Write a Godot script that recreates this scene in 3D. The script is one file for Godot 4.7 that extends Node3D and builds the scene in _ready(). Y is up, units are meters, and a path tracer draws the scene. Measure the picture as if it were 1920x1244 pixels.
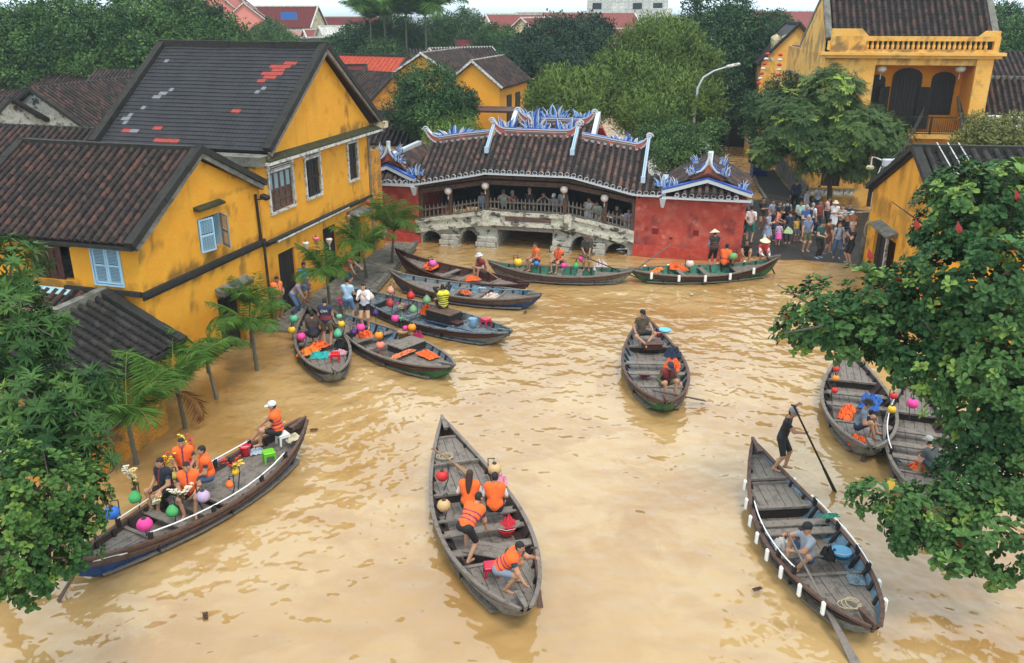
extends Node3D
# A flooded old-town street seen from the air: a covered bridge, yellow houses, wooden boats.

class MB:
	# collects triangles with normals and colours; mesh() makes one ArrayMesh of them
	var v := PackedVector3Array()
	var n := PackedVector3Array()
	var c := PackedColorArray()
	var col := Color(1, 1, 1)
	func t3(a: Vector3, b: Vector3, d: Vector3, na: Vector3, nb: Vector3, nd: Vector3):
		if (d - a).cross(b - a).dot(na + nb + nd) < 0.0:
			v.append(a); v.append(d); v.append(b)
			n.append(na); n.append(nd); n.append(nb)
		else:
			v.append(a); v.append(b); v.append(d)
			n.append(na); n.append(nb); n.append(nd)
		c.append(col); c.append(col); c.append(col)
	func tri(a: Vector3, b: Vector3, d: Vector3):
		var m := (d - a).cross(b - a).normalized()
		t3(a, b, d, m, m, m)
	func quad(a: Vector3, b: Vector3, d: Vector3, e: Vector3):
		tri(a, b, d); tri(a, d, e)
	func face(a: Vector3, b: Vector3, d: Vector3, e: Vector3, outward: Vector3):
		var m := (d - a).cross(b - a).normalized()
		if m.length_squared() < 0.5: m = (e - a).cross(d - a).normalized()
		if m.dot(outward) < 0: m = -m
		t3(a, b, d, m, m, m); t3(a, d, e, m, m, m)
	func hexa(p: Array):
		# p: bottom ring 0-3, top ring 4-7
		var ce := Vector3.ZERO
		for q in p: ce += q
		ce /= 8.0
		for f in [[0, 1, 2, 3], [4, 5, 6, 7], [0, 1, 5, 4], [1, 2, 6, 5], [2, 3, 7, 6], [3, 0, 4, 7]]:
			var m: Vector3 = (p[f[0]] + p[f[1]] + p[f[2]] + p[f[3]]) / 4.0 - ce
			face(p[f[0]], p[f[1]], p[f[2]], p[f[3]], m)
	func box(ce: Vector3, s: Vector3, b := Basis.IDENTITY):
		var h := s * 0.5
		var p := []
		for y in [-1, 1]:
			for q in [[-1, -1], [1, -1], [1, 1], [-1, 1]]:
				p.append(ce + b * Vector3(q[0] * h.x, y * h.y, q[1] * h.z))
		hexa(p)
	func bbox(ce: Vector3, s: Vector3, r: float, b := Basis.IDENTITY):
		# box with chamfered edges
		var h := s * 0.5
		r = minf(r, minf(h.x, minf(h.y, h.z)) * 0.9)
		var k := h - Vector3(r, r, r)
		for ax in 3:
			for sg in [-1.0, 1.0]:
				var e1 := (ax + 1) % 3
				var e2 := (ax + 2) % 3
				var q := []
				for w in [[-1, -1], [1, -1], [1, 1], [-1, 1]]:
					var p := Vector3.ZERO
					p[ax] = sg * h[ax]; p[e1] = w[0] * k[e1]; p[e2] = w[1] * k[e2]
					q.append(ce + b * p)
				var o := Vector3.ZERO
				o[ax] = sg
				face(q[0], q[1], q[2], q[3], b * o)
		for ax in 3:
			var e1 := (ax + 1) % 3
			var e2 := (ax + 2) % 3
			for s1 in [-1.0, 1.0]:
				for s2 in [-1.0, 1.0]:
					var q := []
					for w in [-1.0, 1.0]:
						var p1 := Vector3.ZERO
						p1[ax] = w * k[ax]; p1[e1] = s1 * h[e1]; p1[e2] = s2 * k[e2]
						var p2 := Vector3.ZERO
						p2[ax] = w * k[ax]; p2[e1] = s1 * k[e1]; p2[e2] = s2 * h[e2]
						q.append(ce + b * p1); q.append(ce + b * p2)
					var o := Vector3.ZERO
					o[e1] = s1; o[e2] = s2
					face(q[0], q[1], q[3], q[2], b * o)
		for x in [-1.0, 1.0]:
			for y in [-1.0, 1.0]:
				for z in [-1.0, 1.0]:
					var a := ce + b * Vector3(x * h.x, y * k.y, z * k.z)
					var d := ce + b * Vector3(x * k.x, y * h.y, z * k.z)
					var e := ce + b * Vector3(x * k.x, y * k.y, z * h.z)
					var m := b * Vector3(x, y, z).normalized()
					t3(a, d, e, m, m, m)
	func bar(a: Vector3, b: Vector3, w: float, h: float, up := Vector3.UP):
		# a straight bar of section w x h from a to b
		var z := (b - a)
		var L := z.length()
		if L < 1e-5: return
		z /= L
		var x := up.cross(z)
		if x.length() < 1e-4: x = Vector3.RIGHT.cross(z)
		x = x.normalized()
		box((a + b) * 0.5, Vector3(w, h, L), Basis(x, z.cross(x), z))
	func tube(pts: Array, rad: Array, k := 6, caps := true):
		var rings := []
		var nr := []
		var px := Vector3.ZERO
		for i in pts.size():
			var d: Vector3 = (pts[mini(i + 1, pts.size() - 1)] - pts[maxi(i - 1, 0)]).normalized()
			if px == Vector3.ZERO:
				px = d.cross(Vector3.UP)
				if px.length() < 0.05: px = d.cross(Vector3.RIGHT)
			px = (px - d * px.dot(d)).normalized()
			var py := d.cross(px)
			var ring := []
			var rn := []
			for j in k:
				var a := TAU * j / k
				var o := px * cos(a) + py * sin(a)
				ring.append(pts[i] + o * float(rad[mini(i, rad.size() - 1)]))
				rn.append(o)
			rings.append(ring); nr.append(rn)
		for i in pts.size() - 1:
			for j in k:
				var j2 := (j + 1) % k
				t3(rings[i][j], rings[i][j2], rings[i + 1][j2], nr[i][j], nr[i][j2], nr[i + 1][j2])
				t3(rings[i][j], rings[i + 1][j2], rings[i + 1][j], nr[i][j], nr[i + 1][j2], nr[i + 1][j])
		if caps:
			for e in [0, pts.size() - 1]:
				var d: Vector3 = (pts[e] - pts[1 if e == 0 else e - 1]).normalized()
				for j in k: t3(pts[e], rings[e][j], rings[e][(j + 1) % k], d, d, d)
	func lathe(prof: Array, k := 12, xf := Transform3D.IDENTITY, lobes := 0, depth := 0.0):
		# prof: Vector2(radius, height) from bottom to top
		var np := prof.size()
		var P := []
		for i in np:
			var row := []
			for j in k + 1:
				var a := TAU * j / k
				var r: float = prof[i].x * (1.0 - depth * absf(cos(a * lobes * 0.5)) if lobes > 0 else 1.0)
				row.append(xf * Vector3(r * cos(a), prof[i].y, r * sin(a)))
			P.append(row)
		var N := []
		for i in np:
			var row := []
			var sl: Vector2 = prof[mini(i + 1, np - 1)] - prof[maxi(i - 1, 0)]
			for j in k + 1:
				var a := TAU * j / k
				row.append((xf.basis * Vector3(cos(a) * sl.y, -sl.x, sin(a) * sl.y)).normalized())
			N.append(row)
		for i in np - 1:
			for j in k:
				if prof[i].x > 1e-5: t3(P[i][j], P[i][j + 1], P[i + 1][j + 1], N[i][j], N[i][j + 1], N[i + 1][j + 1])
				if prof[i + 1].x > 1e-5: t3(P[i][j], P[i + 1][j + 1], P[i + 1][j], N[i][j], N[i + 1][j + 1], N[i + 1][j])
	func poly(pts: Array, a: Vector3, th: Vector3):
		# extrudes a flat outline (Vector3 list, convex or not) by th; a is unused origin shift
		var q := PackedVector2Array()
		var m := Vector3.ZERO
		for i in pts.size(): m += (pts[i] - pts[0]).cross(pts[(i + 1) % pts.size()] - pts[0])
		m = m.normalized()
		var x: Vector3 = (pts[1] - pts[0]).normalized()
		var y := m.cross(x)
		for p in pts: q.append(Vector2((p - pts[0]).dot(x), (p - pts[0]).dot(y)))
		var ix := Geometry2D.triangulate_polygon(q)
		for i in range(0, ix.size(), 3):
			var f := th.normalized()
			t3(a + pts[ix[i]] + th, a + pts[ix[i + 1]] + th, a + pts[ix[i + 2]] + th, f, f, f)
			t3(a + pts[ix[i]], a + pts[ix[i + 1]], a + pts[ix[i + 2]], -f, -f, -f)
		for i in pts.size():
			var p: Vector3 = pts[i]
			var r: Vector3 = pts[(i + 1) % pts.size()]
			var o := (r - p).cross(m).normalized()
			face(a + p, a + r, a + r + th, a + p + th, o)
	func add(o: MB, xf: Transform3D, tint := Color(1, 1, 1)):
		var nb := xf.basis.inverse().transposed()
		var flip := xf.basis.determinant() < 0
		for i in range(0, o.v.size(), 3):
			for j in ([0, 2, 1] if flip else [0, 1, 2]):
				v.append(xf * o.v[i + j]); n.append((nb * o.n[i + j]).normalized()); c.append(o.c[i + j] * tint)
	func mesh(m: Material = null) -> ArrayMesh:
		var r := []
		r.resize(Mesh.ARRAY_MAX)
		r[Mesh.ARRAY_VERTEX] = v
		r[Mesh.ARRAY_NORMAL] = n
		r[Mesh.ARRAY_COLOR] = c
		var am := ArrayMesh.new()
		if v.size() == 0: return am
		am.add_surface_from_arrays(Mesh.PRIMITIVE_TRIANGLES, r)
		if m: am.surface_set_material(0, m)
		return am

var M := {}
var rng := RandomNumberGenerator.new()
var names := {}
var cam_pos := Vector3(0, 11.2, 0)

func rf(a: float, b: float) -> float: return rng.randf_range(a, b)
func numbered(s: String) -> String:
	names[s] = names.get(s, -1) + 1
	return s if names[s] == 0 else "%s_%03d" % [s, names[s]]
func thing(called: String, label: String, category: String, at := Vector3.ZERO, turn := 0.0, group := "") -> Node3D:
	var o := Node3D.new()
	o.name = numbered(called)
	o.position = at
	o.rotation.y = turn
	add_child(o, true)
	tag(o, label, category, group)
	return o
func tag(o: Node, label: String, category: String, group := ""):
	o.set_meta("label", label)
	o.set_meta("category", category)
	if group != "": o.set_meta("group", group)
func part(called: String, b, m: Material, parent: Node, xf := Transform3D.IDENTITY, kind := "") -> MeshInstance3D:
	var o := MeshInstance3D.new()
	o.name = called
	o.mesh = b.mesh(m) if b is MB else b
	if not (b is MB) and m: o.material_override = m
	o.transform = xf
	parent.add_child(o, true)
	if kind != "": o.set_meta("kind", kind)
	return o
func setting(called: String, b: MB, m: Material) -> MeshInstance3D:
	var o := MeshInstance3D.new()
	o.name = called
	o.mesh = b.mesh(m)
	add_child(o, true)
	o.set_meta("kind", "structure")
	return o
func single(called: String, b: MB, m: Material, label: String, category: String, at := Vector3.ZERO, turn := 0.0, group := "") -> MeshInstance3D:
	var o := MeshInstance3D.new()
	o.name = numbered(called)
	o.mesh = b.mesh(m)
	o.position = at
	o.rotation.y = turn
	add_child(o, true)
	tag(o, label, category, group)
	return o
func T(p: Vector3, turn := 0.0, s := Vector3.ONE) -> Transform3D:
	return Transform3D(Basis(Vector3.UP, turn).scaled_local(s), p)
func along(z: Vector3, up := Vector3.UP) -> Basis:
	# a basis whose z axis runs along z
	z = z.normalized()
	var x := up.cross(z)
	if x.length() < 1e-4: x = Vector3.RIGHT
	x = x.normalized()
	return Basis(x, z.cross(x), z)

# ---- computed textures ----
func noise_bytes(seed_: int, freq: float, oct := 4, sz := 512, kind := FastNoiseLite.TYPE_SIMPLEX_SMOOTH) -> PackedByteArray:
	var f := FastNoiseLite.new()
	f.seed = seed_
	f.frequency = freq
	f.noise_type = kind
	f.fractal_octaves = oct
	var im := f.get_seamless_image(sz, sz, false, false, 0.2)
	im.convert(Image.FORMAT_L8)
	return im.get_data()
func paint(sz: int, layers: Array, base: Color) -> ImageTexture:
	# layers: [noise bytes, low, high, colour, strength, x stretch, y stretch]; each mixes its colour in where its noise passes low..high
	var out := PackedByteArray()
	out.resize(sz * sz * 3)
	var R := PackedFloat32Array(); var G := PackedFloat32Array(); var B := PackedFloat32Array()
	R.resize(sz * sz); G.resize(sz * sz); B.resize(sz * sz)
	R.fill(base.r); G.fill(base.g); B.fill(base.b)
	for L in layers:
		var nb: PackedByteArray = L[0]
		var ns := int(sqrt(nb.size()))
		var lo: float = L[1] * 255.0
		var k: float = 1.0 / maxf(1.0, (L[2] - L[1]) * 255.0)
		var cl: Color = L[3]
		var st: float = L[4]
		var sx: int = L[5] if L.size() > 5 else 1
		var sy: int = L[6] if L.size() > 6 else 1
		var cr := cl.r; var cg := cl.g; var cb := cl.b
		for y in sz:
			var row := ((y * sy) % ns) * ns
			var o := y * sz
			for x in sz:
				var w := (nb[row + (x * sx) % ns] - lo) * k
				if w <= 0.0: continue
				if w > 1.0: w = 1.0
				w *= st
				var i := o + x
				R[i] += (cr - R[i]) * w; G[i] += (cg - G[i]) * w; B[i] += (cb - B[i]) * w
	for i in sz * sz:
		out[i * 3] = int(clampf(R[i], 0, 1) * 255.0); out[i * 3 + 1] = int(clampf(G[i], 0, 1) * 255.0); out[i * 3 + 2] = int(clampf(B[i], 0, 1) * 255.0)
	var im := Image.create_from_data(sz, sz, false, Image.FORMAT_RGB8, out)
	im.generate_mipmaps()
	return ImageTexture.create_from_image(im)
func bump_tex(nb: PackedByteArray, strength: float) -> ImageTexture:
	var sz := int(sqrt(nb.size()))
	var im := Image.create_from_data(sz, sz, false, Image.FORMAT_L8, nb)
	im.convert(Image.FORMAT_RGBA8)
	im.bump_map_to_normal_map(strength)
	return ImageTexture.create_from_image(im)
func mat(col: Color, rough := 0.8, tex: Texture2D = null, scale := 0.25, normal: Texture2D = null, nscale := 0.6, world := true) -> StandardMaterial3D:
	var m := StandardMaterial3D.new()
	m.albedo_color = col
	m.roughness = rough
	m.vertex_color_use_as_albedo = true
	if tex or normal:
		m.uv1_triplanar = true
		m.uv1_world_triplanar = world
		m.uv1_scale = Vector3(scale, scale, scale)
	if tex: m.albedo_texture = tex
	if normal:
		m.normal_enabled = true
		m.normal_texture = normal
		m.normal_scale = nscale
	return m

func _ready():
	rng.seed = 4
	var cam := Camera3D.new()
	cam.position = cam_pos
	cam.rotation_degrees.x = -20.5
	cam.fov = 2.0 * rad_to_deg(atan(622.0 / 1620.0))
	cam.near = 0.1
	cam.far = 2000.0
	add_child(cam)
	cam.current = true
	var env := Environment.new()
	env.tonemap_mode = Environment.TONE_MAPPER_LINEAR
	env.tonemap_exposure = 1.38
	env.background_mode = Environment.BG_SKY
	var sm := ProceduralSkyMaterial.new()
	sm.sky_top_color = Color(0.83, 0.88, 0.91)
	sm.sky_horizon_color = Color(0.84, 0.91, 0.95)
	sm.sky_curve = 0.12
	sm.sky_energy_multiplier = 1.25
	sm.ground_bottom_color = Color(0.35, 0.33, 0.28)
	sm.ground_horizon_color = Color(0.80, 0.86, 0.90)
	var sky := Sky.new()
	sky.sky_material = sm
	env.sky = sky
	env.sdfgi_enabled = true
	env.ssao_enabled = true
	env.ssil_enabled = true
	env.fog_enabled = true
	env.fog_density = 0.0004
	env.fog_light_color = Color(0.82, 0.89, 0.93)
	var we := WorldEnvironment.new()
	we.environment = env
	add_child(we)
	var sun := DirectionalLight3D.new()
	sun.light_energy = 0.5
	sun.light_color = Color(1.0, 0.97, 0.92)
	sun.light_angular_distance = 14.0
	sun.rotation_degrees = Vector3(-62, 25, 0)
	sun.shadow_enabled = true
	add_child(sun)
	mould.seed = 6
	mould.frequency = 0.6
	mould.fractal_octaves = 4
	make_materials()
	ground()
	house_a()
	porch()
	house_b()
	bridge()
	town()
	boats()
	people()
	goods()
	trees()

func make_materials():
	var blot := noise_bytes(11, 0.008, 5)
	var blot2 := noise_bytes(12, 0.014, 5)
	var fine := noise_bytes(13, 0.09, 3)
	var grit := noise_bytes(14, 0.25, 2)
	var cell := noise_bytes(15, 0.03, 3, 512, FastNoiseLite.TYPE_CELLULAR)
	var nfine := bump_tex(fine, 2.0)
	var ngrit := bump_tex(grit, 2.0)
	var nblot := bump_tex(blot2, 4.0)
	M.grit_n = ngrit
	var tx := paint(512, [[blot, 0.2, 0.9, Color(0.90, 0.60, 0.11), 0.9], [blot2, 0.45, 0.95, Color(0.92, 0.69, 0.21), 0.6], [fine, 0.35, 1.0, Color(0.74, 0.52, 0.15), 0.35, 3, 1],
		[blot, 0.76, 1.0, Color(0.46, 0.35, 0.17), 0.5], [grit, 0.6, 1.0, Color(0.6, 0.43, 0.16), 0.3], [fine, 0.74, 1.0, Color(0.36, 0.28, 0.15), 0.5, 4, 1]], Color(0.88, 0.615, 0.14))
	M.yellow = mat(Color(0.97, 0.97, 0.95), 0.85, tx, 0.17, nfine, 0.25)
	tx = paint(512, [[blot, 0.3, 0.65, Color(0.70, 0.46, 0.14), 0.8], [blot2, 0.5, 0.75, Color(0.36, 0.31, 0.22), 0.75], [fine, 0.45, 0.85, Color(0.2, 0.18, 0.13), 0.6, 3, 1], [blot, 0.66, 0.85, Color(0.52, 0.42, 0.26), 0.7]], Color(0.86, 0.58, 0.17))
	M.yellow_stained = mat(Color(1, 1, 1), 0.9, tx, 0.21, nfine, 0.3)
	tx = paint(512, [[blot, 0.35, 0.7, Color(0.86, 0.60, 0.22), 0.75], [fine, 0.4, 0.8, Color(0.92, 0.78, 0.50), 0.5, 4, 1], [blot2, 0.6, 0.85, Color(0.55, 0.45, 0.27), 0.5], [fine, 0.72, 0.9, Color(0.35, 0.3, 0.22), 0.6, 5, 1]], Color(0.86, 0.66, 0.33))
	M.ochre = mat(Color(1, 1, 1), 0.88, tx, 0.16, nfine, 0.25)
	tx = paint(512, [[blot, 0.35, 0.7, Color(0.66, 0.25, 0.20), 0.8], [blot2, 0.4, 0.8, Color(0.78, 0.45, 0.38), 0.75], [fine, 0.6, 0.9, Color(0.50, 0.13, 0.10), 0.4, 3, 1], [blot, 0.74, 0.86, Color(0.88, 0.60, 0.54), 0.55], [grit, 0.7, 0.95, Color(0.9, 0.62, 0.55), 0.35]], Color(0.73, 0.29, 0.225))
	M.red = mat(Color(1, 1, 1), 0.85, tx, 0.2, nfine, 0.3)
	tx = paint(512, [[blot2, 0.3, 0.65, Color(0.78, 0.77, 0.73), 0.85], [blot, 0.62, 0.72, Color(0.16, 0.16, 0.14), 0.85], [fine, 0.55, 0.85, Color(0.25, 0.25, 0.2), 0.5, 1, 2], [blot2, 0.68, 0.85, Color(0.40, 0.40, 0.27), 0.5]], Color(0.64, 0.63, 0.59))
	M.stone = mat(Color(1, 1, 1), 0.9, tx, 0.3, nblot, 0.4)
	tx = paint(512, [[blot2, 0.35, 0.7, Color(0.50, 0.49, 0.45), 0.7], [blot, 0.5, 0.8, Color(0.2, 0.2, 0.17), 0.6], [fine, 0.5, 0.8, Color(0.65, 0.64, 0.6), 0.4]], Color(0.38, 0.37, 0.34))
	M.concrete = mat(Color(1, 1, 1), 0.9, tx, 0.4, nfine, 0.4)
	M.concrete_dark = mat(Color(0.40, 0.39, 0.38), 0.92, tx, 0.5, nfine, 0.6)
	tx = paint(512, [[blot, 0.4, 0.75, Color(0.13, 0.14, 0.05), 0.8], [blot2, 0.5, 0.75, Color(0.07, 0.08, 0.03), 0.8], [fine, 0.55, 0.85, Color(0.30, 0.31, 0.12), 0.6]], Color(0.22, 0.22, 0.09))
	M.moss = mat(Color(1, 1, 1), 0.97, tx, 0.5, ngrit, 1.0)
	# clay tiles: dark brown with orange and pale lichen blotches
	var tt := func(base: Color, a: Color, b: Color) -> ImageTexture:
		return paint(256, [[noise_bytes(21, 0.02, 4, 256), 0.4, 0.7, a, 0.8], [noise_bytes(22, 0.05, 4, 256), 0.55, 0.75, b, 0.65], [noise_bytes(23, 0.2, 2, 256), 0.6, 0.85, Color(0.07, 0.06, 0.05), 0.65], [noise_bytes(24, 0.12, 3, 256), 0.70, 0.82, Color(0.50, 0.47, 0.42), 0.5]], base)
	var t1 = tt.call(Color(0.235, 0.165, 0.145), Color(0.16, 0.125, 0.115), Color(0.32, 0.215, 0.18))
	M.tiles = []
	for k in [[0.98, 0.95, 0.95], [0.72, 0.73, 0.76], [1.15, 1.1, 1.08], [0.62, 0.64, 0.66], [1.35, 1.14, 1.05]]:
		M.tiles.append(mat(Color(k[0], k[1], k[2]).clamp(Color(0, 0, 0), Color(2, 2, 2)), 0.85, t1, 1.1, ngrit, 0.7))
	M.bridge_tiles = []
	for k in [[1.12, 1.16, 1.2], [0.9, 0.95, 1.0], [1.4, 1.38, 1.36], [0.72, 0.76, 0.8], [1.6, 1.5, 1.42]]: M.bridge_tiles.append(mat(Color(k[0], k[1], k[2]), 0.85, t1, 1.1, ngrit, 0.7))
	var t2 = tt.call(Color(0.135, 0.125, 0.115), Color(0.10, 0.095, 0.09), Color(0.19, 0.165, 0.145))
	M.dark_tiles = []
	for k in [1.0, 0.8, 1.25, 0.68]: M.dark_tiles.append(mat(Color(k, k, k * 0.98), 0.88, t2, 1.2, ngrit, 0.7))
	M.pan = mat(Color(0.62, 0.62, 0.62), 0.9, t1, 1.0, ngrit, 0.7)
	M.slate = mat(Color(1.2, 1.22, 1.27), 0.75, paint(256, [[noise_bytes(31, 0.01, 4, 256), 0.4, 0.7, Color(0.10, 0.10, 0.11), 0.8], [noise_bytes(32, 0.08, 3, 256), 0.6, 0.8, Color(0.22, 0.21, 0.20), 0.5]], Color(0.145, 0.14, 0.145)), 0.35, ngrit, 0.4)
	M.red_tile = mat(Color(0.66, 0.27, 0.24), 0.8, paint(256, [[noise_bytes(33, 0.05, 3, 256), 0.4, 0.8, Color(0.6, 0.55, 0.52), 0.7]], Color(1, 1, 1)), 1.0)
	M.orange_tile = mat(Color(1, 1, 1), 0.85, paint(256, [[noise_bytes(34, 0.03, 4, 256), 0.4, 0.7, Color(0.55, 0.20, 0.11), 0.8], [noise_bytes(35, 0.1, 3, 256), 0.6, 0.85, Color(0.25, 0.12, 0.09), 0.6]], Color(0.72, 0.27, 0.14)), 0.3)
	M.grey_tile = mat(Color(0.46, 0.47, 0.49), 0.8)
	# wood; grain along the texture's v axis
	var wood := func(base: Color, a: Color, b: Color, s: int) -> ImageTexture:
		return paint(512, [[noise_bytes(s, 0.05, 4), 0.4, 0.7, a, 0.7, 4, 1], [noise_bytes(s + 1, 0.11, 3), 0.5, 0.75, b, 0.7, 4, 1], [noise_bytes(s + 2, 0.012, 4), 0.55, 0.75, a, 0.75], [grit, 0.7, 0.95, b, 0.3, 2, 1]], base)
	M.wood_grey = mat(Color(1, 1, 1), 0.75, wood.call(Color(0.47, 0.43, 0.395), Color(0.33, 0.30, 0.275), Color(0.58, 0.54, 0.50), 41), 0.6, nfine, 0.4, false)
	M.wood_brown = mat(Color(1, 1, 1), 0.7, wood.call(Color(0.36, 0.26, 0.21), Color(0.24, 0.165, 0.135), Color(0.47, 0.365, 0.31), 45), 0.6, nfine, 0.4, false)
	M.wood_red = mat(Color(1, 1, 1), 0.6, wood.call(Color(0.27, 0.12, 0.085), Color(0.18, 0.075, 0.055), Color(0.36, 0.19, 0.14), 49), 0.6, nfine, 0.4, false)
	M.wood_dark = mat(Color(1, 1, 1), 0.7, wood.call(Color(0.13, 0.095, 0.08), Color(0.075, 0.06, 0.055), Color(0.21, 0.16, 0.13), 53), 0.6, nfine, 0.4, false)
	M.wood_pale = mat(Color(1, 1, 1), 0.7, wood.call(Color(0.58, 0.44, 0.31), Color(0.45, 0.33, 0.23), Color(0.68, 0.54, 0.40), 57), 0.8, nfine, 0.3, false)
	var wear := paint(512, [[blot, 0.5, 0.7, Color(0.72, 0.70, 0.66), 0.8], [fine, 0.55, 0.8, Color(0.55, 0.52, 0.48), 0.7, 1, 3], [blot2, 0.62, 0.75, Color(0.38, 0.33, 0.28), 0.8]], Color(1, 1, 1))
	M.wear = wear
	M.hull_green = mat(Color(0.16, 0.42, 0.26), 0.55, wear, 0.5, null, 0, false)
	M.hull_blue = mat(Color(0.13, 0.26, 0.46), 0.55, wear, 0.5, null, 0, false)
	M.hull_grey = mat(Color(0.48, 0.50, 0.49), 0.6, wear, 0.5, null, 0, false)
	M.in_blue = mat(Color(0.42, 0.55, 0.64), 0.65, wear, 0.6, null, 0, false)
	M.in_grey = mat(Color(0.42, 0.47, 0.50), 0.65, wear, 0.6, null, 0, false)
	M.in_green = mat(Color(0.14, 0.46, 0.36), 0.6, wear, 0.6, null, 0, false)
	M.in_brown = mat(Color(0.24, 0.17, 0.14), 0.7, wear, 0.6, null, 0, false)
	M.white = mat(Color(0.82, 0.82, 0.80), 0.6, wear, 0.7)
	M.cream = mat(Color(0.82, 0.77, 0.62), 0.8, wear, 0.3)
	M.shutter_blue = mat(Color(0.60, 0.74, 0.82), 0.55)
	M.black = mat(Color(0.06, 0.06, 0.065), 0.6)
	M.rope = mat(Color(0.68, 0.62, 0.50), 0.95)
	M.metal = mat(Color(0.62, 0.63, 0.65), 0.4)
	M.metal.metallic = 0.7
	M.glaze = mat(Color(1, 1, 1), 0.3)                      # glazed porcelain and lacquer, coloured by vertex
	M.cloth = mat(Color(1, 1, 1), 0.9)
	M.plastic = mat(Color(1, 1, 1), 0.35)
	M.skin = mat(Color(1, 1, 1), 0.75)
	M.silk = mat(Color(1, 1, 1), 0.55)
	M.silk.backlight = Color(0.25, 0.25, 0.25)
	M.leaf = mat(Color(1, 1, 1), 0.55)
	M.leaf.metallic_specular = 0.3
	M.leaf.backlight = Color(0.16, 0.18, 0.06)
	M.bark = mat(Color(1, 1, 1), 0.9, paint(256, [[noise_bytes(61, 0.05, 4, 256), 0.4, 0.7, Color(0.20, 0.17, 0.14), 0.8, 3, 1]], Color(0.36, 0.32, 0.28)), 0.9, nfine, 0.8)
	M.palm_bark = mat(Color(1, 1, 1), 0.85, paint(256, [[noise_bytes(62, 0.06, 3, 256), 0.4, 0.7, Color(0.30, 0.28, 0.23), 0.7, 1, 4]], Color(0.45, 0.42, 0.36)), 1.2, nfine, 0.6)
	M.asphalt = mat(Color(1, 1, 1), 0.42, paint(512, [[blot, 0.4, 0.7, Color(0.13, 0.13, 0.135), 0.8], [grit, 0.5, 0.9, Color(0.30, 0.29, 0.28), 0.35], [blot2, 0.6, 0.8, Color(0.35, 0.28, 0.19), 0.5]], Color(0.20, 0.20, 0.205)), 0.3, ngrit, 0.5)
	M.mud = mat(Color(1, 1, 1), 0.6, paint(256, [[noise_bytes(63, 0.03, 4, 256), 0.4, 0.7, Color(0.25, 0.19, 0.12), 0.8]], Color(0.34, 0.27, 0.18)), 0.2, ngrit, 0.5)
	M.glass = mat(Color(0.06, 0.07, 0.08), 0.12)
	M.pale_glass = mat(Color(0.55, 0.64, 0.68), 0.2)
	M.aluminium = mat(Color(0.72, 0.73, 0.74), 0.45)
	M.vcol = mat(Color(1, 1, 1), 0.7)

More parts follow.
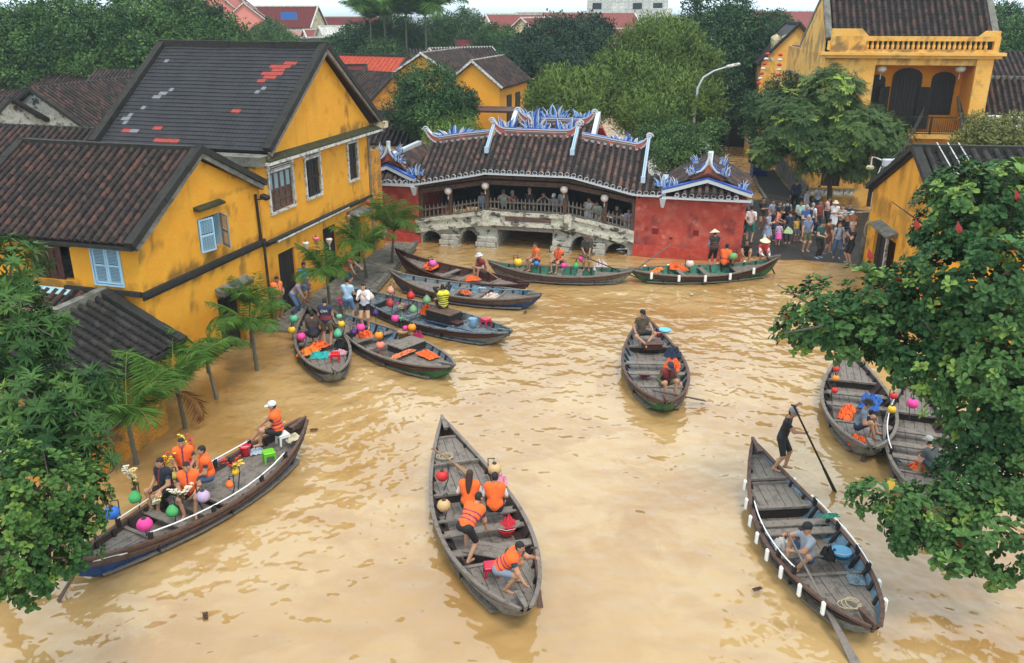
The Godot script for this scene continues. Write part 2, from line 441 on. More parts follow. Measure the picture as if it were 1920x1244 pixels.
func ground():
	var b := MB.new()
	b.quad(Vector3(-900, -1.2, 60), Vector3(900, -1.2, 60), Vector3(900, -1.2, -1500), Vector3(-900, -1.2, -1500))
	setting("ground", b, M.mud)
	# flood water: rippled near the camera, one wide sheet beyond
	var f1 := FastNoiseLite.new(); f1.seed = 3; f1.frequency = 0.16; f1.fractal_octaves = 3
	var f2 := FastNoiseLite.new(); f2.seed = 5; f2.frequency = 0.95; f2.fractal_octaves = 2
	var f3 := FastNoiseLite.new(); f3.seed = 9; f3.frequency = 0.05; f3.fractal_octaves = 2
	var x0 := -17.0
	var z0 := -4.0
	var st := 0.13
	var nx := 255
	var nz := 400
	var H := PackedFloat32Array()
	H.resize(nx * nz)
	for j in nz:
		for i in nx:
			var x := x0 + i * st
			var z := z0 - j * st
			var calm := clampf(0.5 + f3.get_noise_2d(x, z) * 2.4, 0.05, 1.15)
			H[j * nx + i] = f1.get_noise_2d(x + z * 0.3, z * 1.8) * 0.034 + f2.get_noise_2d(x * 0.7 + z * 0.25, z * 1.9) * 0.028 * calm
	var r := []
	r.resize(Mesh.ARRAY_MAX)
	var V := PackedVector3Array(); V.resize(nx * nz)
	var N := PackedVector3Array(); N.resize(nx * nz)
	for j in nz:
		for i in nx:
			var k := j * nx + i
			V[k] = Vector3(x0 + i * st, H[k], z0 - j * st)
			var hx := (H[j * nx + mini(i + 1, nx - 1)] - H[j * nx + maxi(i - 1, 0)]) / (2 * st)
			var hz := (H[mini(j + 1, nz - 1) * nx + i] - H[maxi(j - 1, 0) * nx + i]) / (-2 * st)
			N[k] = Vector3(-hx, 1, -hz).normalized()
	var I := PackedInt32Array(); I.resize((nx - 1) * (nz - 1) * 6)
	var q := 0
	for j in nz - 1:
		for i in nx - 1:
			var a := j * nx + i
			for e in [a, a + nx, a + 1, a + 1, a + nx, a + nx + 1]:
				I[q] = e; q += 1
	r[Mesh.ARRAY_VERTEX] = V
	r[Mesh.ARRAY_NORMAL] = N
	r[Mesh.ARRAY_INDEX] = I
	var am := ArrayMesh.new()
	am.add_surface_from_arrays(Mesh.PRIMITIVE_TRIANGLES, r)
	var wn := FastNoiseLite.new(); wn.seed = 8; wn.frequency = 0.045; wn.fractal_octaves = 3
	var wi := wn.get_seamless_image(512, 512)
	wi.convert(Image.FORMAT_RGBA8)
	wi.bump_map_to_normal_map(5.0)
	var sw := FastNoiseLite.new(); sw.seed = 71; sw.frequency = 0.008; sw.fractal_octaves = 4
	sw.domain_warp_enabled = true; sw.domain_warp_amplitude = 90.0; sw.domain_warp_frequency = 0.01
	var si := sw.get_seamless_image(512, 512)
	si.convert(Image.FORMAT_L8)
	var silt_and_sheen := paint(512, [[si.get_data(), 0.35, 0.65, Color(0.71, 0.59, 0.405), 0.8], [noise_bytes(71, 0.006, 4), 0.3, 0.75, Color(0.70, 0.575, 0.385), 0.5], [noise_bytes(72, 0.02, 4), 0.5, 0.8, Color(0.61, 0.465, 0.27), 0.5, 1, 2]], Color(0.62, 0.475, 0.28))  # pale streaks: silt, with sky reflection also put into the colour
	M.water = mat(Color(1, 1, 1), 0.05, silt_and_sheen, 0.045)
	M.water.metallic_specular = 0.8
	M.water.normal_enabled = true
	M.water.normal_texture = ImageTexture.create_from_image(wi)
	M.water.normal_scale = 0.3
	M.water.vertex_color_use_as_albedo = false
	am.surface_set_material(0, M.water)
	var wm := MeshInstance3D.new()
	wm.name = "water"
	wm.mesh = am
	wm.set_meta("kind", "structure")
	add_child(wm)
	b = MB.new()
	var far := -0.06
	b.quad(Vector3(-120, far, -4), Vector3(x0 + 0.1, far, -4), Vector3(x0 + 0.1, far, -160), Vector3(-120, far, -160))
	b.quad(Vector3(16, far, -4), Vector3(120, far, -4), Vector3(120, far, -160), Vector3(16, far, -160))
	b.quad(Vector3(x0 + 0.1, far, -55.5), Vector3(16, far, -55.5), Vector3(16, far, -160), Vector3(x0 + 0.1, far, -160))
	b.quad(Vector3(-120, far, 20), Vector3(120, far, 20), Vector3(120, far, -4), Vector3(-120, far, -4))
	setting("water_beyond", b, M.water)
	# quay pavement along the yellow houses, slabs with joints
	var qo := Node3D.new()
	qo.name = "quay"
	qo.set_meta("kind", "structure")
	qo.position = Vector3(-9.80, 0, -28.45)
	qo.rotation.y = deg_to_rad(-15.8)
	add_child(qo)
	b = MB.new()
	b.hexa([Vector3(0, -0.8, -1.6), Vector3(2.9, -0.8, -1.9), Vector3(1.25, -0.8, -14), Vector3(0, -0.8, -14), Vector3(0, 0.05, -1.6), Vector3(2.9, 0.05, -1.9), Vector3(1.25, 0.32, -14), Vector3(0, 0.32, -14)])
	part("quay_base", b, M.concrete, qo)
	var sl := MB.new()
	sl.bbox(Vector3(0, 0, 0), Vector3(0.58, 0.08, 0.78), 0.015)
	var slm := sl.mesh(M.concrete)
	for j in 15:
		for i in 5:
			var z := -2.1 - j * 0.8
			var xx := 0.32 + i * 0.6
			if xx + 0.3 > lerpf(2.9, 1.25, (-z - 1.9) / 12.1): continue
			part("paving_slab", slm, null, qo, Transform3D(Basis(Vector3.RIGHT, 0.022) * Basis(Vector3.BACK, rf(-0.01, 0.01)), Vector3(xx, lerpf(0.06, 0.32, (-z - 1.9) / 12.1) + rf(0.0, 0.015), z)))
	b = MB.new()
	for k in 12:
		var t0 := k / 12.0
		var t1 := (k + 0.97) / 12.0
		b.bar(Vector3(lerpf(2.95, 1.3, t0), lerpf(0.1, 0.36, t0), lerpf(-1.9, -14, t0)), Vector3(lerpf(2.95, 1.3, t1), lerpf(0.1, 0.36, t1), lerpf(-1.9, -14, t1)), 0.2, 0.24)
	part("kerb", b, M.concrete, qo)
	# road on the right bank, sloping down into the flood
	var ro := Node3D.new()
	ro.name = "road"
	ro.set_meta("kind", "structure")
	add_child(ro)
	b = MB.new()
	var e := [Vector3(10.48, -0.05, -39.46), Vector3(11.99, -0.05, -39.01), Vector3(14.31, -0.05, -38.48), Vector3(16.86, -0.05, -37.45), Vector3(18.35, -0.05, -35.46)]
	var g := [Vector3(13.90, 0.06, -52.39), Vector3(15.99, 0.10, -53.47), Vector3(17.60, 0.16, -52.23), Vector3(19.97, 0.22, -49.86), Vector3(24.39, 0.22, -46.12)]
	for i in 4:
		for k in 6:
			var t0 := k / 6.0
			var t1 := (k + 1) / 6.0
			var lift := func(p: Vector3, t: float) -> Vector3: return p + Vector3.UP * 0.16 * sin(t * PI)
			b.quad(lift.call(e[i].lerp(g[i], t0), t0), lift.call(e[i + 1].lerp(g[i + 1], t0), t0), lift.call(e[i + 1].lerp(g[i + 1], t1), t1), lift.call(e[i].lerp(g[i], t1), t1))
	part("asphalt", b, M.asphalt, ro)
	b = MB.new()
	b.hexa([Vector3(10.94, -0.60, -41.20), Vector3(19.06, -0.60, -36.80), Vector3(26.21, -0.60, -49.56), Vector3(14.80, -0.60, -55.83), Vector3(10.45, -0.07, -39.35), Vector3(18.21, -0.07, -35.15), Vector3(25.04, -0.07, -47.33), Vector3(14.14, -0.07, -53.32)])
	part("road_bed", b, M.mud, ro)
	b = MB.new()
	var kp := [Vector3(15.85, 0.10, -53.31), Vector3(16.58, 0.10, -58.20), Vector3(17.38, 0.08, -62.36)]
	var kq := [Vector3(17.53, 0.20, -52.04), Vector3(18.22, 0.20, -57.68), Vector3(19.29, 0.12, -63.67)]
	for i in 2: b.quad(kp[i], kq[i], kq[i + 1], kp[i + 1])
	part("wet_pavement", b, M.concrete_dark, ro)
	b = MB.new()
	for i in 2: b.bar(kp[i] + Vector3(0, -0.02, 0), kp[i + 1] + Vector3(0, -0.02, 0), 0.14, 0.14)
	part("kerb", b, M.concrete, ro)

# ---- walls, openings, roofs ----
var mould := FastNoiseLite.new()
func stained(p: Vector3, lines: Array) -> Color:
	# mould and pale wash, ragged by noise: lines are [height, reach up, reach down, strength]
	var n := 0.5 + 1.1 * mould.get_noise_3d(p.x * 1.6, p.y * 0.9, p.z * 1.6)
	var f := 0.5 + 1.0 * mould.get_noise_3d(p.x * 7.0 + 40.0, p.y * 3.0, p.z * 7.0)
	var m := 0.0
	for q in lines:
		var d: float = p.y - q[0]
		var e: float = 1.0 - (d / q[1] if d > 0 else -d / q[2])
		if e > 0.0: m = maxf(m, clampf((e + n * 0.9 + f * 0.5 - 1.15) * 2.4, 0, 1) * q[3])
	m = maxf(m, clampf((n - 0.66) * 4.0, 0, 1) * clampf((f - 0.3) * 3.0, 0, 1) * 0.75)
	var g := Color(1, 1, 1).lerp(Color(0.15, 0.18, 0.42), m * 0.85)
	return g.lerp(Color(1.06, 1.15, 1.7), clampf((0.32 - n) * 3.0, 0, 0.55))
func wall(b: MB, o: Vector3, ex: Vector3, w: float, h0: float, h1: float, thick: Vector3, holes := [], lines = null):
	# an upright wall from o along ex (unit), h0..h1, front face at o, going back by thick; holes [x0, y0, x1, y1]
	var xs := [0.0, w]
	var ys := [h0, h1]
	for q in holes:
		for k in [0, 2]: if not xs.has(q[k]): xs.append(q[k])
		for k in [1, 3]: if not ys.has(q[k]): ys.append(q[k])
	xs.sort(); ys.sort()
	var solid := func(i, j) -> bool:
		if i < 0 or j < 0 or i >= xs.size() - 1 or j >= ys.size() - 1: return false
		var x: float = (xs[i] + xs[i + 1]) / 2
		var y: float = (ys[j] + ys[j + 1]) / 2
		for q in holes:
			if x > q[0] and x < q[2] and y > q[1] and y < q[3]: return false
		return true
	for i in xs.size() - 1:
		for j in ys.size() - 1:
			if not solid.call(i, j): continue
			var a: Vector3 = o + ex * xs[i] + Vector3.UP * ys[j]
			var d: Vector3 = o + ex * xs[i + 1] + Vector3.UP * ys[j]
			var e: Vector3 = o + ex * xs[i + 1] + Vector3.UP * ys[j + 1]
			var f: Vector3 = o + ex * xs[i] + Vector3.UP * ys[j + 1]
			if lines == null: b.face(a, d, e, f, -thick)
			else: grid_face(b, a, d, e, f, -thick.normalized(), lines)
			b.face(a + thick, d + thick, e + thick, f + thick, thick)
			if not solid.call(i - 1, j): b.face(a, f, f + thick, a + thick, -ex)
			if not solid.call(i + 1, j): b.face(d, e, e + thick, d + thick, ex)
			if not solid.call(i, j - 1): b.face(a, d, d + thick, a + thick, Vector3.DOWN)
			if not solid.call(i, j + 1): b.face(f, e, e + thick, f + thick, Vector3.UP)

func grid_face(b: MB, a: Vector3, d: Vector3, e: Vector3, f: Vector3, out: Vector3, lines: Array):
	var nu := maxi(1, int(a.distance_to(d) / 0.14))
	var nv := maxi(1, int(a.distance_to(f) / 0.14))
	for i in nu:
		for j in nv:
			var q := []
			for k in [[0, 0], [1, 0], [1, 1], [0, 1]]:
				var u := float(i + k[0]) / nu
				q.append(a.lerp(d, u).lerp(f.lerp(e, u), float(j + k[1]) / nv))
			var c := []
			for p in q: c.append(stained(p, lines))
			for t in [[0, 1, 2], [0, 2, 3]]:
				b.t3(q[t[0]], q[t[1]], q[t[2]], out, out, out)
				var z := b.c.size()
				var fl: bool = b.v[z - 2] != q[t[1]]
				b.c[z - 3] = c[t[0]]
				b.c[z - 2] = c[t[2] if fl else t[1]]
				b.c[z - 1] = c[t[1] if fl else t[2]]
var tile_cache := {}
func barrel(r: float, L: float) -> MB:
	# half-round clay tile, lower end at z=0, upper end at z=L, bulging to +y
	var k := "%.3f_%.3f" % [r, L]
	if tile_cache.has(k): return tile_cache[k]
	var b := MB.new()
	var S := 5
	for i in S:
		var a0 := PI * i / S
		var a1 := PI * (i + 1) / S
		var n0 := Vector3(cos(a0), sin(a0), 0)
		var n1 := Vector3(cos(a1), sin(a1), 0)
		var lo := r
		var hi := r * 0.84
		b.t3(n0 * lo, n1 * lo, n1 * hi + Vector3(0, 0, L), n0, n1, n1)
		b.t3(n0 * lo, n1 * hi + Vector3(0, 0, L), n0 * hi + Vector3(0, 0, L), n0, n1, n0)
		b.t3(Vector3.ZERO, n0 * lo, n1 * lo, Vector3(0, 0, -1), Vector3(0, 0, -1), Vector3(0, 0, -1))
	tile_cache[k] = b
	return b
func tile_roof(parent: Node3D, o: Vector3, ex: Vector3, up: Vector3, w: float, pitch: float, tl: float, mats: Array, nparts: int, seed_: int, clip = null, weights := [5, 4, 3, 2, 1]):
	# o: eave corner, ex: unit vector along the eave, up: from eave to ridge. Rows of barrel tiles over pan tiles on a slab.
	var rg := RandomNumberGenerator.new()
	rg.seed = seed_
	var S := up.length()
	var ez := up / S
	var ey := ez.cross(ex)
	if ey.y < 0: ey = -ey
	var bs := Basis(ex, ey, ez)
	var cols := maxi(1, int(round(w / pitch)))
	var rows := maxi(1, int(round(S / tl)))
	pitch = w / cols
	tl = S / rows
	var r := pitch * 0.31
	var tile := barrel(r, tl * 1.18)
	var tmesh := []
	for m in mats: tmesh.append(tile.mesh(m))
	var pan := MB.new()
	var slots := []
	var pxf := parent.global_transform
	for i in cols:
		var wob := rg.randf_range(-0.012, 0.012)
		for j in rows:
			var u := (i + 0.5) * pitch
			var z := j * tl
			if clip != null and not clip.call(u, z + tl * 0.5): continue
			# pan tile: a shallow stepped trough left of the barrel
			var x0 := i * pitch - pitch * 0.26
			var x1 := i * pitch + pitch * 0.26
			if i > 0:
				var lip := 0.022
				var a := o + ex * x0 + ez * z + ey * (0.05 + lip)
				var d := o + ex * (x0 + x1) * 0.5 + ez * z + ey * (0.012 + lip)
				var e := o + ex * x1 + ez * z + ey * (0.05 + lip)
				var up2 := ez * tl - ey * lip
				pan.quad(a, d, d + up2, a + up2); pan.quad(d, e, e + up2, d + up2)
				pan.face(a, d, d - ey * lip * 1.4, a - ey * lip * 1.4, -ez); pan.face(d, e, e - ey * lip * 1.4, d - ey * lip * 1.4, -ez)
			var xf := Transform3D(bs * Basis(Vector3.UP, rg.randf_range(-0.035, 0.035)) * Basis(Vector3.RIGHT, -0.10 + rg.randf_range(-0.02, 0.02)), o + ex * (u + wob + rg.randf_range(-0.007, 0.007)) + ez * (z - 0.01) + ey * (0.055 + rg.randf_range(-0.004, 0.006)))
			var pick := rg.randf() * 15.0
			var mi := 0
			while mi < mats.size() - 1 and pick > weights[mi]:
				pick -= weights[mi]; mi += 1
			slots.append([(pxf * xf.origin).distance_to(cam_pos), xf, mi])
	slots.sort_custom(func(a, b): return a[0] < b[0])
	var rest := []
	for m in mats: rest.append(MB.new())
	for k in slots.size():
		if k < nparts: part("roof_tile", tmesh[slots[k][2]], null, parent, slots[k][1])
		else: rest[slots[k][2]].add(tile, slots[k][1])
	for mi in mats.size():
		if rest[mi].v.size(): part("roof_tiles", rest[mi], mats[mi], parent, Transform3D.IDENTITY, "stuff")
	part("pan_tiles", pan, M.pan, parent, Transform3D.IDENTITY, "stuff")
func roof_slab(b: MB, o: Vector3, ex: Vector3, up: Vector3, w: float, th := 0.12):
	var ey := up.normalized().cross(ex)
	if ey.y < 0: ey = -ey
	b.hexa([o - ey * th, o + ex * w - ey * th, o + ex * w + up - ey * th, o + up - ey * th, o, o + ex * w, o + ex * w + up, o + up])
func ridge_bar(b: MB, a: Vector3, d: Vector3, w: float, h: float, sag := 0.0, n := 10):
	# a mortared ridge: short lengths, slightly uneven
	var p := a
	for i in n:
		var t := float(i + 1) / n
		var q := a.lerp(d, t) - Vector3.UP * sag * 4.0 * t * (1 - t)
		b.bar(p - (q - p) * 0.02, q, w * rf(0.94, 1.06), h * rf(0.95, 1.06))
		p = q
func louvre(parent: Node3D, xf: Transform3D, w: float, h: float, m: Material, called := "shutter"):
	# a louvred leaf in the xy plane, hinge edge at x=0, facing +z
	var b := MB.new()
	for x in [0.03, w - 0.03]: b.box(Vector3(x, h / 2, 0), Vector3(0.06, h, 0.04))
	for y in [0.03, h / 2, h - 0.03]: b.box(Vector3(w / 2, y, 0), Vector3(w - 0.12, 0.06, 0.038))
	var y := 0.09
	while y < h - 0.07:
		if absf(y - h / 2) > 0.045: b.box(Vector3(w / 2, y, 0), Vector3(w - 0.12, 0.05, 0.008), Basis(Vector3.RIGHT, 0.7))
		y += 0.045
	return part(called, b, m, parent, xf)
func plank_door(parent: Node3D, xf: Transform3D, w: float, h: float, m: Material, n := 6, called := "door") -> Node3D:
	# a boarded door or shutter in the xy plane, facing +z, centred on x
	var d := Node3D.new()
	d.name = called
	d.transform = xf
	parent.add_child(d, true)
	var pw := w / n
	var board := MB.new()
	board.bbox(Vector3(0, h / 2, 0), Vector3(pw - 0.012, h, 0.04), 0.006)
	var bm := board.mesh(m)
	for i in n: part("board", bm, null, d, T(Vector3(-w / 2 + pw * (i + 0.5), 0, rf(-0.006, 0.006))))
	var r := MB.new()
	for y in [0.06, h * 0.5, h - 0.06]: r.box(Vector3(0, y, 0.03), Vector3(w * 0.97, 0.09, 0.03))
	r.box(Vector3(0, h / 2, 0.032), Vector3(0.05, h, 0.035))
	part("rail", r, m, d)
	return d
func frame(parent: Node3D, xf: Transform3D, w: float, h: float, t: float, dp: float, m: Material, called := "window_frame") -> Node3D:
	# a border round an opening w x h, centred on x, standing at y=0
	var b := MB.new()
	b.box(Vector3(0, h + t / 2, 0), Vector3(w + 2 * t, t, dp))
	b.box(Vector3(0, -t / 2, 0), Vector3(w + 2 * t, t, dp))
	for s in [-1, 1]: b.box(Vector3(s * (w + t) / 2, h / 2, 0), Vector3(t, h, dp))
	return part(called, b, m, parent, xf)

func house_a():
	# yellow gabled house; local x runs towards the water, z towards the camera
	var o := thing("gabled_house", "yellow house with brown barrel-tile roof and pale blue shutters", "house", Vector3(-9.80, 0, -28.45), deg_to_rad(-15.8))
	var b := MB.new()
	wall(b, Vector3(0, 0, 4.2), Vector3(0, 0, -1), 6.65, -0.6, 4.85, Vector3(-0.3, 0, 0), [[2.95, 3.72, 4.2, 4.82], [3.5, -0.6, 4.75, 1.95]], [[3.3, 0.55, 0.6, 0.9], [0.0, 0.7, 1, 0.9], [5.2, 0.2, 0.25, 0.6]])
	grid_face(b, Vector3(0, 4.85, 4.2), Vector3(0, 4.85, 0.85), Vector3(0, 6.72, 0.85), Vector3(0, 4.85, 4.2), Vector3.RIGHT, [[5.3, 0.3, 0.1, 0.4]])
	grid_face(b, Vector3(0, 4.85, 0.85), Vector3(0, 4.85, -2.45), Vector3(0, 5.22, -2.45), Vector3(0, 6.72, 0.85), Vector3.RIGHT, [[5.3, 0.3, 0.1, 0.4]])
	part("gable_wall", b, M.yellow, o)
	b = MB.new()
	wall(b, Vector3(-0.3, 0, 4.2), Vector3(-1, 0, 0), 6.3, -0.6, 4.85, Vector3(0, 0, -0.3), [[0.35, 3.46, 1.33, 4.62], [2.1, 3.45, 3.75, 4.55]], [[3.3, 0.4, 0.5, 0.9]])
	part("front_wall", b, M.yellow, o)
	b = MB.new()
	b.box(Vector3(-6.55, 2.3, 0.9), Vector3(0.2, 5.6, 6.5)); b.box(Vector3(-3.4, 2.2, -2.3), Vector3(6.4, 5.6, 0.2)); b.box(Vector3(-3.4, 3.2, 0.9), Vector3(6.2, 0.12, 6.2))
	part("rear_walls", b, M.concrete, o)
	# moulding with a stained underside
	b = MB.new()
	b.box(Vector3(0.06, 3.24, 0.9), Vector3(0.12, 0.16, 6.75))
	b.box(Vector3(0.03, 3.11, 0.9), Vector3(0.06, 0.1, 6.75))
	b.box(Vector3(-1.4, 3.25, 4.26), Vector3(2.7, 0.14, 0.12))
	part("moulding", b, M.concrete_dark, o)
	# roof
	var roof := Node3D.new()
	roof.name = "roof"
	o.add_child(roof)
	var W := 6.85
	var eave := Vector3(-6.7, 4.80, 4.5)
	var up := Vector3(0, 2.12, -3.65)
	tile_roof(roof, eave, Vector3.RIGHT, up, W, 0.285, 0.2, M.tiles, 300, 5)
	b = MB.new()
	roof_slab(b, eave, Vector3.RIGHT, up, W)
	roof_slab(b, Vector3(-6.7, 5.28, -2.6), Vector3.RIGHT, Vector3(0, 1.64, 3.45), W)
	part("roof_slab", b, M.wood_dark, roof)
	tile_roof(roof, Vector3(0.15, 5.28, -2.6), Vector3.LEFT, Vector3(0, 1.64, 3.45), W, 0.285, 0.3, M.tiles, 0, 6)
	b = MB.new()
	ridge_bar(b, Vector3(-6.75, 7.02, 0.85), Vector3(0.2, 7.02, 0.85), 0.24, 0.24, 0.03, 14)
	for x in [-6.68, 0.12]:
		ridge_bar(b, Vector3(x, 4.86, 4.62), Vector3(x, 7.06, 0.85), 0.3, 0.2, 0.0, 9)
		ridge_bar(b, Vector3(x, 7.06, 0.85), Vector3(x, 5.34, -2.7), 0.3, 0.2, 0.0, 9)
	b.box(Vector3(-3.3, 4.72, 4.52), Vector3(6.9, 0.1, 0.14))
	part("ridge", b, M.concrete_dark, roof)
	b = MB.new()
	ridge_bar(b, Vector3(0.16, 4.7, 4.4), Vector3(0.16, 6.86, 0.85), 0.12, 0.16, 0.0, 6)
	ridge_bar(b, Vector3(0.16, 6.86, 0.85), Vector3(0.16, 5.18, -2.55), 0.12, 0.16, 0.0, 6)
	part("verge_moulding", b, M.concrete, roof)
	# gable window with open shutters
	var wn := Node3D.new()
	wn.name = "window"
	wn.position = Vector3(0.0, 3.72, 0.625)
	wn.rotation.y = PI / 2
	o.add_child(wn, true)
	b = MB.new()
	b.box(Vector3(0, 0.55, -0.24), Vector3(1.25, 1.1, 0.02))
	part("pane", b, M.glass, wn)
	b = MB.new()
	for i in 9: b.box(Vector3(-0.56 + i * 0.14, 0.55, -0.18), Vector3(0.02, 1.1, 0.02))
	for s in [-1, 1]: b.box(Vector3(s * 0.60, 0.55, -0.1), Vector3(0.05, 1.1, 0.16))
	part("window_bars", b, M.shutter_blue, wn)
	louvre(wn, Transform3D(Basis(Vector3.UP, -0.22), Vector3(-0.60, 0, 0.03)), 0.62, 1.1, M.shutter_blue)
	louvre(wn, Transform3D(Basis(Vector3.UP, -2.2), Vector3(0.63, 0, 0.03)), 0.62, 1.1, mat(Color(0.46, 0.52, 0.58), 0.6))
	b = MB.new()
	b.hexa([Vector3(0, 5.14, 1.35), Vector3(0.24, 5.12, 1.35), Vector3(0.24, 5.12, -0.1), Vector3(0, 5.14, -0.1), Vector3(0, 5.27, 1.35), Vector3(0.24, 5.19, 1.35), Vector3(0.24, 5.19, -0.1), Vector3(0, 5.27, -0.1)])
	part("window_hood", b, M.moss, o)
	b = MB.new()
	b.hexa([Vector3(0, 2.12, 0.75), Vector3(0.34, 2.08, 0.75), Vector3(0.34, 2.08, -1.1), Vector3(0, 2.12, -1.1), Vector3(0, 2.36, 0.75), Vector3(0.34, 2.2, 0.75), Vector3(0.34, 2.2, -1.1), Vector3(0, 2.36, -1.1)])
	part("door_hood", b, M.concrete, o)
	plank_door(o, Transform3D(Basis(Vector3.UP, PI / 2), Vector3(-0.12, -0.5, 0.075)), 1.25, 2.45, M.wood_dark, 8)
	# front shutters and the dark boarded window
	wn = Node3D.new()
	wn.name = "window"
	wn.position = Vector3(-1.14, 3.46, 4.2)
	o.add_child(wn, true)
	louvre(wn, T(Vector3(-0.47, 0.02, -0.02)), 0.465, 1.12, M.shutter_blue)
	louvre(wn, T(Vector3(0.005, 0.02, -0.02)), 0.465, 1.12, M.shutter_blue)
	frame(wn, T(Vector3(0, 0, 0.0)), 0.96, 1.15, 0.05, 0.06, M.shutter_blue)
	wn = Node3D.new()
	wn.name = "window"
	wn.position = Vector3(-3.22, 3.45, 4.1)
	o.add_child(wn, true)
	for i in 2: plank_door(wn, T(Vector3(-0.42 + i * 0.56, 0, 0)), 0.54, 1.1, M.wood_red, 2, "panel")
	b = MB.new()
	b.box(Vector3(0.0, 1.14, 0.12), Vector3(1.8, 0.1, 0.14))
	part("lintel", b, M.wood_dark, wn)
	# drain pipe and floodlight on the far corner
	b = MB.new()
	b.tube([Vector3(0.06, 5.0, -2.2), Vector3(0.06, 3.3, -2.25), Vector3(0.16, 3.2, -2.25), Vector3(0.16, 0, -2.3)], [0.05], 6)
	part("drain_pipe", b, M.concrete_dark, o)
	b = MB.new()
	b.bbox(Vector3(0.42, 4.92, -2.2), Vector3(0.3, 0.16, 0.26), 0.03, Basis(Vector3.FORWARD, 0.3))
	b.bar(Vector3(0, 4.8, -2.2), Vector3(0.38, 4.85, -2.2), 0.04, 0.04)
	part("floodlight", b, M.black, o)

func porch():
	# the low tiled wing in front of the gabled house
	var o := thing("porch_wing", "low wing with dark lichen-spotted barrel tiles below the yellow gable", "house", Vector3(-9.80, 0, -28.45), deg_to_rad(-15.8))
	var b := MB.new()
	wall(b, Vector3(0.55, 0, 9.6), Vector3(0, 0, -1), 4.9, -0.6, 1.95, Vector3(-0.25, 0, 0), [[2.3, 0.5, 3.3, 1.7]], [[0, 0.9, 1, 0.9], [1.9, 0.1, 0.7, 0.8]])
	b.poly([Vector3(0.5, 1.95, 4.72), Vector3(-1.1, 3.05, 4.72), Vector3(-3.2, 1.95, 4.72)], Vector3.ZERO, Vector3(0, 0, 0.2))
	part("wall", b, M.yellow_stained, o)
	b = MB.new()
	b.box(Vector3(0.36, 1.1, 6.8), Vector3(0.03, 1.2, 1.0))
	part("window", b, M.wood_dark, o)
	var roof := Node3D.new()
	roof.name = "roof"
	o.add_child(roof)
	tile_roof(roof, Vector3(1.3, 1.98, 4.75), Vector3(0, 0, 1), Vector3(-2.45, 1.22, 0), 4.7, 0.34, 0.17, M.dark_tiles, 200, 7)
	b = MB.new()
	roof_slab(b, Vector3(1.3, 1.98, 4.7), Vector3(0, 0, 1), Vector3(-2.45, 1.22, 0), 4.8)
	roof_slab(b, Vector3(-3.4, 1.98, 4.7), Vector3(0, 0, 1), Vector3(2.2, 1.22, 0), 4.8)
	part("roof_slab", b, M.wood_dark, roof)
	b = MB.new()
	ridge_bar(b, Vector3(-1.18, 3.3, 4.45), Vector3(-1.18, 3.3, 9.5), 0.26, 0.28, 0.02, 12)
	part("ridge", b, M.concrete, roof)
	b = MB.new()
	ridge_bar(b, Vector3(-1.18, 3.34, 4.55), Vector3(1.42, 2.04, 4.55), 0.34, 0.22, 0.03, 10)
	b.box(Vector3(1.34, 1.93, 7.1), Vector3(0.12, 0.14, 4.9))
	part("verge", b, M.concrete_dark, roof)
	# the strip of roof along the house front, its boards and metal sheet
	tile_roof(roof, Vector3(-5.6, 2.35, 6.2), Vector3.RIGHT, Vector3(0, 0.75, -1.85), 4.3, 0.3, 0.2, M.tiles, 40, 8)
	b = MB.new()
	b.box(Vector3(-3.4, 3.17, 4.4), Vector3(1.9, 0.03, 0.3), Basis(Vector3.RIGHT, 0.35))
	part("metal_sheet", b, mat(Color(0.62, 0.78, 0.82), 0.5), roof)
	for i in 2:
		b = MB.new()
		b.box(Vector3.ZERO, Vector3(1.9, 0.05, 0.16))
		part("loose_plank", b, mat(Color(0.55, 0.45, 0.42), 0.8), roof, Transform3D(Basis(Vector3.UP, -0.12 - i * 0.06), Vector3(-2.9 - i * 0.1, 2.92 - i * 0.07, 5.15 + i * 0.24)))
	b = MB.new()
	b.box(Vector3(0, 0.28, 0), Vector3(0.28, 1.3, 3.0))
	b.box(Vector3(0, 0.95, 0), Vector3(0.38, 0.08, 3.1))
	single("garden_wall", b, M.yellow_stained, "low stained yellow wall rising from the water beside palms", "wall", Vector3(-9.80, 0, -28.45) + Basis(Vector3.UP, deg_to_rad(-15.8)) * Vector3(1.7, 0, 7.7), deg_to_rad(-15.8))

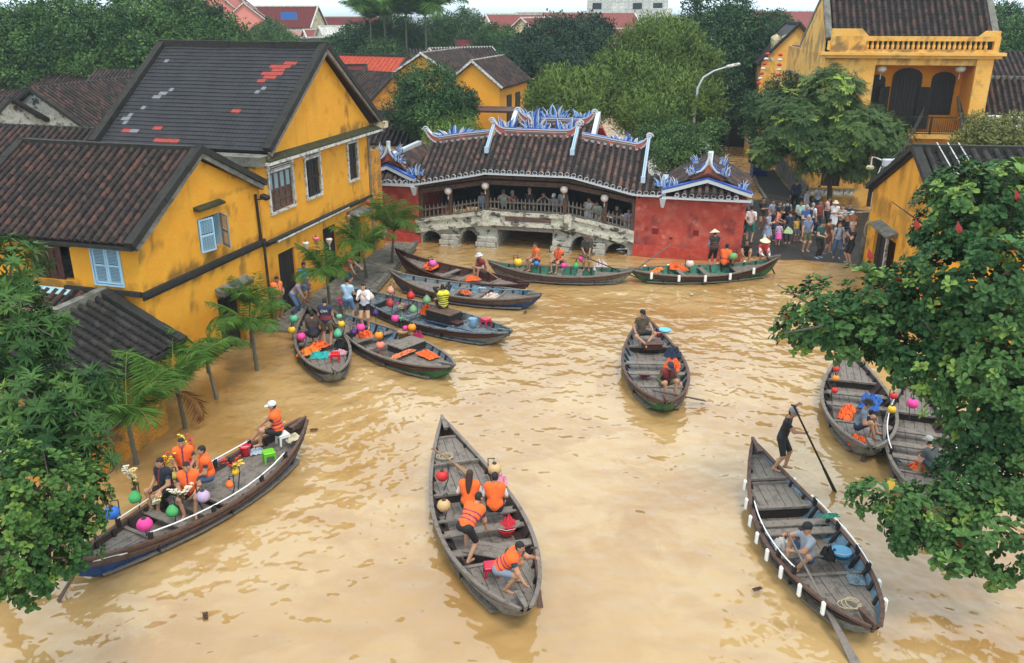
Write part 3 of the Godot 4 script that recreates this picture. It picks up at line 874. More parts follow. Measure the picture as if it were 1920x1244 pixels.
func house_b():
	var o := thing("large_house", "tall yellow house with slate roof patched in red tiles", "house", Vector3(-9.80, 0, -28.45), deg_to_rad(-15.8))
	var b := MB.new()
	# holes are measured from z=-2.5 backwards
	wall(b, Vector3(0, 0, -2.5), Vector3(0, 0, -1), 9.4, -0.5, 6.0, Vector3(-0.3, 0, 0), [[0.72, 4.1, 2.4, 5.55], [3.45, 4.1, 4.62, 5.6], [7.25, 4.12, 8.12, 5.7], [0.88, -0.5, 2.1, 2.47], [4.5, -0.5, 5.65, 2.58], [7.0, -0.5, 8.05, 2.58]], [[3.1, 0.3, 0.15, 0.6], [0.2, 0.45, 1, 0.6], [6.0, 0.1, 0.15, 0.5]])
	part("side_wall", b, M.yellow, o)
	b = MB.new()
	grid_face(b, Vector3(0, 6.0, -2.9), Vector3(0, 6.0, -7.9), Vector3(0, 9.6, -7.9), Vector3(0, 6.1, -2.9), Vector3.RIGHT, [[6.1, 0.9, 0.1, 0.85]])
	grid_face(b, Vector3(0, 6.0, -7.9), Vector3(0, 6.0, -12.4), Vector3(0, 6.1, -12.4), Vector3(0, 9.6, -7.9), Vector3.RIGHT, [[6.1, 0.9, 0.1, 0.85]])
	b.poly([Vector3(-0.3, 6.0, -2.9), Vector3(-0.3, 9.55, -7.9), Vector3(-0.3, 6.0, -12.3)], Vector3.ZERO, Vector3(0.1, 0, 0))
	part("gable_wall", b, M.yellow, o)
	b = MB.new()
	wall(b, Vector3(-0.3, 0, -2.5), Vector3(-1, 0, 0), 7.2, -0.5, 6.0, Vector3(0, 0, -0.3))
	b.box(Vector3(-3.6, 2.7, -11.9), Vector3(7.2, 6.4, 0.3))
	b.box(Vector3(-7.35, 2.7, -7.2), Vector3(0.3, 6.4, 9.1))
	b.box(Vector3(-3.6, 6.10, -2.75), Vector3(7.7, 0.34, 0.75))
	part("front_wall", b, M.concrete, o)
	b = MB.new()
	b.box(Vector3(-3.7, 3.0, -7.2), Vector3(7.0, 0.14, 8.9)); b.box(Vector3(-3.7, 5.95, -7.4), Vector3(7.0, 0.1, 9.3))
	part("upper_floors", b, M.wood_brown, o)
	b = MB.new()
	b.box(Vector3(0.2, 5.98, -7.7), Vector3(0.44, 0.1, 10.0))
	part("gable_ledge", b, M.white, o)
	b = MB.new()
	b.hexa([Vector3(0, 6.03, -2.8), Vector3(0.4, 6.03, -2.8), Vector3(0.4, 6.03, -12.6), Vector3(0, 6.03, -12.6), Vector3(0, 6.22, -2.8), Vector3(0.4, 6.09, -2.8), Vector3(0.4, 6.09, -12.6), Vector3(0, 6.22, -12.6)])
	part("mossy_coping", b, M.moss, o)
	b = MB.new()
	b.box(Vector3(0.05, 3.05, -7.2), Vector3(0.12, 0.12, 9.3))
	b.box(Vector3(0.1, 3.13, -6.5), Vector3(0.22, 0.05, 7.9))
	part("moulding", b, M.concrete_dark, o)
	b = MB.new()
	b.tube([Vector3(0.16, 3.02, -3.2), Vector3(0.16, 3.06, -9.2)], [0.05], 6)
	part("gutter_pipe", b, M.white, o)
	# windows
	for w in [[-4.06, 4.1, 1.68, 1.45, 0], [-6.535, 4.1, 1.17, 1.5, 1], [-10.185, 4.12, 0.87, 1.58, 1]]:
		var wn := Node3D.new()
		wn.name = "window"
		wn.position = Vector3(0, w[1], w[0])
		wn.rotation.y = PI / 2
		o.add_child(wn, true)
		frame(wn, T(Vector3(0, 0, 0.02)), w[2], w[3], 0.09, 0.1, M.white)
		if w[4]:
			plank_door(wn, T(Vector3(-w[2] / 4, 0, -0.06)), w[2] / 2 - 0.01, w[3], M.wood_dark, 3, "shutter")
			plank_door(wn, T(Vector3(w[2] / 4, 0, -0.06)), w[2] / 2 - 0.01, w[3], M.wood_dark, 3, "shutter")
		else:
			for i in 4:
				var x: float = -w[2] / 2 + (i + 0.5) * w[2] / 4
				b = MB.new()
				for s in [-1, 1]: b.box(Vector3(x + s * 0.185, w[3] / 2, -0.06), Vector3(0.05, w[3], 0.05))
				for y in [0.03, 0.4, 0.76, w[3] - 0.04]: b.box(Vector3(x, y, -0.06), Vector3(0.32, 0.07, 0.05))
				b.box(Vector3(x, 0.4, -0.075), Vector3(0.32, 0.75, 0.02))
				part("casement", b, M.wood_brown, wn)
				b = MB.new()
				b.box(Vector3(x, 1.1, -0.075), Vector3(0.32, 0.6, 0.01))
				part("pane", b, M.pale_glass, wn)
		b = MB.new()
		b.box(Vector3(0, w[3] + 0.19, 0.03), Vector3(w[2] + 0.3, 0.17, 0.06))
		part("vent", b, M.white, wn)
		b = MB.new()
		for y in [-0.035, 0.04]: b.box(Vector3(0, w[3] + 0.19 + y, 0.055), Vector3(w[2] * 0.9, 0.035, 0.02))
		part("painted_vent_slot", b, M.wood_dark, wn)  # dark strips on the vent face stand in for its shaded openings
	for d in [[-3.99, 1.22, 2.97], [-7.575, 1.15, 3.08], [-10.025, 1.05, 3.08]]:
		plank_door(o, Transform3D(Basis(Vector3.UP, PI / 2), Vector3(-0.1, -0.5, d[0])), d[1], d[2], M.wood_dark, 6)
	b = MB.new()
	b.hexa([Vector3(0, 2.75, -9.3), Vector3(0.55, 2.62, -9.3), Vector3(0.55, 2.62, -10.8), Vector3(0, 2.75, -10.8), Vector3(0, 2.83, -9.3), Vector3(0.55, 2.67, -9.3), Vector3(0.55, 2.67, -10.8), Vector3(0, 2.83, -10.8)])
	part("awning", b, M.concrete, o)
	# roof of interlocking slate-coloured tiles, laid course by course
	var roof := Node3D.new()
	roof.name = "roof"
	o.add_child(roof)
	var rg := RandomNumberGenerator.new()
	rg.seed = 77
	var ez := Vector3(0, 3.38, -4.75)
	var S := ez.length()
	ez /= S
	var ey := Vector3.RIGHT.cross(ez) * -1.0
	if ey.y < 0: ey = -ey
	var bs := Basis(Vector3.RIGHT, ey, ez)
	var rows := 27
	var cols := 40
	var tw := 7.3 / cols
	var tl := S / rows
	var tile := MB.new()
	var L := tl * 1.12
	var pr := [Vector2(-0.5, 0), Vector2(-0.38, 0.028), Vector2(-0.16, 0.028), Vector2(-0.06, 0.004), Vector2(0.12, 0.028), Vector2(0.34, 0.028), Vector2(0.5, 0)]
	for i in 6:
		var p0 := Vector3(pr[i].x * tw, pr[i].y + 0.03, 0)
		var p1 := Vector3(pr[i + 1].x * tw, pr[i + 1].y + 0.03, 0)
		tile.quad(p0, p1, p1 + Vector3(0, -0.028, L), p0 + Vector3(0, -0.028, L))
		tile.face(p0, p1, p1 - Vector3(0, 0.045, 0), p0 - Vector3(0, 0.045, 0), Vector3(0, 0, -1))
	var patch := {}
	for q in [[22, 33, 3], [21, 30, 5], [20, 31, 3], [19, 29, 5], [18, 30, 3], [17, 29, 2], [1, 13, 6], [3, 4, 2], [4, 11, 2], [9, 27, 2]]:
		for k in q[2]: patch[Vector2i(q[1] + k, q[0])] = 1
	for q in [[14, 9, 1], [13, 7, 2], [12, 6, 2], [9, 5, 1], [7, 3, 1], [6, 2, 2], [5, 3, 1], [3, 6, 2], [22, 3, 1], [15, 31, 1], [14, 30, 1]]:
		for k in q[2]: patch[Vector2i(q[1] + k, q[0])] = 2
	var slate := MB.new()
	var rm := tile.mesh(M.red_tile)
	var gm := tile.mesh(M.grey_tile)
	for back in 2:
		for j in rows:
			for i in cols:
				var bb := bs if back == 0 else Basis(Vector3.LEFT, Vector3(ey.x, ey.y, -ey.z), Vector3(ez.x, ez.y, -ez.z))
				var og := Vector3(-7.15 + (i + 0.5) * tw, 6.36, -3.1) + ez * (j * tl) if back == 0 else Vector3(-7.15 + (i + 0.5) * tw, 6.36, -12.7) + Vector3(ez.x, ez.y, -ez.z) * (j * tl)
				var xf := Transform3D(bb * Basis(Vector3.UP, rg.randf_range(-0.012, 0.012)), og + bb * Vector3(0, rg.randf_range(-0.003, 0.004) + 0.01 * sin(i * 0.35) * sin(j * 0.3), 0))
				var k: int = patch.get(Vector2i(i, j), 0) if back == 0 else 0
				if k == 1: part("red_roof_tile", rm, null, roof, xf)
				elif k == 2: part("grey_roof_tile", gm, null, roof, xf)
				else:
					var s := rg.randf_range(0.8, 1.15)
					slate.add(tile, xf, Color(s, s, s))
	part("roof_tiles", slate, M.slate, roof, Transform3D.IDENTITY, "stuff")
	b = MB.new()
	roof_slab(b, Vector3(-7.2, 6.34, -3.1), Vector3.RIGHT, ez * S, 7.4)
	roof_slab(b, Vector3(-7.2, 6.34, -12.7), Vector3.RIGHT, Vector3(0, 3.38, 4.75), 7.4)
	part("roof_slab", b, M.wood_dark, roof)
	b = MB.new()
	ridge_bar(b, Vector3(-7.3, 9.86, -7.9), Vector3(0.35, 9.86, -7.9), 0.3, 0.26, 0.02, 16)
	for x in [-7.2, 0.24]:
		ridge_bar(b, Vector3(x, 6.46, -2.95), Vector3(x, 9.86, -7.85), 0.3, 0.22, 0.0, 10)
		ridge_bar(b, Vector3(x, 9.86, -7.95), Vector3(x, 6.4, -12.8), 0.3, 0.22, 0.0, 10)
	part("ridge", b, M.concrete_dark, roof)
	b = MB.new()
	b.bar(Vector3(0.3, 6.28, -3.0), Vector3(0.3, 9.66, -7.9), 0.1, 0.2)
	b.bar(Vector3(0.3, 9.66, -7.9), Vector3(0.3, 6.28, -12.8), 0.1, 0.2)
	part("verge_board", b, M.wood_grey, roof)
	b = MB.new()
	b.box(Vector3(0.3, 6.2, -12.75), Vector3(0.5, 0.28, 0.5))
	b.box(Vector3(-0.05, 6.15, -2.75), Vector3(0.6, 0.22, 0.55))
	part("eave_block", b, M.cream, roof)
	# the narrow wing behind, seen beyond the corner
	b = MB.new()
	b.box(Vector3(-0.35, 2.2, -12.6), Vector3(0.7, 5.6, 1.1))
	part("corner_wing", b, M.yellow_stained, o)

# ---- covered bridge: local x runs along it to the right, z towards the camera ----
func b_deck(x: float) -> float:
	if x > -3.2: return lerpf(1.86, 1.22, clampf((x + 3.2) / 3.2, 0, 1))
	if x < -7.3: return lerpf(1.80, 1.22, clampf((-7.3 - x) / 3.5, 0, 1))
	return 1.83
func b_rise(x: float) -> float: return b_deck(x) - 1.83
func tile_field(parent: Node3D, cols: Array, tl: float, mats: Array, nparts: int, seed_: int, weights := [5, 4, 3, 2, 1]):
	# cols: [eave point, ridge point] of each row of barrel tiles, in order along the eave
	var rg := RandomNumberGenerator.new()
	rg.seed = seed_
	var pan := MB.new()
	var slots := []
	var pxf := parent.global_transform
	var pitch: float = cols[0][0].distance_to(cols[1][0])
	var tile := barrel(pitch * 0.33, tl * 1.2)
	var tmesh := []
	for m in mats: tmesh.append(tile.mesh(m))
	for i in cols.size():
		var e: Vector3 = cols[i][0]
		var up: Vector3 = cols[i][1] - e
		var rows := maxi(1, int(round(up.length() / tl)))
		var nx: Vector3 = cols[mini(i + 1, cols.size() - 1)][0] - cols[maxi(i - 1, 0)][0]
		var ez := up.normalized()
		var ey := ez.cross(nx).normalized()
		if ey.y < 0: ey = -ey
		var bs := Basis(ey.cross(ez), ey, ez)
		for j in rows:
			var p := e + up * (float(j) / rows)
			var xf := Transform3D(bs * Basis(Vector3.UP, rg.randf_range(-0.03, 0.03)) * Basis(Vector3.RIGHT, -0.09), p + ey * (0.05 + rg.randf_range(-0.004, 0.006)) + bs.x * rg.randf_range(-0.008, 0.008))
			var pick := rg.randf() * 15.0
			var mi := 0
			while mi < mats.size() - 1 and pick > weights[mi]:
				pick -= weights[mi]; mi += 1
			slots.append([(pxf * xf.origin).distance_to(cam_pos), xf, mi])
			if i > 0:
				var e0: Vector3 = cols[i - 1][0]
				var u0: Vector3 = cols[i - 1][1] - e0
				var t0 := float(j) / rows
				var t1 := float(j + 1) / rows
				var a := e0 + u0 * t0 + ey * 0.05
				var d := e + up * t0 + ey * 0.05
				pan.quad(a, d, e + up * t1 + ey * 0.03, e0 + u0 * t1 + ey * 0.03)
				pan.face(a, d, d - ey * 0.03, a - ey * 0.03, -ez)
	slots.sort_custom(func(a, b): return a[0] < b[0])
	var rest := []
	for m in mats: rest.append(MB.new())
	for k in slots.size():
		if k < nparts: part("roof_tile", tmesh[slots[k][2]], null, parent, slots[k][1])
		else: rest[slots[k][2]].add(tile, slots[k][1])
	for mi in mats.size():
		if rest[mi].v.size(): part("roof_tiles", rest[mi], mats[mi], parent, Transform3D.IDENTITY, "stuff")
	part("pan_tiles", pan, M.pan, parent, Transform3D.IDENTITY, "stuff")
const BLUE := Color(0.03, 0.085, 0.36)
const PALE := Color(0.16, 0.33, 0.68)
const CHINA := Color(0.50, 0.53, 0.56)
func flame(parent: Node3D, xf: Transform3D, w: float, h: float, n: int, seed_: int, shape := 0):
	# porcelain-mosaic ridge ornament: curling tongues of blue with white rims
	var rg := RandomNumberGenerator.new()
	rg.seed = seed_
	var b := MB.new()
	var cols := [BLUE, PALE, BLUE, CHINA, PALE]
	for i in n:
		var u := (i + 0.5) / n * 2 - 1
		var env := 1.0 - absf(u) * 0.75 if shape == 0 else (0.45 + 0.55 * (1 - absf(u)) * rg.randf_range(0.6, 1.2) if shape == 1 else 0.5 + 0.5 * absf(u))
		var hh := h * 1.25 * env * rg.randf_range(0.75, 1.1)
		var lean := u * 0.5 * w * 0.35 + rg.randf_range(-0.1, 0.1) * w
		var curl := rg.randf_range(-1, 1) * h * 0.25
		var pts := []
		for k in 6:
			var t := k / 5.0
			pts.append(Vector3(u * w * 0.46 + lean * t * t + curl * sin(t * 4.0) * t, hh * t, rg.randf_range(-0.02, 0.02)))
		var r := w / n * 0.66 * rg.randf_range(0.8, 1.2)
		b.col = cols[i % cols.size()]
		b.tube(pts, [r, r * 1.05, r * 0.8, r * 0.65, r * 0.45, r * 0.12], 5)
		if i % 2 == 0:
			b.col = CHINA
			b.tube([pts[0] + Vector3(r * 0.8, 0, 0.05), pts[2] + Vector3(r * 0.7, 0, 0.06), pts[4] + Vector3(r * 0.5, 0, 0.04), pts[5] + Vector3(0, h * 0.05, 0)], [r * 0.3, r * 0.35, r * 0.25, r * 0.1], 4)
	for i in n:
		var a := rg.randf_range(-0.45, 0.45) * w
		b.col = [PALE, BLUE, CHINA][i % 3]
		var y := rg.randf_range(0.05, 0.4) * h
		var rr := rg.randf_range(0.05, 0.09) * h
		var ring := []
		for k in 8: ring.append(Vector3(a + cos(k * 0.85) * rr, y + sin(k * 0.85) * rr, 0.07))
		b.tube(ring, [rr * 0.35], 4)
	return part("ceramic_ornament", b, M.glaze, parent, xf)
func scroll(b: MB, c: Vector3, r: float, sgn: float):
	var pts := []
	for k in 15:
		var a := k * 0.62
		var q := r * (1 - k / 17.0)
		pts.append(c + Vector3(sgn * cos(a) * q, sin(a) * q, 0))
	b.tube(pts, [r * 0.2], 5)
func ridge_band(parent: Node3D, pts: Array, h: float, ends := [true, true]):
	# painted ridge wall: red field with white rims, blue top line, curled ends
	var red := Color(0.42, 0.10, 0.075)
	var b := MB.new()
	var tot := pts.size()
	for i in tot - 1:
		var a: Vector3 = pts[i]
		var d: Vector3 = pts[i + 1]
		b.col = red
		b.bar(a + Vector3.UP * h * 0.5, d + Vector3.UP * h * 0.5, 0.2, h)
		b.col = Color(0.15, 0.09, 0.065)
		var dx := (d - a) * 0.12
		b.bar(a + dx + Vector3(0, h * 0.5, 0.02), d - dx + Vector3(0, h * 0.5, 0.02), 0.19, h * 0.42)
		b.col = CHINA
		for y in [0.03, 0.24, 0.76]: b.bar(a + Vector3(0, h * y, 0.012), d + Vector3(0, h * y, 0.012), 0.2, 0.035)
		b.col = CHINA
		b.bar(a + Vector3(0, h + 0.025, 0), d + Vector3(0, h + 0.025, 0), 0.3, 0.05)
		b.col = BLUE
		b.bar(a + Vector3(0, h + 0.065, 0), d + Vector3(0, h + 0.065, 0), 0.22, 0.03)
	for e in 2:
		if not ends[e]: continue
		var p: Vector3 = pts[0] if e == 0 else pts[tot - 1]
		var s := -1.0 if e == 0 else 1.0
		var last := p
		for k in 5:
			var t := (k + 1) / 5.0
			var q := p + Vector3(s * 0.62 * t, 0.42 * t * t, 0)
			b.col = red
			b.bar(last + Vector3.UP * h * 0.5, q + Vector3.UP * h * 0.5 * (1 - 0.2 * t), 0.19, h * (1 - 0.35 * t))
			b.col = CHINA
			b.bar(last + Vector3.UP * (h + 0.02), q + Vector3.UP * (h + 0.02), 0.25, 0.05)
			b.bar(last + Vector3.UP * 0.02, q + Vector3.UP * (0.02 + 0.1 * t), 0.25, 0.05)
			last = q
		b.col = CHINA
		scroll(b, last + Vector3(s * 0.02, h * 0.85, 0.06), 0.17, s)
	return part("ridge_band", b, M.glaze, parent)

func bridge():
	var o := thing("covered_bridge", "covered footbridge with red end walls, tiled roof and blue ceramic ridges", "bridge", Vector3(5.85, 0, -40.41), deg_to_rad(-13.5))
	var b := MB.new()
	# piers and arches: soffit height over x, front face at z=0
	var soffit := func(x: float) -> float:
		for a in [[-10.75, -9.72, 0.62, 0.15], [-8.72, -7.82, 0.78, 0.25], [-3.05, -1.95, 0.80, 0.25], [-1.33, -0.25, 0.55, 0.1]]:
			if x > a[0] and x < a[1]:
				var u: float = (x - (a[0] + a[1]) / 2) / ((a[1] - a[0]) / 2)
				return a[3] + (a[2] - a[3]) * sqrt(maxf(0, 1 - u * u))
		if x > -6.78 and x < -4.0: return 0.98
		return -0.8
	var x := -11.0
	var dx := 0.09
	while x < 0.05:
		var y0: float = soffit.call(x + dx / 2)
		var ya := b_deck(x) - 0.66
		var yb := b_deck(x + dx) - 0.66
		b.hexa([Vector3(x, y0, -4.0), Vector3(x + dx, y0, -4.0), Vector3(x + dx, y0, -0.08), Vector3(x, y0, -0.08), Vector3(x, ya, -4.0), Vector3(x + dx, yb, -4.0), Vector3(x + dx, yb, -0.08), Vector3(x, ya, -0.08)])
		x += dx
	part("arches", b, M.stone, o)
	for p in [[-9.72, -8.72], [-7.82, -6.78], [-4.0, -3.05], [-1.95, -1.33]]:
		for k in 4:
			b = MB.new()
			var w: float = p[1] - p[0]
			var n := 2 if w > 0.8 else 1
			for q in n:
				var sw := w / n
				b.bbox(Vector3(p[0] + sw * (q + 0.5) + (0.04 if k % 2 else -0.04) * (n - 1), -0.36 + k * 0.26, 0.12 - 0.05 * k), Vector3(sw - 0.015, 0.25, 0.5), 0.025)
			part("pier_stone", b, M.stone, o)
	# parapet band under the rail
	b = MB.new()
	for s in [[-11.0, -7.3], [-7.3, -3.2], [-3.2, 0.0]]:
		var d0: float = b_deck(s[0])
		var d1: float = b_deck(s[1])
		for q in [[-0.68, -0.5, 0.16], [-0.5, -0.16, 0.05], [-0.16, 0.0, 0.14]]:
			b.hexa([Vector3(s[0], d0 + q[0], -0.4), Vector3(s[1], d1 + q[0], -0.4), Vector3(s[1], d1 + q[0], q[2]), Vector3(s[0], d0 + q[0], q[2]), Vector3(s[0], d0 + q[1], -0.4), Vector3(s[1], d1 + q[1], -0.4), Vector3(s[1], d1 + q[1], q[2]), Vector3(s[0], d0 + q[1], q[2])])
	for px in [-7.3, -3.2]: b.box(Vector3(px, 1.48, 0.06), Vector3(0.36, 0.74, 0.3))
	part("parapet", b, mat(Color(1.12, 1.12, 1.1), 0.9, M.stone.albedo_texture, 0.42), o)
	b = MB.new()
	b.box(Vector3(-5.2, 1.5, 0.06), Vector3(2.3, 0.2, 0.05))
	part("lattice_panel", b, mat(Color(0.42, 0.19, 0.15), 0.8), o)
	b = MB.new()
	for i in 24:
		for sg in [-1, 1]: b.box(Vector3(-6.28 + i * 0.094, 1.5, 0.092), Vector3(0.018, 0.22, 0.015), Basis(Vector3.BACK, sg * 0.6))
	part("lattice", b, M.concrete, o)
	b = MB.new()
	b.box(Vector3(-5.39, 1.05, -0.02), Vector3(2.9, 0.22, 0.26))
	part("main_beam", b, M.wood_grey, o)
	# floor, added back screen, ceiling
	b = MB.new()
	for s in [[-11.0, -7.3], [-7.3, -3.2], [-3.2, 0.0]]:
		var d0: float = b_deck(s[0]) - 0.78
		var d1: float = b_deck(s[1]) - 0.78
		b.hexa([Vector3(s[0], d0 - 0.2, -4.0), Vector3(s[1], d1 - 0.2, -4.0), Vector3(s[1], d1 - 0.2, -0.4), Vector3(s[0], d0 - 0.2, -0.4), Vector3(s[0], d0, -4.0), Vector3(s[1], d1, -4.0), Vector3(s[1], d1, -0.4), Vector3(s[0], d0, -0.4)])
	part("floor", b, M.wood_dark, o)
	b = MB.new()
	b.box(Vector3(-5.4, 2.9, -4.0), Vector3(10.9, 3.6, 0.1))  # dark wood screen added across the open back to darken the interior
	for px in [-9.2, -7.3, -3.4, -1.45]: b.box(Vector3(px, 2.8, -2.6), Vector3(0.2, 3, 0.2))
	part("added_back_screen", b, M.wood_dark, o)
	# posts, beams, rails, pickets
	var posts := [-10.72, -9.2, -7.3, -3.4, -1.45, -0.08]
	for px in posts:
		b = MB.new()
		b.box(Vector3(px, (b_deck(px) + 3.3 + b_rise(px)) / 2, -0.12), Vector3(0.19, 1.5, 0.19))
		part("post", b, M.wood_brown, o)
	for i in 5:
		b = MB.new()
		var a: float = posts[i]
		var d: float = posts[i + 1]
		b.bar(Vector3(a, 3.25 + b_rise(a), -0.1), Vector3(d, 3.25 + b_rise(d), -0.1), 0.16, 0.22)
		b.bar(Vector3(a, 3.5 + b_rise(a), -0.1), Vector3(d, 3.5 + b_rise(d), -0.1), 0.12, 0.14)
		part("eave_beam", b, M.wood_brown, o)
		b = MB.new()
		for y in [0.06, 0.46]: b.bar(Vector3(a + 0.1, b_deck(a) + y, -0.1), Vector3(d - 0.1, b_deck(d) + y, -0.1), 0.06, 0.08)
		part("rail", b, M.wood_grey, o)
		var n := int((d - a - 0.2) / 0.19)
		for k in n:
			var px: float = a + 0.1 + (k + 0.5) * (d - a - 0.2) / n
			b = MB.new()
			var yb := b_deck(px) + 0.02
			b.box(Vector3(0, 0.3, 0), Vector3(0.055, 0.56, 0.05))
			b.hexa([Vector3(-0.0275, 0.58, -0.025), Vector3(0.0275, 0.58, -0.025), Vector3(0.0275, 0.58, 0.025), Vector3(-0.0275, 0.58, 0.025), Vector3(-0.004, 0.68, -0.004), Vector3(0.004, 0.68, -0.004), Vector3(0.004, 0.68, 0.004), Vector3(-0.004, 0.68, 0.004)])
			part("picket", b, M.wood_grey, o, T(Vector3(px, yb, -0.06)))
	# red end walls
	var fl := [0.0, 0.0]
	for s in [[0.0, 5.0], [-13.6, -10.85]]:
		b = MB.new()
		b.hexa([Vector3(s[0], 0.55, -5.0), Vector3(s[1], 0.55, -5.0), Vector3(s[1], 0.55, 0.0), Vector3(s[0], 0.55, 0.0), Vector3(s[0], 3.0, -5.0), Vector3(s[1] + (0.08 if s[0] == 0 else 0.0), 3.0, -5.0), Vector3(s[1] + (0.08 if s[0] == 0 else 0.0), 3.0, 0.0), Vector3(s[0], 3.0, 0.0)])
		grid_face(b, Vector3(s[0], 0.5, 0.004), Vector3(s[1], 0.5, 0.004), Vector3(s[1] + (0.08 if s[0] == 0 else 0.0), 3.0, 0.004), Vector3(s[0], 3.0, 0.004), Vector3.BACK, [[0.6, 0.5, 0.3, 0.5], [2.95, 0.1, 0.35, 0.4]])
		part("end_wall", b, M.red, o)
	var pm := mat(Color(0.96, 0.84, 0.82), 0.85, M.red.albedo_texture, 0.31)
	for s in [[-0.06, 5.05], [-13.6, -10.8]]:
		b = MB.new()
		b.hexa([Vector3(s[0], -0.6, -5.0), Vector3(s[1], -0.6, -5.0), Vector3(s[1], -0.6, 0.12), Vector3(s[0], -0.6, 0.12), Vector3(s[0] + 0.04, 0.56, -5.0), Vector3(s[1] - 0.03, 0.44, -5.0), Vector3(s[1] - 0.03, 0.44, 0.07), Vector3(s[0] + 0.04, 0.6, 0.07)])
		part("plinth", b, pm, o)
	b = MB.new()
	b.box(Vector3(1.0, 1.28, 0.004), Vector3(0.3, 0.28, 0.02))
	b.box(Vector3(2.9, 1.3, 0.004), Vector3(0.26, 0.26, 0.02))
	b.box(Vector3(1.75, 0.98, 0.004), Vector3(0.16, 0.12, 0.02))
	part("wall_patch", b, mat(Color(0.45, 0.14, 0.11), 0.9), o)
	# roof
	var roof := Node3D.new()
	roof.name = "roof"
	o.add_child(roof)
	var ye := func(px: float) -> float: return 3.83 + b_rise(clampf(px, -10.8, 0)) * 1.15
	var yr := func(px: float) -> float:
		if px > -3.2: return lerpf(5.15, 4.72, clampf((px + 3.2) / 3.5, 0, 1))
		if px < -7.3: return lerpf(5.15, 4.72, clampf((-7.3 - px) / 3.5, 0, 1))
		return 5.28
	var cols := []
	x = -12.2
	while x < 1.25:
		var top: float = yr.call(x)
		var e := Vector3(x, ye.call(x), 0.6)
		var r := Vector3(x, top, -2.0)
		if x > 0.35: r = e.lerp(r, 0.42)
		if x < -10.9: r = e.lerp(r, 0.5)
		cols.append([e, r])
		x += 0.31
	tile_field(roof, cols, 0.235, M.bridge_tiles, 260, 9)
	var cap := MB.new()
	cap.col = CHINA
	cap.tube([Vector3(0, 0.03, 0.0), Vector3(0, 0.03, 0.05)], [0.115], 10)
	cap.col = Color(0.12, 0.15, 0.2)
	cap.tube([Vector3(0, 0.03, 0.05), Vector3(0, 0.03, 0.056)], [0.06], 8)
	var capm := cap.mesh(M.glaze)
	for q in cols: part("eave_cap", capm, null, roof, T(q[0] + Vector3(0, 0.03, -0.02)))
	b = MB.new()
	for i in cols.size() - 1:
		b.col = CHINA
		b.bar(cols[i][0] + Vector3(0, -0.05, 0.0), cols[i + 1][0] + Vector3(0, -0.05, 0.0), 0.09, 0.08)
	part("eave_band", b, M.glaze, roof)
	b = MB.new()
	for i in cols.size() - 1:
		b.quad(cols[i][0] - Vector3(0, 0.03, 0), cols[i + 1][0] - Vector3(0, 0.03, 0), cols[i + 1][1] - Vector3(0, 0.03, 0), cols[i][1] - Vector3(0, 0.03, 0))
		var bk := Vector3(0, -2.0, -2.7)
		b.quad(cols[i][1], cols[i + 1][1], cols[i + 1][1] + bk, cols[i][1] + bk)
		if i % 4 == 0: b.box(cols[i][0] + Vector3(0, -0.16, -0.35), Vector3(0.09, 0.12, 0.6))
	part("roof_boards", b, M.wood_dark, roof)
	ridge_band(roof, [Vector3(-6.85, 5.26, -2.0), Vector3(-6.2, 5.24, -2.0), Vector3(-4.3, 5.24, -2.0), Vector3(-3.7, 5.26, -2.0)], 0.34)
	ridge_band(roof, [Vector3(-2.95, 5.16, -2.0), Vector3(-1.5, 4.94, -2.0), Vector3(-0.3, 4.76, -2.0)], 0.3, [false, true])
	ridge_band(roof, [Vector3(-10.35, 4.76, -2.0), Vector3(-9.1, 4.96, -2.0), Vector3(-7.6, 5.16, -2.0)], 0.3, [true, false])
	flame(roof, T(Vector3(-5.3, 5.6, -2.0)), 1.3, 0.85, 11, 1)
	flame(roof, T(Vector3(-6.75, 5.62, -2.0)), 0.95, 0.5, 8, 2, 2)
	flame(roof, T(Vector3(-3.8, 5.62, -2.0)), 0.95, 0.55, 8, 3, 2)
	flame(roof, Transform3D(Basis(Vector3.BACK, -0.16), Vector3(-0.75, 5.1, -2.0)), 1.6, 0.36, 11, 4, 1)
	flame(roof, Transform3D(Basis(Vector3.BACK, 0.14), Vector3(-9.55, 5.16, -2.0)), 1.8, 0.4, 12, 5, 1)
	# ribs that run down the slope between the roof sections
	for q in [[-7.42, 0.55], [-3.18, 0.55], [0.3, 0.78]]:
		b = MB.new()
		var a := Vector3(q[0], yr.call(q[0]) + 0.62, -2.05)
		var d := Vector3(q[0], ye.call(q[0]) + 0.16, 0.6)
		b.col = CHINA
		var p2 := a.lerp(d, q[1])
		b.bar(a, p2, 0.14, 0.24)
		b.col = PALE
		b.bar(a + Vector3(0, 0.02, 0), p2 + Vector3(0, 0.02, 0), 0.06, 0.26)
		b.col = Color(0.42, 0.55, 0.68)
		b.box(p2 + Vector3(0, -0.02, 0.04), Vector3(0.2, 0.3, 0.18))
		b.col = CHINA
		scroll(b, a + Vector3(0.0, 0.12, 0.1), 0.16, 1.0 if q[0] > -4 else -1.0)
		part("roof_rib", b, M.glaze, roof)
	# the shrine hall behind
	cols = []
	x = -7.0
	while x < -2.6:
		cols.append([Vector3(x, 4.6, -3.1), Vector3(x, 5.45, -5.3)])
		x += 0.31
	tile_field(roof, cols, 0.3, M.bridge_tiles, 40, 10)
	ridge_band(roof, [Vector3(-6.3, 5.45, -5.3), Vector3(-5.6, 5.43, -5.3), Vector3(-4.0, 5.43, -5.3), Vector3(-3.5, 5.45, -5.3)], 0.32)
	flame(roof, T(Vector3(-4.95, 5.8, -5.3)), 1.5, 0.7, 13, 6)
	flame(roof, T(Vector3(-6.3, 5.86, -5.3)), 1.0, 0.4, 8, 7, 2)
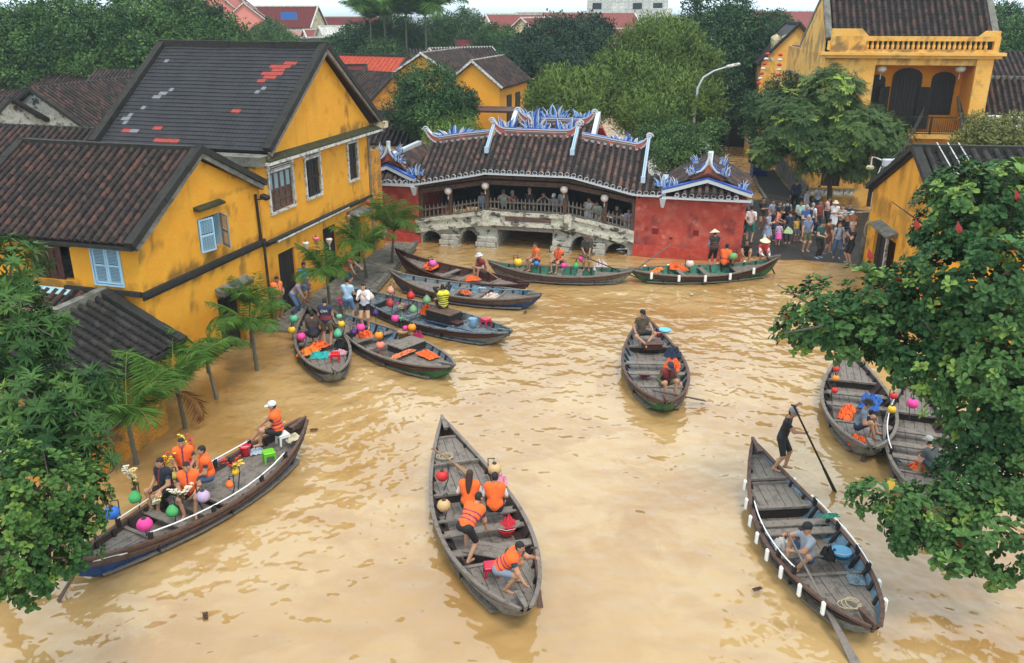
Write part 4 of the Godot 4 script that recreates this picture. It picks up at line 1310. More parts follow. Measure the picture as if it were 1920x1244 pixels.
	flame(roof, T(Vector3(-3.5, 5.86, -5.3)), 1.0, 0.4, 8, 8, 2)
	b = MB.new()
	b.col = CHINA
	for q in [-7.05, -2.65]: b.bar(Vector3(q, 6.0, -5.4), Vector3(q, 4.75, -3.2), 0.22, 0.4)
	part("roof_rib", b, M.glaze, roof)
	b = MB.new()
	b.hexa([Vector3(-7.0, -0.6, -9), Vector3(-2.6, -0.6, -9), Vector3(-2.6, -0.6, -4.2), Vector3(-7.0, -0.6, -4.2), Vector3(-7.0, 4.4, -9), Vector3(-2.6, 4.4, -9), Vector3(-2.6, 4.5, -4.2), Vector3(-7.0, 4.5, -4.2)])  # hall walls carried below the water to darken the view through the arches
	roof_slab(b, Vector3(-7.2, 4.4, -8.0), Vector3.RIGHT, Vector3(0, 1.05, 2.7), 4.8)
	part("shrine_hall", b, M.red, o)
	# gate roofs at the two ends
	for g in 2:
		var s := 1.0 if g == 0 else -1.0
		var cx := 3.25 if g == 0 else -12.35
		var hw := 1.95 if g == 0 else 1.5
		var gate := Node3D.new()
		gate.name = "gate_roof"
		gate.position = Vector3(cx, 0, 0)
		o.add_child(gate, true)
		for sd in [-1.0, 1.0]:
			cols = []
			var z := -4.6
			while z < 0.2:
				cols.append([Vector3(sd * hw, 3.2, z), Vector3(sd * 0.15, 4.15, z)])
				z += 0.29
			tile_field(gate, cols, 0.26, M.bridge_tiles, 30, 20 + g)
			b = MB.new()
			b.quad(Vector3(sd * hw, 3.16, -4.8), Vector3(sd * hw, 3.16, 0.3), Vector3(0, 4.12, 0.3), Vector3(0, 4.12, -4.8))
			part("roof_boards", b, M.wood_dark, gate)
		cols = []
		for i in 9:
			var u := (i - 4) / 4.6
			var hx := u * hw * 0.78
			cols.append([Vector3(hx, 3.1, 0.62), Vector3(hx * 0.98, 3.72 - 0.42 * u * u, -0.25)])
		tile_field(gate, cols, 0.2, M.bridge_tiles, 40, 30 + g)
		for q in cols: part("eave_cap", capm, null, gate, T(q[0] + Vector3(0, 0.03, -0.02)))
		b = MB.new()
		b.col = CHINA
		b.box(Vector3(0, 3.02, 0.55), Vector3(hw * 2.05, 0.09, 0.18))
		# curved white-and-blue verge over the skirt and pediment
		for L in [[0.0, 0.15, CHINA], [0.13, 0.05, BLUE]]:
			var last := Vector3.ZERO
			for k in 17:
				var u := k / 8.0 - 1.0
				var p := Vector3(u * hw * 1.04, 3.14 + L[0] + 0.68 * pow(1 - absf(u), 0.75) + 0.14 * pow(absf(u), 6), 0.2 + 0.35 * absf(u))
				b.col = L[2]
				if k: b.bar(last, p, 0.2 + L[0] * 0.2, 0.16 if L[0] == 0.0 else 0.06)
				last = p
		part("verge", b, M.glaze, gate)
		b = MB.new()
		b.col = Color(0.45, 0.11, 0.08)
		b.poly([Vector3(-0.85, 3.8, -0.05), Vector3(0.85, 3.8, -0.05), Vector3(0.35, 4.15, -0.05), Vector3(0.0, 4.75, -0.05), Vector3(-0.35, 4.15, -0.05)], Vector3.ZERO, Vector3(0, 0, -0.2))
		b.col = CHINA
		for sd in [-1.0, 1.0]:
			var pl := [Vector3(sd * 0.0, 4.85, 0.0), Vector3(sd * 0.12, 4.5, 0.0), Vector3(sd * 0.35, 4.2, 0.0), Vector3(sd * 0.9, 4.02, 0.0)]
			b.tube(pl, [0.06, 0.09, 0.09, 0.07], 5)
			b.col = BLUE
			b.tube([pl[1] + Vector3(sd * 0.06, 0.1, 0.03), pl[2] + Vector3(0, 0.12, 0.03), pl[3] + Vector3(0, 0.12, 0.03)], [0.05], 4)
			b.col = CHINA
		b.tube([Vector3(0, 4.5, -0.1), Vector3(0, 4.9, -0.1), Vector3(0, 5.05, -0.1)], [0.12, 0.1, 0.11], 6)
		b.bar(Vector3(0, 4.25, -0.1), Vector3(0, 4.3, -4.7), 0.25, 0.28)
		part("pediment", b, M.glaze, gate)
		for q in [[-0.75, 4.1, 0.45, 0.45], [0.75, 4.1, 0.45, 0.45], [-1.5, 3.5, 0.5, 0.45], [1.55, 3.45, 0.5, 0.42], [-0.6, 4.5, 0.35, 0.45], [0.6, 4.5, 0.35, 0.45]]:
			flame(gate, Transform3D(Basis(Vector3.BACK, -0.3 * signf(q[0])), Vector3(q[0] * hw / 1.95, q[1], -0.3 if q[1] > 4.4 else 0.15)), q[2], q[3], 6, int(q[0] * 10) + 50 + g, 1)
		flame(gate, T(Vector3(-s * hw * 1.05, 3.5, 0.3)), 0.7, 0.55, 7, 70 + g, 1)
		b = MB.new()
		b.col = Color(0.30, 0.38, 0.44)
		b.bar(Vector3(-s * hw * 1.0, 3.75, -0.9), Vector3(-s * hw * 1.0, 3.15, 0.55), 0.22, 0.2)
		b.col = CHINA
		b.hexa([Vector3(-s * hw - 0.06, 2.55, 0.5), Vector3(-s * hw + 0.06, 2.55, 0.5), Vector3(-s * hw + 0.06, 2.55, 0.6), Vector3(-s * hw - 0.06, 2.55, 0.6), Vector3(-s * hw - 0.15, 2.98, 0.4), Vector3(-s * hw + 0.15, 2.98, 0.4), Vector3(-s * hw + 0.15, 2.98, 0.72), Vector3(-s * hw - 0.15, 2.98, 0.72)])
		part("rain_spout", b, M.glaze, gate)

# ---- wooden boats: pointed at both ends; u runs from bow 0 to stern 1 ----
func boat(called_label: String, bow: Vector3, stern: Vector3, beam: float, o: Dictionary) -> Node3D:
	var mid := (bow + stern) / 2
	mid.y = 0
	var d := stern - bow
	d.y = 0
	var L := d.length()
	var n := thing("boat", called_label, "boat", mid, atan2(d.x, d.z), "wooden boats on the flood")
	var hm: float = o.get("mid", 0.42)
	var hb: float = bow.y
	var hs: float = stern.y
	var pb: float = o.get("blunt", 0.12)
	var Bf := func(u: float) -> float:
		u = clampf(u, 0.0, 1.0)
		var s := pow(maxf(0.0, sin(PI / 2 * u / 0.56)), 0.88) if u < 0.56 else pow(maxf(0.0, cos(PI / 2 * (u - 0.56) / 0.44)), 0.62)
		return beam / 2 * maxf(s, pb * smoothstep(0.9, 1.0, u)) + 0.012
	var Yf := func(u: float) -> float:
		var k := absf(2 * u - 1)
		return hm + ((hb if u < 0.5 else hs) - hm) * pow(k, 2.3)
	var K := func(u: float) -> float:
		var k := absf(2 * u - 1)
		return lerpf(-0.2, Yf.call(u) - 0.10, pow(k, 6.0))
	var Z := func(u: float) -> float: return (u - 0.5) * L
	var side := MB.new()
	var low := MB.new()
	var lin := MB.new()
	var cap := MB.new()
	var rub := MB.new()
	var S := 22
	for i in S:
		var u0 := float(i) / S
		var u1 := float(i + 1) / S
		for s in [-1.0, 1.0]:
			var P := []
			for u in [u0, u1]:
				var b: float = Bf.call(u)
				var y: float = Yf.call(u)
				var k: float = K.call(u)
				var z: float = Z.call(u)
				var wy := lerpf(k, y, 0.6)
				P.append([Vector3(s * b, y, z), Vector3(s * b * 0.88, wy, z), Vector3(s * b * 0.5, lerpf(k, y, 0.12), z), Vector3(0, k, z), Vector3(s * maxf(b - 0.045, 0.0), y, z), Vector3(s * maxf(b * 0.86 - 0.05, 0.0), maxf(wy, 0.02), z), Vector3(s * maxf(b * 0.6 - 0.05, 0.0), maxf(lerpf(k, y, 0.12) + 0.05, 0.06), z), Vector3(0, maxf(k + 0.06, 0.06), z)])
			var A = P[0]
			var C = P[1]
			var out := Vector3(s, -0.3, 0)
			side.face(A[0], C[0], C[1], A[1], out)
			low.face(A[1], C[1], C[2], A[2], out); low.face(A[2], C[2], C[3], A[3], Vector3(s * 0.3, -1, 0))
			for q in [[4, 5], [5, 6], [6, 7]]: lin.face(A[q[0]], C[q[0]], C[q[1]], A[q[1]], Vector3(-s, 0.6, 0))
			cap.hexa([A[0] + Vector3(s * 0.03, -0.035, 0), C[0] + Vector3(s * 0.03, -0.035, 0), C[4] + Vector3(-s * 0.015, -0.035, 0), A[4] + Vector3(-s * 0.015, -0.035, 0), A[0] + Vector3(s * 0.03, 0.02, 0), C[0] + Vector3(s * 0.03, 0.02, 0), C[4] + Vector3(-s * 0.015, 0.02, 0), A[4] + Vector3(-s * 0.015, 0.02, 0)])
			var ra: Vector3 = A[0].lerp(A[1], 0.55)
			var rc: Vector3 = C[0].lerp(C[1], 0.55)
			rub.bar(ra + Vector3(s * 0.012, 0, 0), rc + Vector3(s * 0.012, 0, 0), 0.03, 0.045)
	part("hull_side", side, o.get("side", M.wood_brown), n)
	part("hull_bottom", low, o.get("hull", M.hull_grey), n)
	part("lining", lin, o.get("lining", M.in_brown), n)
	part("gunwale", cap, o.get("rim", M.wood_grey), n)
	part("rubbing_strake", rub, o.get("side", M.wood_brown), n)
	# stem posts
	for e in 2:
		var st := MB.new()
		var u := 0.0 if e == 0 else 1.0
		var sg := -1.0 if e == 0 else 1.0
		var y: float = Yf.call(u)
		var z: float = Z.call(u)
		st.hexa([Vector3(-0.03, y - 0.2, z - sg * 0.05), Vector3(0.03, y - 0.2, z - sg * 0.05), Vector3(0.04, y - 0.12, z - sg * 0.5), Vector3(-0.04, y - 0.12, z - sg * 0.5), Vector3(-0.035, y + 0.07, z + sg * 0.06), Vector3(0.035, y + 0.07, z + sg * 0.06), Vector3(0.07, y - 0.015, z - sg * 0.55), Vector3(-0.07, y - 0.015, z - sg * 0.55)])
		part("stem_post", st, o.get("rim", M.wood_grey), n)
	# frames
	var nr: int = o.get("ribs", 11)
	for i in nr:
		var u := 0.14 + 0.72 * i / (nr - 1)
		var b: float = Bf.call(u)
		var y: float = Yf.call(u)
		for s in [-1.0, 1.0]:
			var rb := MB.new()
			rb.bar(Vector3(s * (b - 0.07), y + 0.01, Z.call(u)), Vector3(s * (b * 0.82 - 0.08), 0.14, Z.call(u)), 0.07, 0.05, Vector3.RIGHT)
			part("rib", rb, o.get("frame", M.wood_dark), n)
	# planked decks
	var wood: Material = o.get("deck", M.wood_grey)
	var lay := func(u0: float, u1: float, y: float, pw: float, called: String, th: float):
		var bmax := 0.0
		for k in 9: bmax = maxf(bmax, Bf.call(lerpf(u0, u1, k / 8.0)) - 0.06)
		var cnt := maxi(2, int(round(2 * bmax / pw)))
		var w := 2 * bmax / cnt
		for i in cnt:
			var x0 := -bmax + i * w + 0.006
			var x1 := x0 + w - 0.012
			var pm := MB.new()
			var any := false
			var dy := rf(-0.006, 0.006)
			for k in 8:
				var ua := lerpf(u0, u1, k / 8.0)
				var ub := lerpf(u0, u1, (k + 1) / 8.0)
				var ba: float = Bf.call(ua) - 0.06
				var bb: float = Bf.call(ub) - 0.06
				var a0 := clampf(x0, -ba, ba)
				var a1 := clampf(x1, -ba, ba)
				var c0 := clampf(x0, -bb, bb)
				var c1 := clampf(x1, -bb, bb)
				if a1 - a0 < 0.01 and c1 - c0 < 0.01: continue
				any = true
				var ya: float = y + dy + (maxf(0.0, Yf.call(ua) - hm) * 0.75 if called == "deck_plank" else 0.0)
				var yb: float = y + dy + (maxf(0.0, Yf.call(ub) - hm) * 0.75 if called == "deck_plank" else 0.0)
				var za: float = Z.call(ua)
				var zb: float = Z.call(ub)
				pm.hexa([Vector3(a0, ya - th, za), Vector3(a1, ya - th, za), Vector3(c1, yb - th, zb), Vector3(c0, yb - th, zb), Vector3(a0, ya, za), Vector3(a1, ya, za), Vector3(c1, yb, zb), Vector3(c0, yb, zb)])
			if any: part(called, pm, wood, n)
	lay.call(0.1, 0.9, 0.11, 0.26, "floor_board", 0.03)
	for q in o.get("decks", [[0.06, 0.34, 0.34], [0.74, 0.94, 0.30]]):
		lay.call(q[0], q[1], q[2], 0.21, "deck_plank", 0.035)
		for u in [q[0], q[1]]:
			var bm := MB.new()
			var b: float = Bf.call(u) - 0.05
			bm.box(Vector3(0, q[2] + maxf(0.0, Yf.call(u) - hm) * 0.75 + 0.01, Z.call(u)), Vector3(2 * b, 0.06, 0.09))
			part("deck_beam", bm, wood, n)
		if q[1] < 0.6 or q[0] > 0.5:
			var bk := MB.new()
			var u: float = q[1] if q[1] < 0.6 else q[0]
			var b: float = Bf.call(u) - 0.06
			bk.box(Vector3(0, q[2] / 2 + 0.03, Z.call(u)), Vector3(2 * b, q[2] - 0.08, 0.03))
			part("bulkhead", bk, M.wood_dark, n)
	for u in o.get("thwarts", [0.46, 0.6]):
		var tm := MB.new()
		var b: float = Bf.call(u) - 0.05
		tm.bbox(Vector3(0, Yf.call(u) - 0.09, Z.call(u)), Vector3(2 * b, 0.05, 0.24), 0.01)
		part("thwart", tm, wood, n)
	if o.has("rails"):
		for s in [-1.0, 1.0]:
			var pts := []
			for k in 9:
				var u := lerpf(o.rails[0], o.rails[1], k / 8.0)
				pts.append(Vector3(s * (Bf.call(u) - 0.06), Yf.call(u) + 0.17, Z.call(u)))
			var rm := MB.new()
			rm.col = Color(0.8, 0.8, 0.8)
			rm.tube(pts, [0.016], 6)
			part("hand_rail", rm, M.plastic, n)
			for k in [0, 3, 6, 8]:
				var pm := MB.new()
				pm.box(pts[k] - Vector3(0, 0.1, 0), Vector3(0.07, 0.22, 0.09))
				part("rail_post", pm, M.wood_dark, n)
	if o.has("fenders"):
		for s in [-1.0, 1.0]:
			for k in o.fenders:
				var u := lerpf(0.2, 0.88, float(k) / maxf(1, o.fenders - 1))
				var fm := MB.new()
				fm.col = Color(0.8, 0.8, 0.78)
				fm.bbox(Vector3(s * (Bf.call(u) + 0.07), Yf.call(u) - 0.1, Z.call(u)), Vector3(0.07, 0.3, 0.12), 0.03)
				part("fender", fm, M.plastic, n)
	if o.has("eye"):
		for s in [-1.0, 1.0]:
			var em := MB.new()
			for lay2 in [[0.34, 0.075, 0.014, Color(0.7, 0.7, 0.66)], [0.17, 0.03, 0.022, Color(0.02, 0.02, 0.02)]]:
				em.col = lay2[3]
				var c := Vector3.ZERO
				var ring := []
				for k in 14:
					var a := TAU * k / 14
					var u: float = 0.12 + lay2[0] * cos(a) / L
					var tt: float = 0.42 - lay2[1] * sin(a) / 0.5
					var b: float = Bf.call(u)
					var y: float = Yf.call(u)
					var p := Vector3(s * b, y, Z.call(u)).lerp(Vector3(s * b * 0.88, lerpf(K.call(u), y, 0.6), Z.call(u)), tt) + Vector3(s * lay2[2], 0, 0)
					ring.append(p); c += p
				c /= 14
				for k in 14: em.face(c, ring[k], ring[(k + 1) % 14], c, Vector3(s, 0, 0))
			part("bow_eye", em, M.plastic, n)
	return n

func boats():
	boat("long brown boat with white rails carrying lanterns and flower sprays", Vector3(-9.08, 0.75, -14.62), Vector3(-5.56, 0.90, -20.86), 1.75, {"hull": M.hull_blue, "lining": M.in_brown, "rim": M.wood_brown, "decks": [[0.05, 0.26, 0.30], [0.52, 0.94, 0.28]], "thwarts": [0.36, 0.45], "rails": [0.24, 0.8], "eye": 1})
	boat("weathered grey boat with four people in orange vests", Vector3(-1.87, 0.95, -20.82), Vector3(0.25, 0.70, -13.33), 2.0, {"side": M.wood_grey, "hull": M.hull_grey, "decks": [[0.08, 0.22, 0.40], [0.22, 0.37, 0.32], [0.74, 0.95, 0.26]], "thwarts": [0.5, 0.58, 0.68]})
	boat("dark boat hung with white fenders, rowed by two men", Vector3(6.08, 1.00, -19.45), Vector3(6.66, 0.60, -12.94), 1.85, {"side": M.wood_dark, "lining": M.in_blue, "fenders": 8, "decks": [[0.06, 0.18, 0.42], [0.19, 0.33, 0.34], [0.70, 0.95, 0.26]], "thwarts": [0.42, 0.47, 0.6], "rails": [0.34, 0.72], "rim": M.wood_brown})
	boat("brown boat with green bottom drifting in mid-channel", Vector3(4.80, 0.75, -29.73), Vector3(4.45, 0.65, -22.50), 2.05, {"hull": M.hull_green, "side": M.wood_brown, "lining": M.in_grey, "decks": [[0.08, 0.3, 0.30], [0.76, 0.95, 0.26]], "thwarts": [0.5, 0.62], "rim": M.wood_brown})
	boat("small dark boat by the quay with red stool on its bow", Vector3(-7.78, 0.60, -31.26), Vector3(-5.51, 0.62, -24.74), 1.75, {"side": M.wood_dark, "hull": M.hull_grey, "decks": [[0.08, 0.3, 0.28], [0.7, 0.95, 0.26]], "thwarts": [0.5]})
	boat("brown and green boat with grey hatch moored at the quay", Vector3(-6.77, 0.65, -30.49), Vector3(-1.89, 0.62, -25.22), 1.95, {"hull": M.hull_green, "side": M.wood_red, "lining": M.in_blue, "decks": [[0.06, 0.24, 0.3], [0.66, 0.94, 0.28]], "thwarts": [0.38, 0.5]})
	boat("grey-blue boat with a blue pole and bucket, lanterns at its inner end", Vector3(-6.71, 0.65, -33.47), Vector3(-0.06, 0.65, -28.22), 1.95, {"hull": M.hull_grey, "side": M.wood_red, "lining": M.in_grey, "rim": M.in_grey, "deck": M.in_grey, "decks": [[0.05, 0.22, 0.3], [0.7, 0.95, 0.28]], "thwarts": [0.34, 0.46]})
	boat("empty brown boat with pale blue inside and deep blue bottom", Vector3(-5.15, 0.85, -35.00), Vector3(1.14, 0.65, -32.42), 1.8, {"hull": M.hull_blue, "side": M.wood_brown, "lining": M.in_blue, "decks": [[0.06, 0.34, 0.32], [0.74, 0.95, 0.28]], "thwarts": [0.46, 0.62]})
	boat("dark red boat nearest the bridge pier, rower in white hat", Vector3(-5.28, 0.95, -38.07), Vector3(0.68, 0.65, -33.90), 1.75, {"hull": M.wood_brown, "side": M.wood_red, "lining": M.wood_red, "rim": M.wood_red, "decks": [[0.06, 0.25, 0.34], [0.74, 0.95, 0.28]], "thwarts": [0.42, 0.55]})
	boat("brown boat with green inside below the bridge arches", Vector3(-1.04, 0.75, -36.83), Vector3(5.21, 0.62, -35.94), 1.6, {"hull": M.hull_grey, "side": M.wood_brown, "lining": M.in_green, "decks": [[0.06, 0.24, 0.32], [0.75, 0.95, 0.28]], "thwarts": [0.5, 0.64]})
	boat("green-bottomed boat alongside the red bridge wall", Vector3(11.82, 0.95, -36.90), Vector3(5.15, 0.60, -36.17), 1.7, {"hull": M.hull_green, "side": M.wood_red, "lining": M.in_green, "decks": [[0.06, 0.3, 0.34], [0.8, 0.95, 0.28]], "thwarts": [0.5, 0.66], "fenders": 5})
	boat("grey boat with blue tarpaulin half under the leafy tree", Vector3(11.14, 0.70, -26.67), Vector3(9.27, 0.62, -19.82), 2.0, {"side": M.wood_grey, "hull": M.hull_grey, "lining": M.in_brown, "decks": [[0.08, 0.3, 0.3], [0.72, 0.95, 0.28]], "thwarts": [0.44, 0.56]})
	boat("dark boat with pink lantern mostly hidden under the leafy tree", Vector3(12.33, 0.70, -24.43), Vector3(9.67, 0.60, -17.34), 1.75, {"side": M.wood_grey, "hull": M.hull_grey, "decks": [[0.08, 0.3, 0.3], [0.78, 0.95, 0.28]], "thwarts": [0.46, 0.58, 0.68], "rails": [0.25, 0.7]})

# ---- people: joints with radii, joined by a smooth minimum and meshed as surface nets ----
class Net:
	var cs := 0.024
	var lo := Vector3.ZERO
	var nx := 0
	var ny := 0
	var nz := 0
	var F := PackedFloat32Array()
	var V := PackedVector3Array()
	var N := PackedVector3Array()
	var Q := PackedInt32Array()
	func start(a: Vector3, b: Vector3, c: float):
		cs = c
		lo = a
		nx = int((b.x - a.x) / c) + 2
		ny = int((b.y - a.y) / c) + 2
		nz = int((b.z - a.z) / c) + 2
		F.resize(nx * ny * nz)
		F.fill(0.2)
	func cap(a: Vector3, b: Vector3, ra: float, rb: float, sq := Vector3.ONE, k := 0.03):
		# tapered capsule; sq squashes the distance along the axes
		var m := maxf(ra, rb) / minf(sq.x, minf(sq.y, sq.z)) + k + cs * 1.5
		var p0 := Vector3(minf(a.x, b.x), minf(a.y, b.y), minf(a.z, b.z)) - Vector3(m, m, m) - lo
		var p1 := Vector3(maxf(a.x, b.x), maxf(a.y, b.y), maxf(a.z, b.z)) + Vector3(m, m, m) - lo
		var i0 := maxi(0, int(p0.x / cs)); var i1 := mini(nx - 1, int(p1.x / cs) + 1)
		var j0 := maxi(0, int(p0.y / cs)); var j1 := mini(ny - 1, int(p1.y / cs) + 1)
		var k0 := maxi(0, int(p0.z / cs)); var k1 := mini(nz - 1, int(p1.z / cs) + 1)
		var ab := (b - a) * sq
		var l2 := maxf(ab.length_squared(), 1e-8)
		var dr := rb - ra
		for kk in range(k0, k1 + 1):
			for jj in range(j0, j1 + 1):
				var row := (kk * ny + jj) * nx
				for ii in range(i0, i1 + 1):
					var q := (lo + Vector3(ii, jj, kk) * cs - a) * sq
					var t := clampf(q.dot(ab) / l2, 0.0, 1.0)
					var d := (q - ab * t).length() - ra - dr * t
					var e := F[row + ii]
					var h := k - absf(d - e)
					if h > 0.0: d = minf(d, e) - h * h * 0.25 / k
					elif e < d: continue
					F[row + ii] = d
	func run():
		var id := {}
		var sx := 1
		var sy := nx
		var sz := nx * ny
		for kk in nz - 1:
			for jj in ny - 1:
				var r := (kk * ny + jj) * nx
				for ii in nx - 1:
					var o := r + ii
					var f0 := F[o]; var f1 := F[o + sx]; var f2 := F[o + sy]; var f3 := F[o + sx + sy]
					var f4 := F[o + sz]; var f5 := F[o + sz + sx]; var f6 := F[o + sz + sy]; var f7 := F[o + sz + sx + sy]
					var s := int(f0 < 0) + int(f1 < 0) + int(f2 < 0) + int(f3 < 0) + int(f4 < 0) + int(f5 < 0) + int(f6 < 0) + int(f7 < 0)
					if s == 0 or s == 8: continue
					var c := [f0, f1, f2, f3, f4, f5, f6, f7]
					var p := Vector3.ZERO
					var m := 0
					for e in [[0, 1], [2, 3], [4, 5], [6, 7], [0, 2], [1, 3], [4, 6], [5, 7], [0, 4], [1, 5], [2, 6], [3, 7]]:
						var u: float = c[e[0]]
						var w: float = c[e[1]]
						if (u < 0) == (w < 0): continue
						var t := u / (u - w)
						var ea := Vector3(e[0] & 1, (e[0] >> 1) & 1, e[0] >> 2)
						var eb := Vector3(e[1] & 1, (e[1] >> 1) & 1, e[1] >> 2)
						p += ea.lerp(eb, t)
						m += 1
					id[o] = V.size()
					V.append(lo + (Vector3(ii, jj, kk) + p / m) * cs)
					N.append(Vector3(f1 + f3 + f5 + f7 - f0 - f2 - f4 - f6, f2 + f3 + f6 + f7 - f0 - f1 - f4 - f5, f4 + f5 + f6 + f7 - f0 - f1 - f2 - f3).normalized())
		for o in id:
			for ax in 3:
				var s1: int = [sx, sy, sz][ax]
				var s2: int = [sy, sz, sx][ax]
				var s3: int = [sz, sx, sy][ax]
				if (F[o] < 0) == (F[o + s1] < 0): continue
				if not (id.has(o - s2) and id.has(o - s3) and id.has(o - s2 - s3)): continue
				Q.append(id[o]); Q.append(id[o - s2]); Q.append(id[o - s2 - s3]); Q.append(id[o - s3])
	func emit(b: MB, cols: PackedColorArray, xf := Transform3D.IDENTITY):
		var nb := xf.basis.orthonormalized()
		var W := PackedVector3Array(); W.resize(V.size())
		var U := PackedVector3Array(); U.resize(V.size())
		for i in V.size():
			W[i] = xf * V[i]
			U[i] = nb * N[i]
		for i in range(0, Q.size(), 4):
			for t in [[0, 1, 2], [0, 2, 3]]:
				var x := Q[i + t[0]]; var y := Q[i + t[1]]; var z := Q[i + t[2]]
				if (W[z] - W[x]).cross(W[y] - W[x]).dot(U[x] + U[y] + U[z]) < 0:
					var w := y
					y = z; z = w
				b.v.append(W[x]); b.v.append(W[y]); b.v.append(W[z])
				b.n.append(U[x]); b.n.append(U[y]); b.n.append(U[z])
				b.c.append(cols[x]); b.c.append(cols[y]); b.c.append(cols[z])

var head_nets := {}
func head_net(cs: float) -> Array:
	if head_nets.has(cs): return head_nets[cs]
	var n := Net.new()
	n.start(Vector3(-0.13, -0.17, -0.15), Vector3(0.13, 0.16, 0.16), cs)
	n.cap(Vector3(0, 0.03, -0.012), Vector3(0, 0.02, 0.0), 0.092, 0.092, Vector3(1.17, 0.9, 0.96), 0.02)
	n.cap(Vector3(0, -0.05, 0.03), Vector3(0, -0.078, 0.045), 0.058, 0.038, Vector3(1, 1, 1), 0.04)
	n.cap(Vector3(0, 0.005, 0.088), Vector3(0, -0.028, 0.103), 0.009, 0.015, Vector3(1, 1, 1), 0.012)
	for s in [-1, 1]: n.cap(Vector3(s * 0.078, 0.012, -0.008), Vector3(s * 0.076, -0.02, 0.0), 0.02, 0.014, Vector3(1.5, 1, 1), 0.01)
	n.cap(Vector3(0, -0.06, -0.01), Vector3(0, -0.14, -0.022), 0.052, 0.054, Vector3.ONE, 0.03)
	n.run()
	var reg := PackedInt32Array()
	for p in n.V:
		var k := 0
		if p.y > 0.055 or (p.z < 0.01 and p.y > -0.055 and absf(p.x) < 0.075) or (p.z < 0.035 and p.y > 0.02): k = 1
		if p.z > 0.05 and absf(p.y - 0.008) < 0.009 and absf(absf(p.x) - 0.033) < 0.013: k = 2
		if p.z > 0.05 and absf(p.y - 0.03) < 0.006 and absf(absf(p.x) - 0.034) < 0.018: k = 2
		if p.z > 0.06 and absf(p.y + 0.058) < 0.008 and absf(p.x) < 0.024: k = 3
		reg.append(k)
	head_nets[cs] = [n, reg]
	return head_nets[cs]
var hand_nets := {}
func hand_net(grip: float) -> Net:
	# right hand, wrist at the origin, fingers along -y, palm facing +z, thumb towards +x
	if hand_nets.has(grip): return hand_nets[grip]
	var n := Net.new()
	n.start(Vector3(-0.09, -0.22, -0.06), Vector3(0.11, 0.05, 0.13), 0.0065)
	n.cap(Vector3(0, 0.01, 0), Vector3(0, -0.02, 0), 0.026, 0.028, Vector3(0.9, 1, 1.25), 0.01)
	for i in 4:
		var x := -0.033 + i * 0.021
		n.cap(Vector3(x * 0.5, -0.015, 0), Vector3(x, -0.085, 0), 0.015, 0.0125, Vector3.ONE, 0.008)
		var L: float = [0.055, 0.07, 0.076, 0.068][i]
		var p := Vector3(x, -0.088, 0)
		var a := 0.12 + grip * 0.75
		for s in 3:
			var q: Vector3 = p + Vector3(x * 0.08, -cos(a), sin(a)) * L * [0.42, 0.33, 0.25][s]
			n.cap(p, q, 0.0098 - s * 0.0009, 0.009 - s * 0.0009, Vector3.ONE, 0.003)
			p = q
			a += 0.2 + grip * 0.85
	n.cap(Vector3(0.02, -0.025, 0.008), Vector3(0.05, -0.06, 0.02 + grip * 0.015), 0.015, 0.0115, Vector3.ONE, 0.008)
	n.cap(Vector3(0.05, -0.06, 0.02 + grip * 0.015), Vector3(0.052 - grip * 0.02, -0.098, 0.032 + grip * 0.03), 0.011, 0.0085, Vector3.ONE, 0.004)
	n.run()
	hand_nets[grip] = n
	return n
func ik(a: Vector3, t: Vector3, l1: float, l2: float, pole: Vector3) -> Array:
	var d := t - a
	var L := minf(d.length(), (l1 + l2) * 0.995)
	d = d.normalized()
	t = a + d * L
	var x := (l1 * l1 - l2 * l2 + L * L) / (2 * L)
	var h := sqrt(maxf(0.0, l1 * l1 - x * x))
	var p := (pole - d * pole.dot(d)).normalized()
	return [a + d * x + p * h, t]
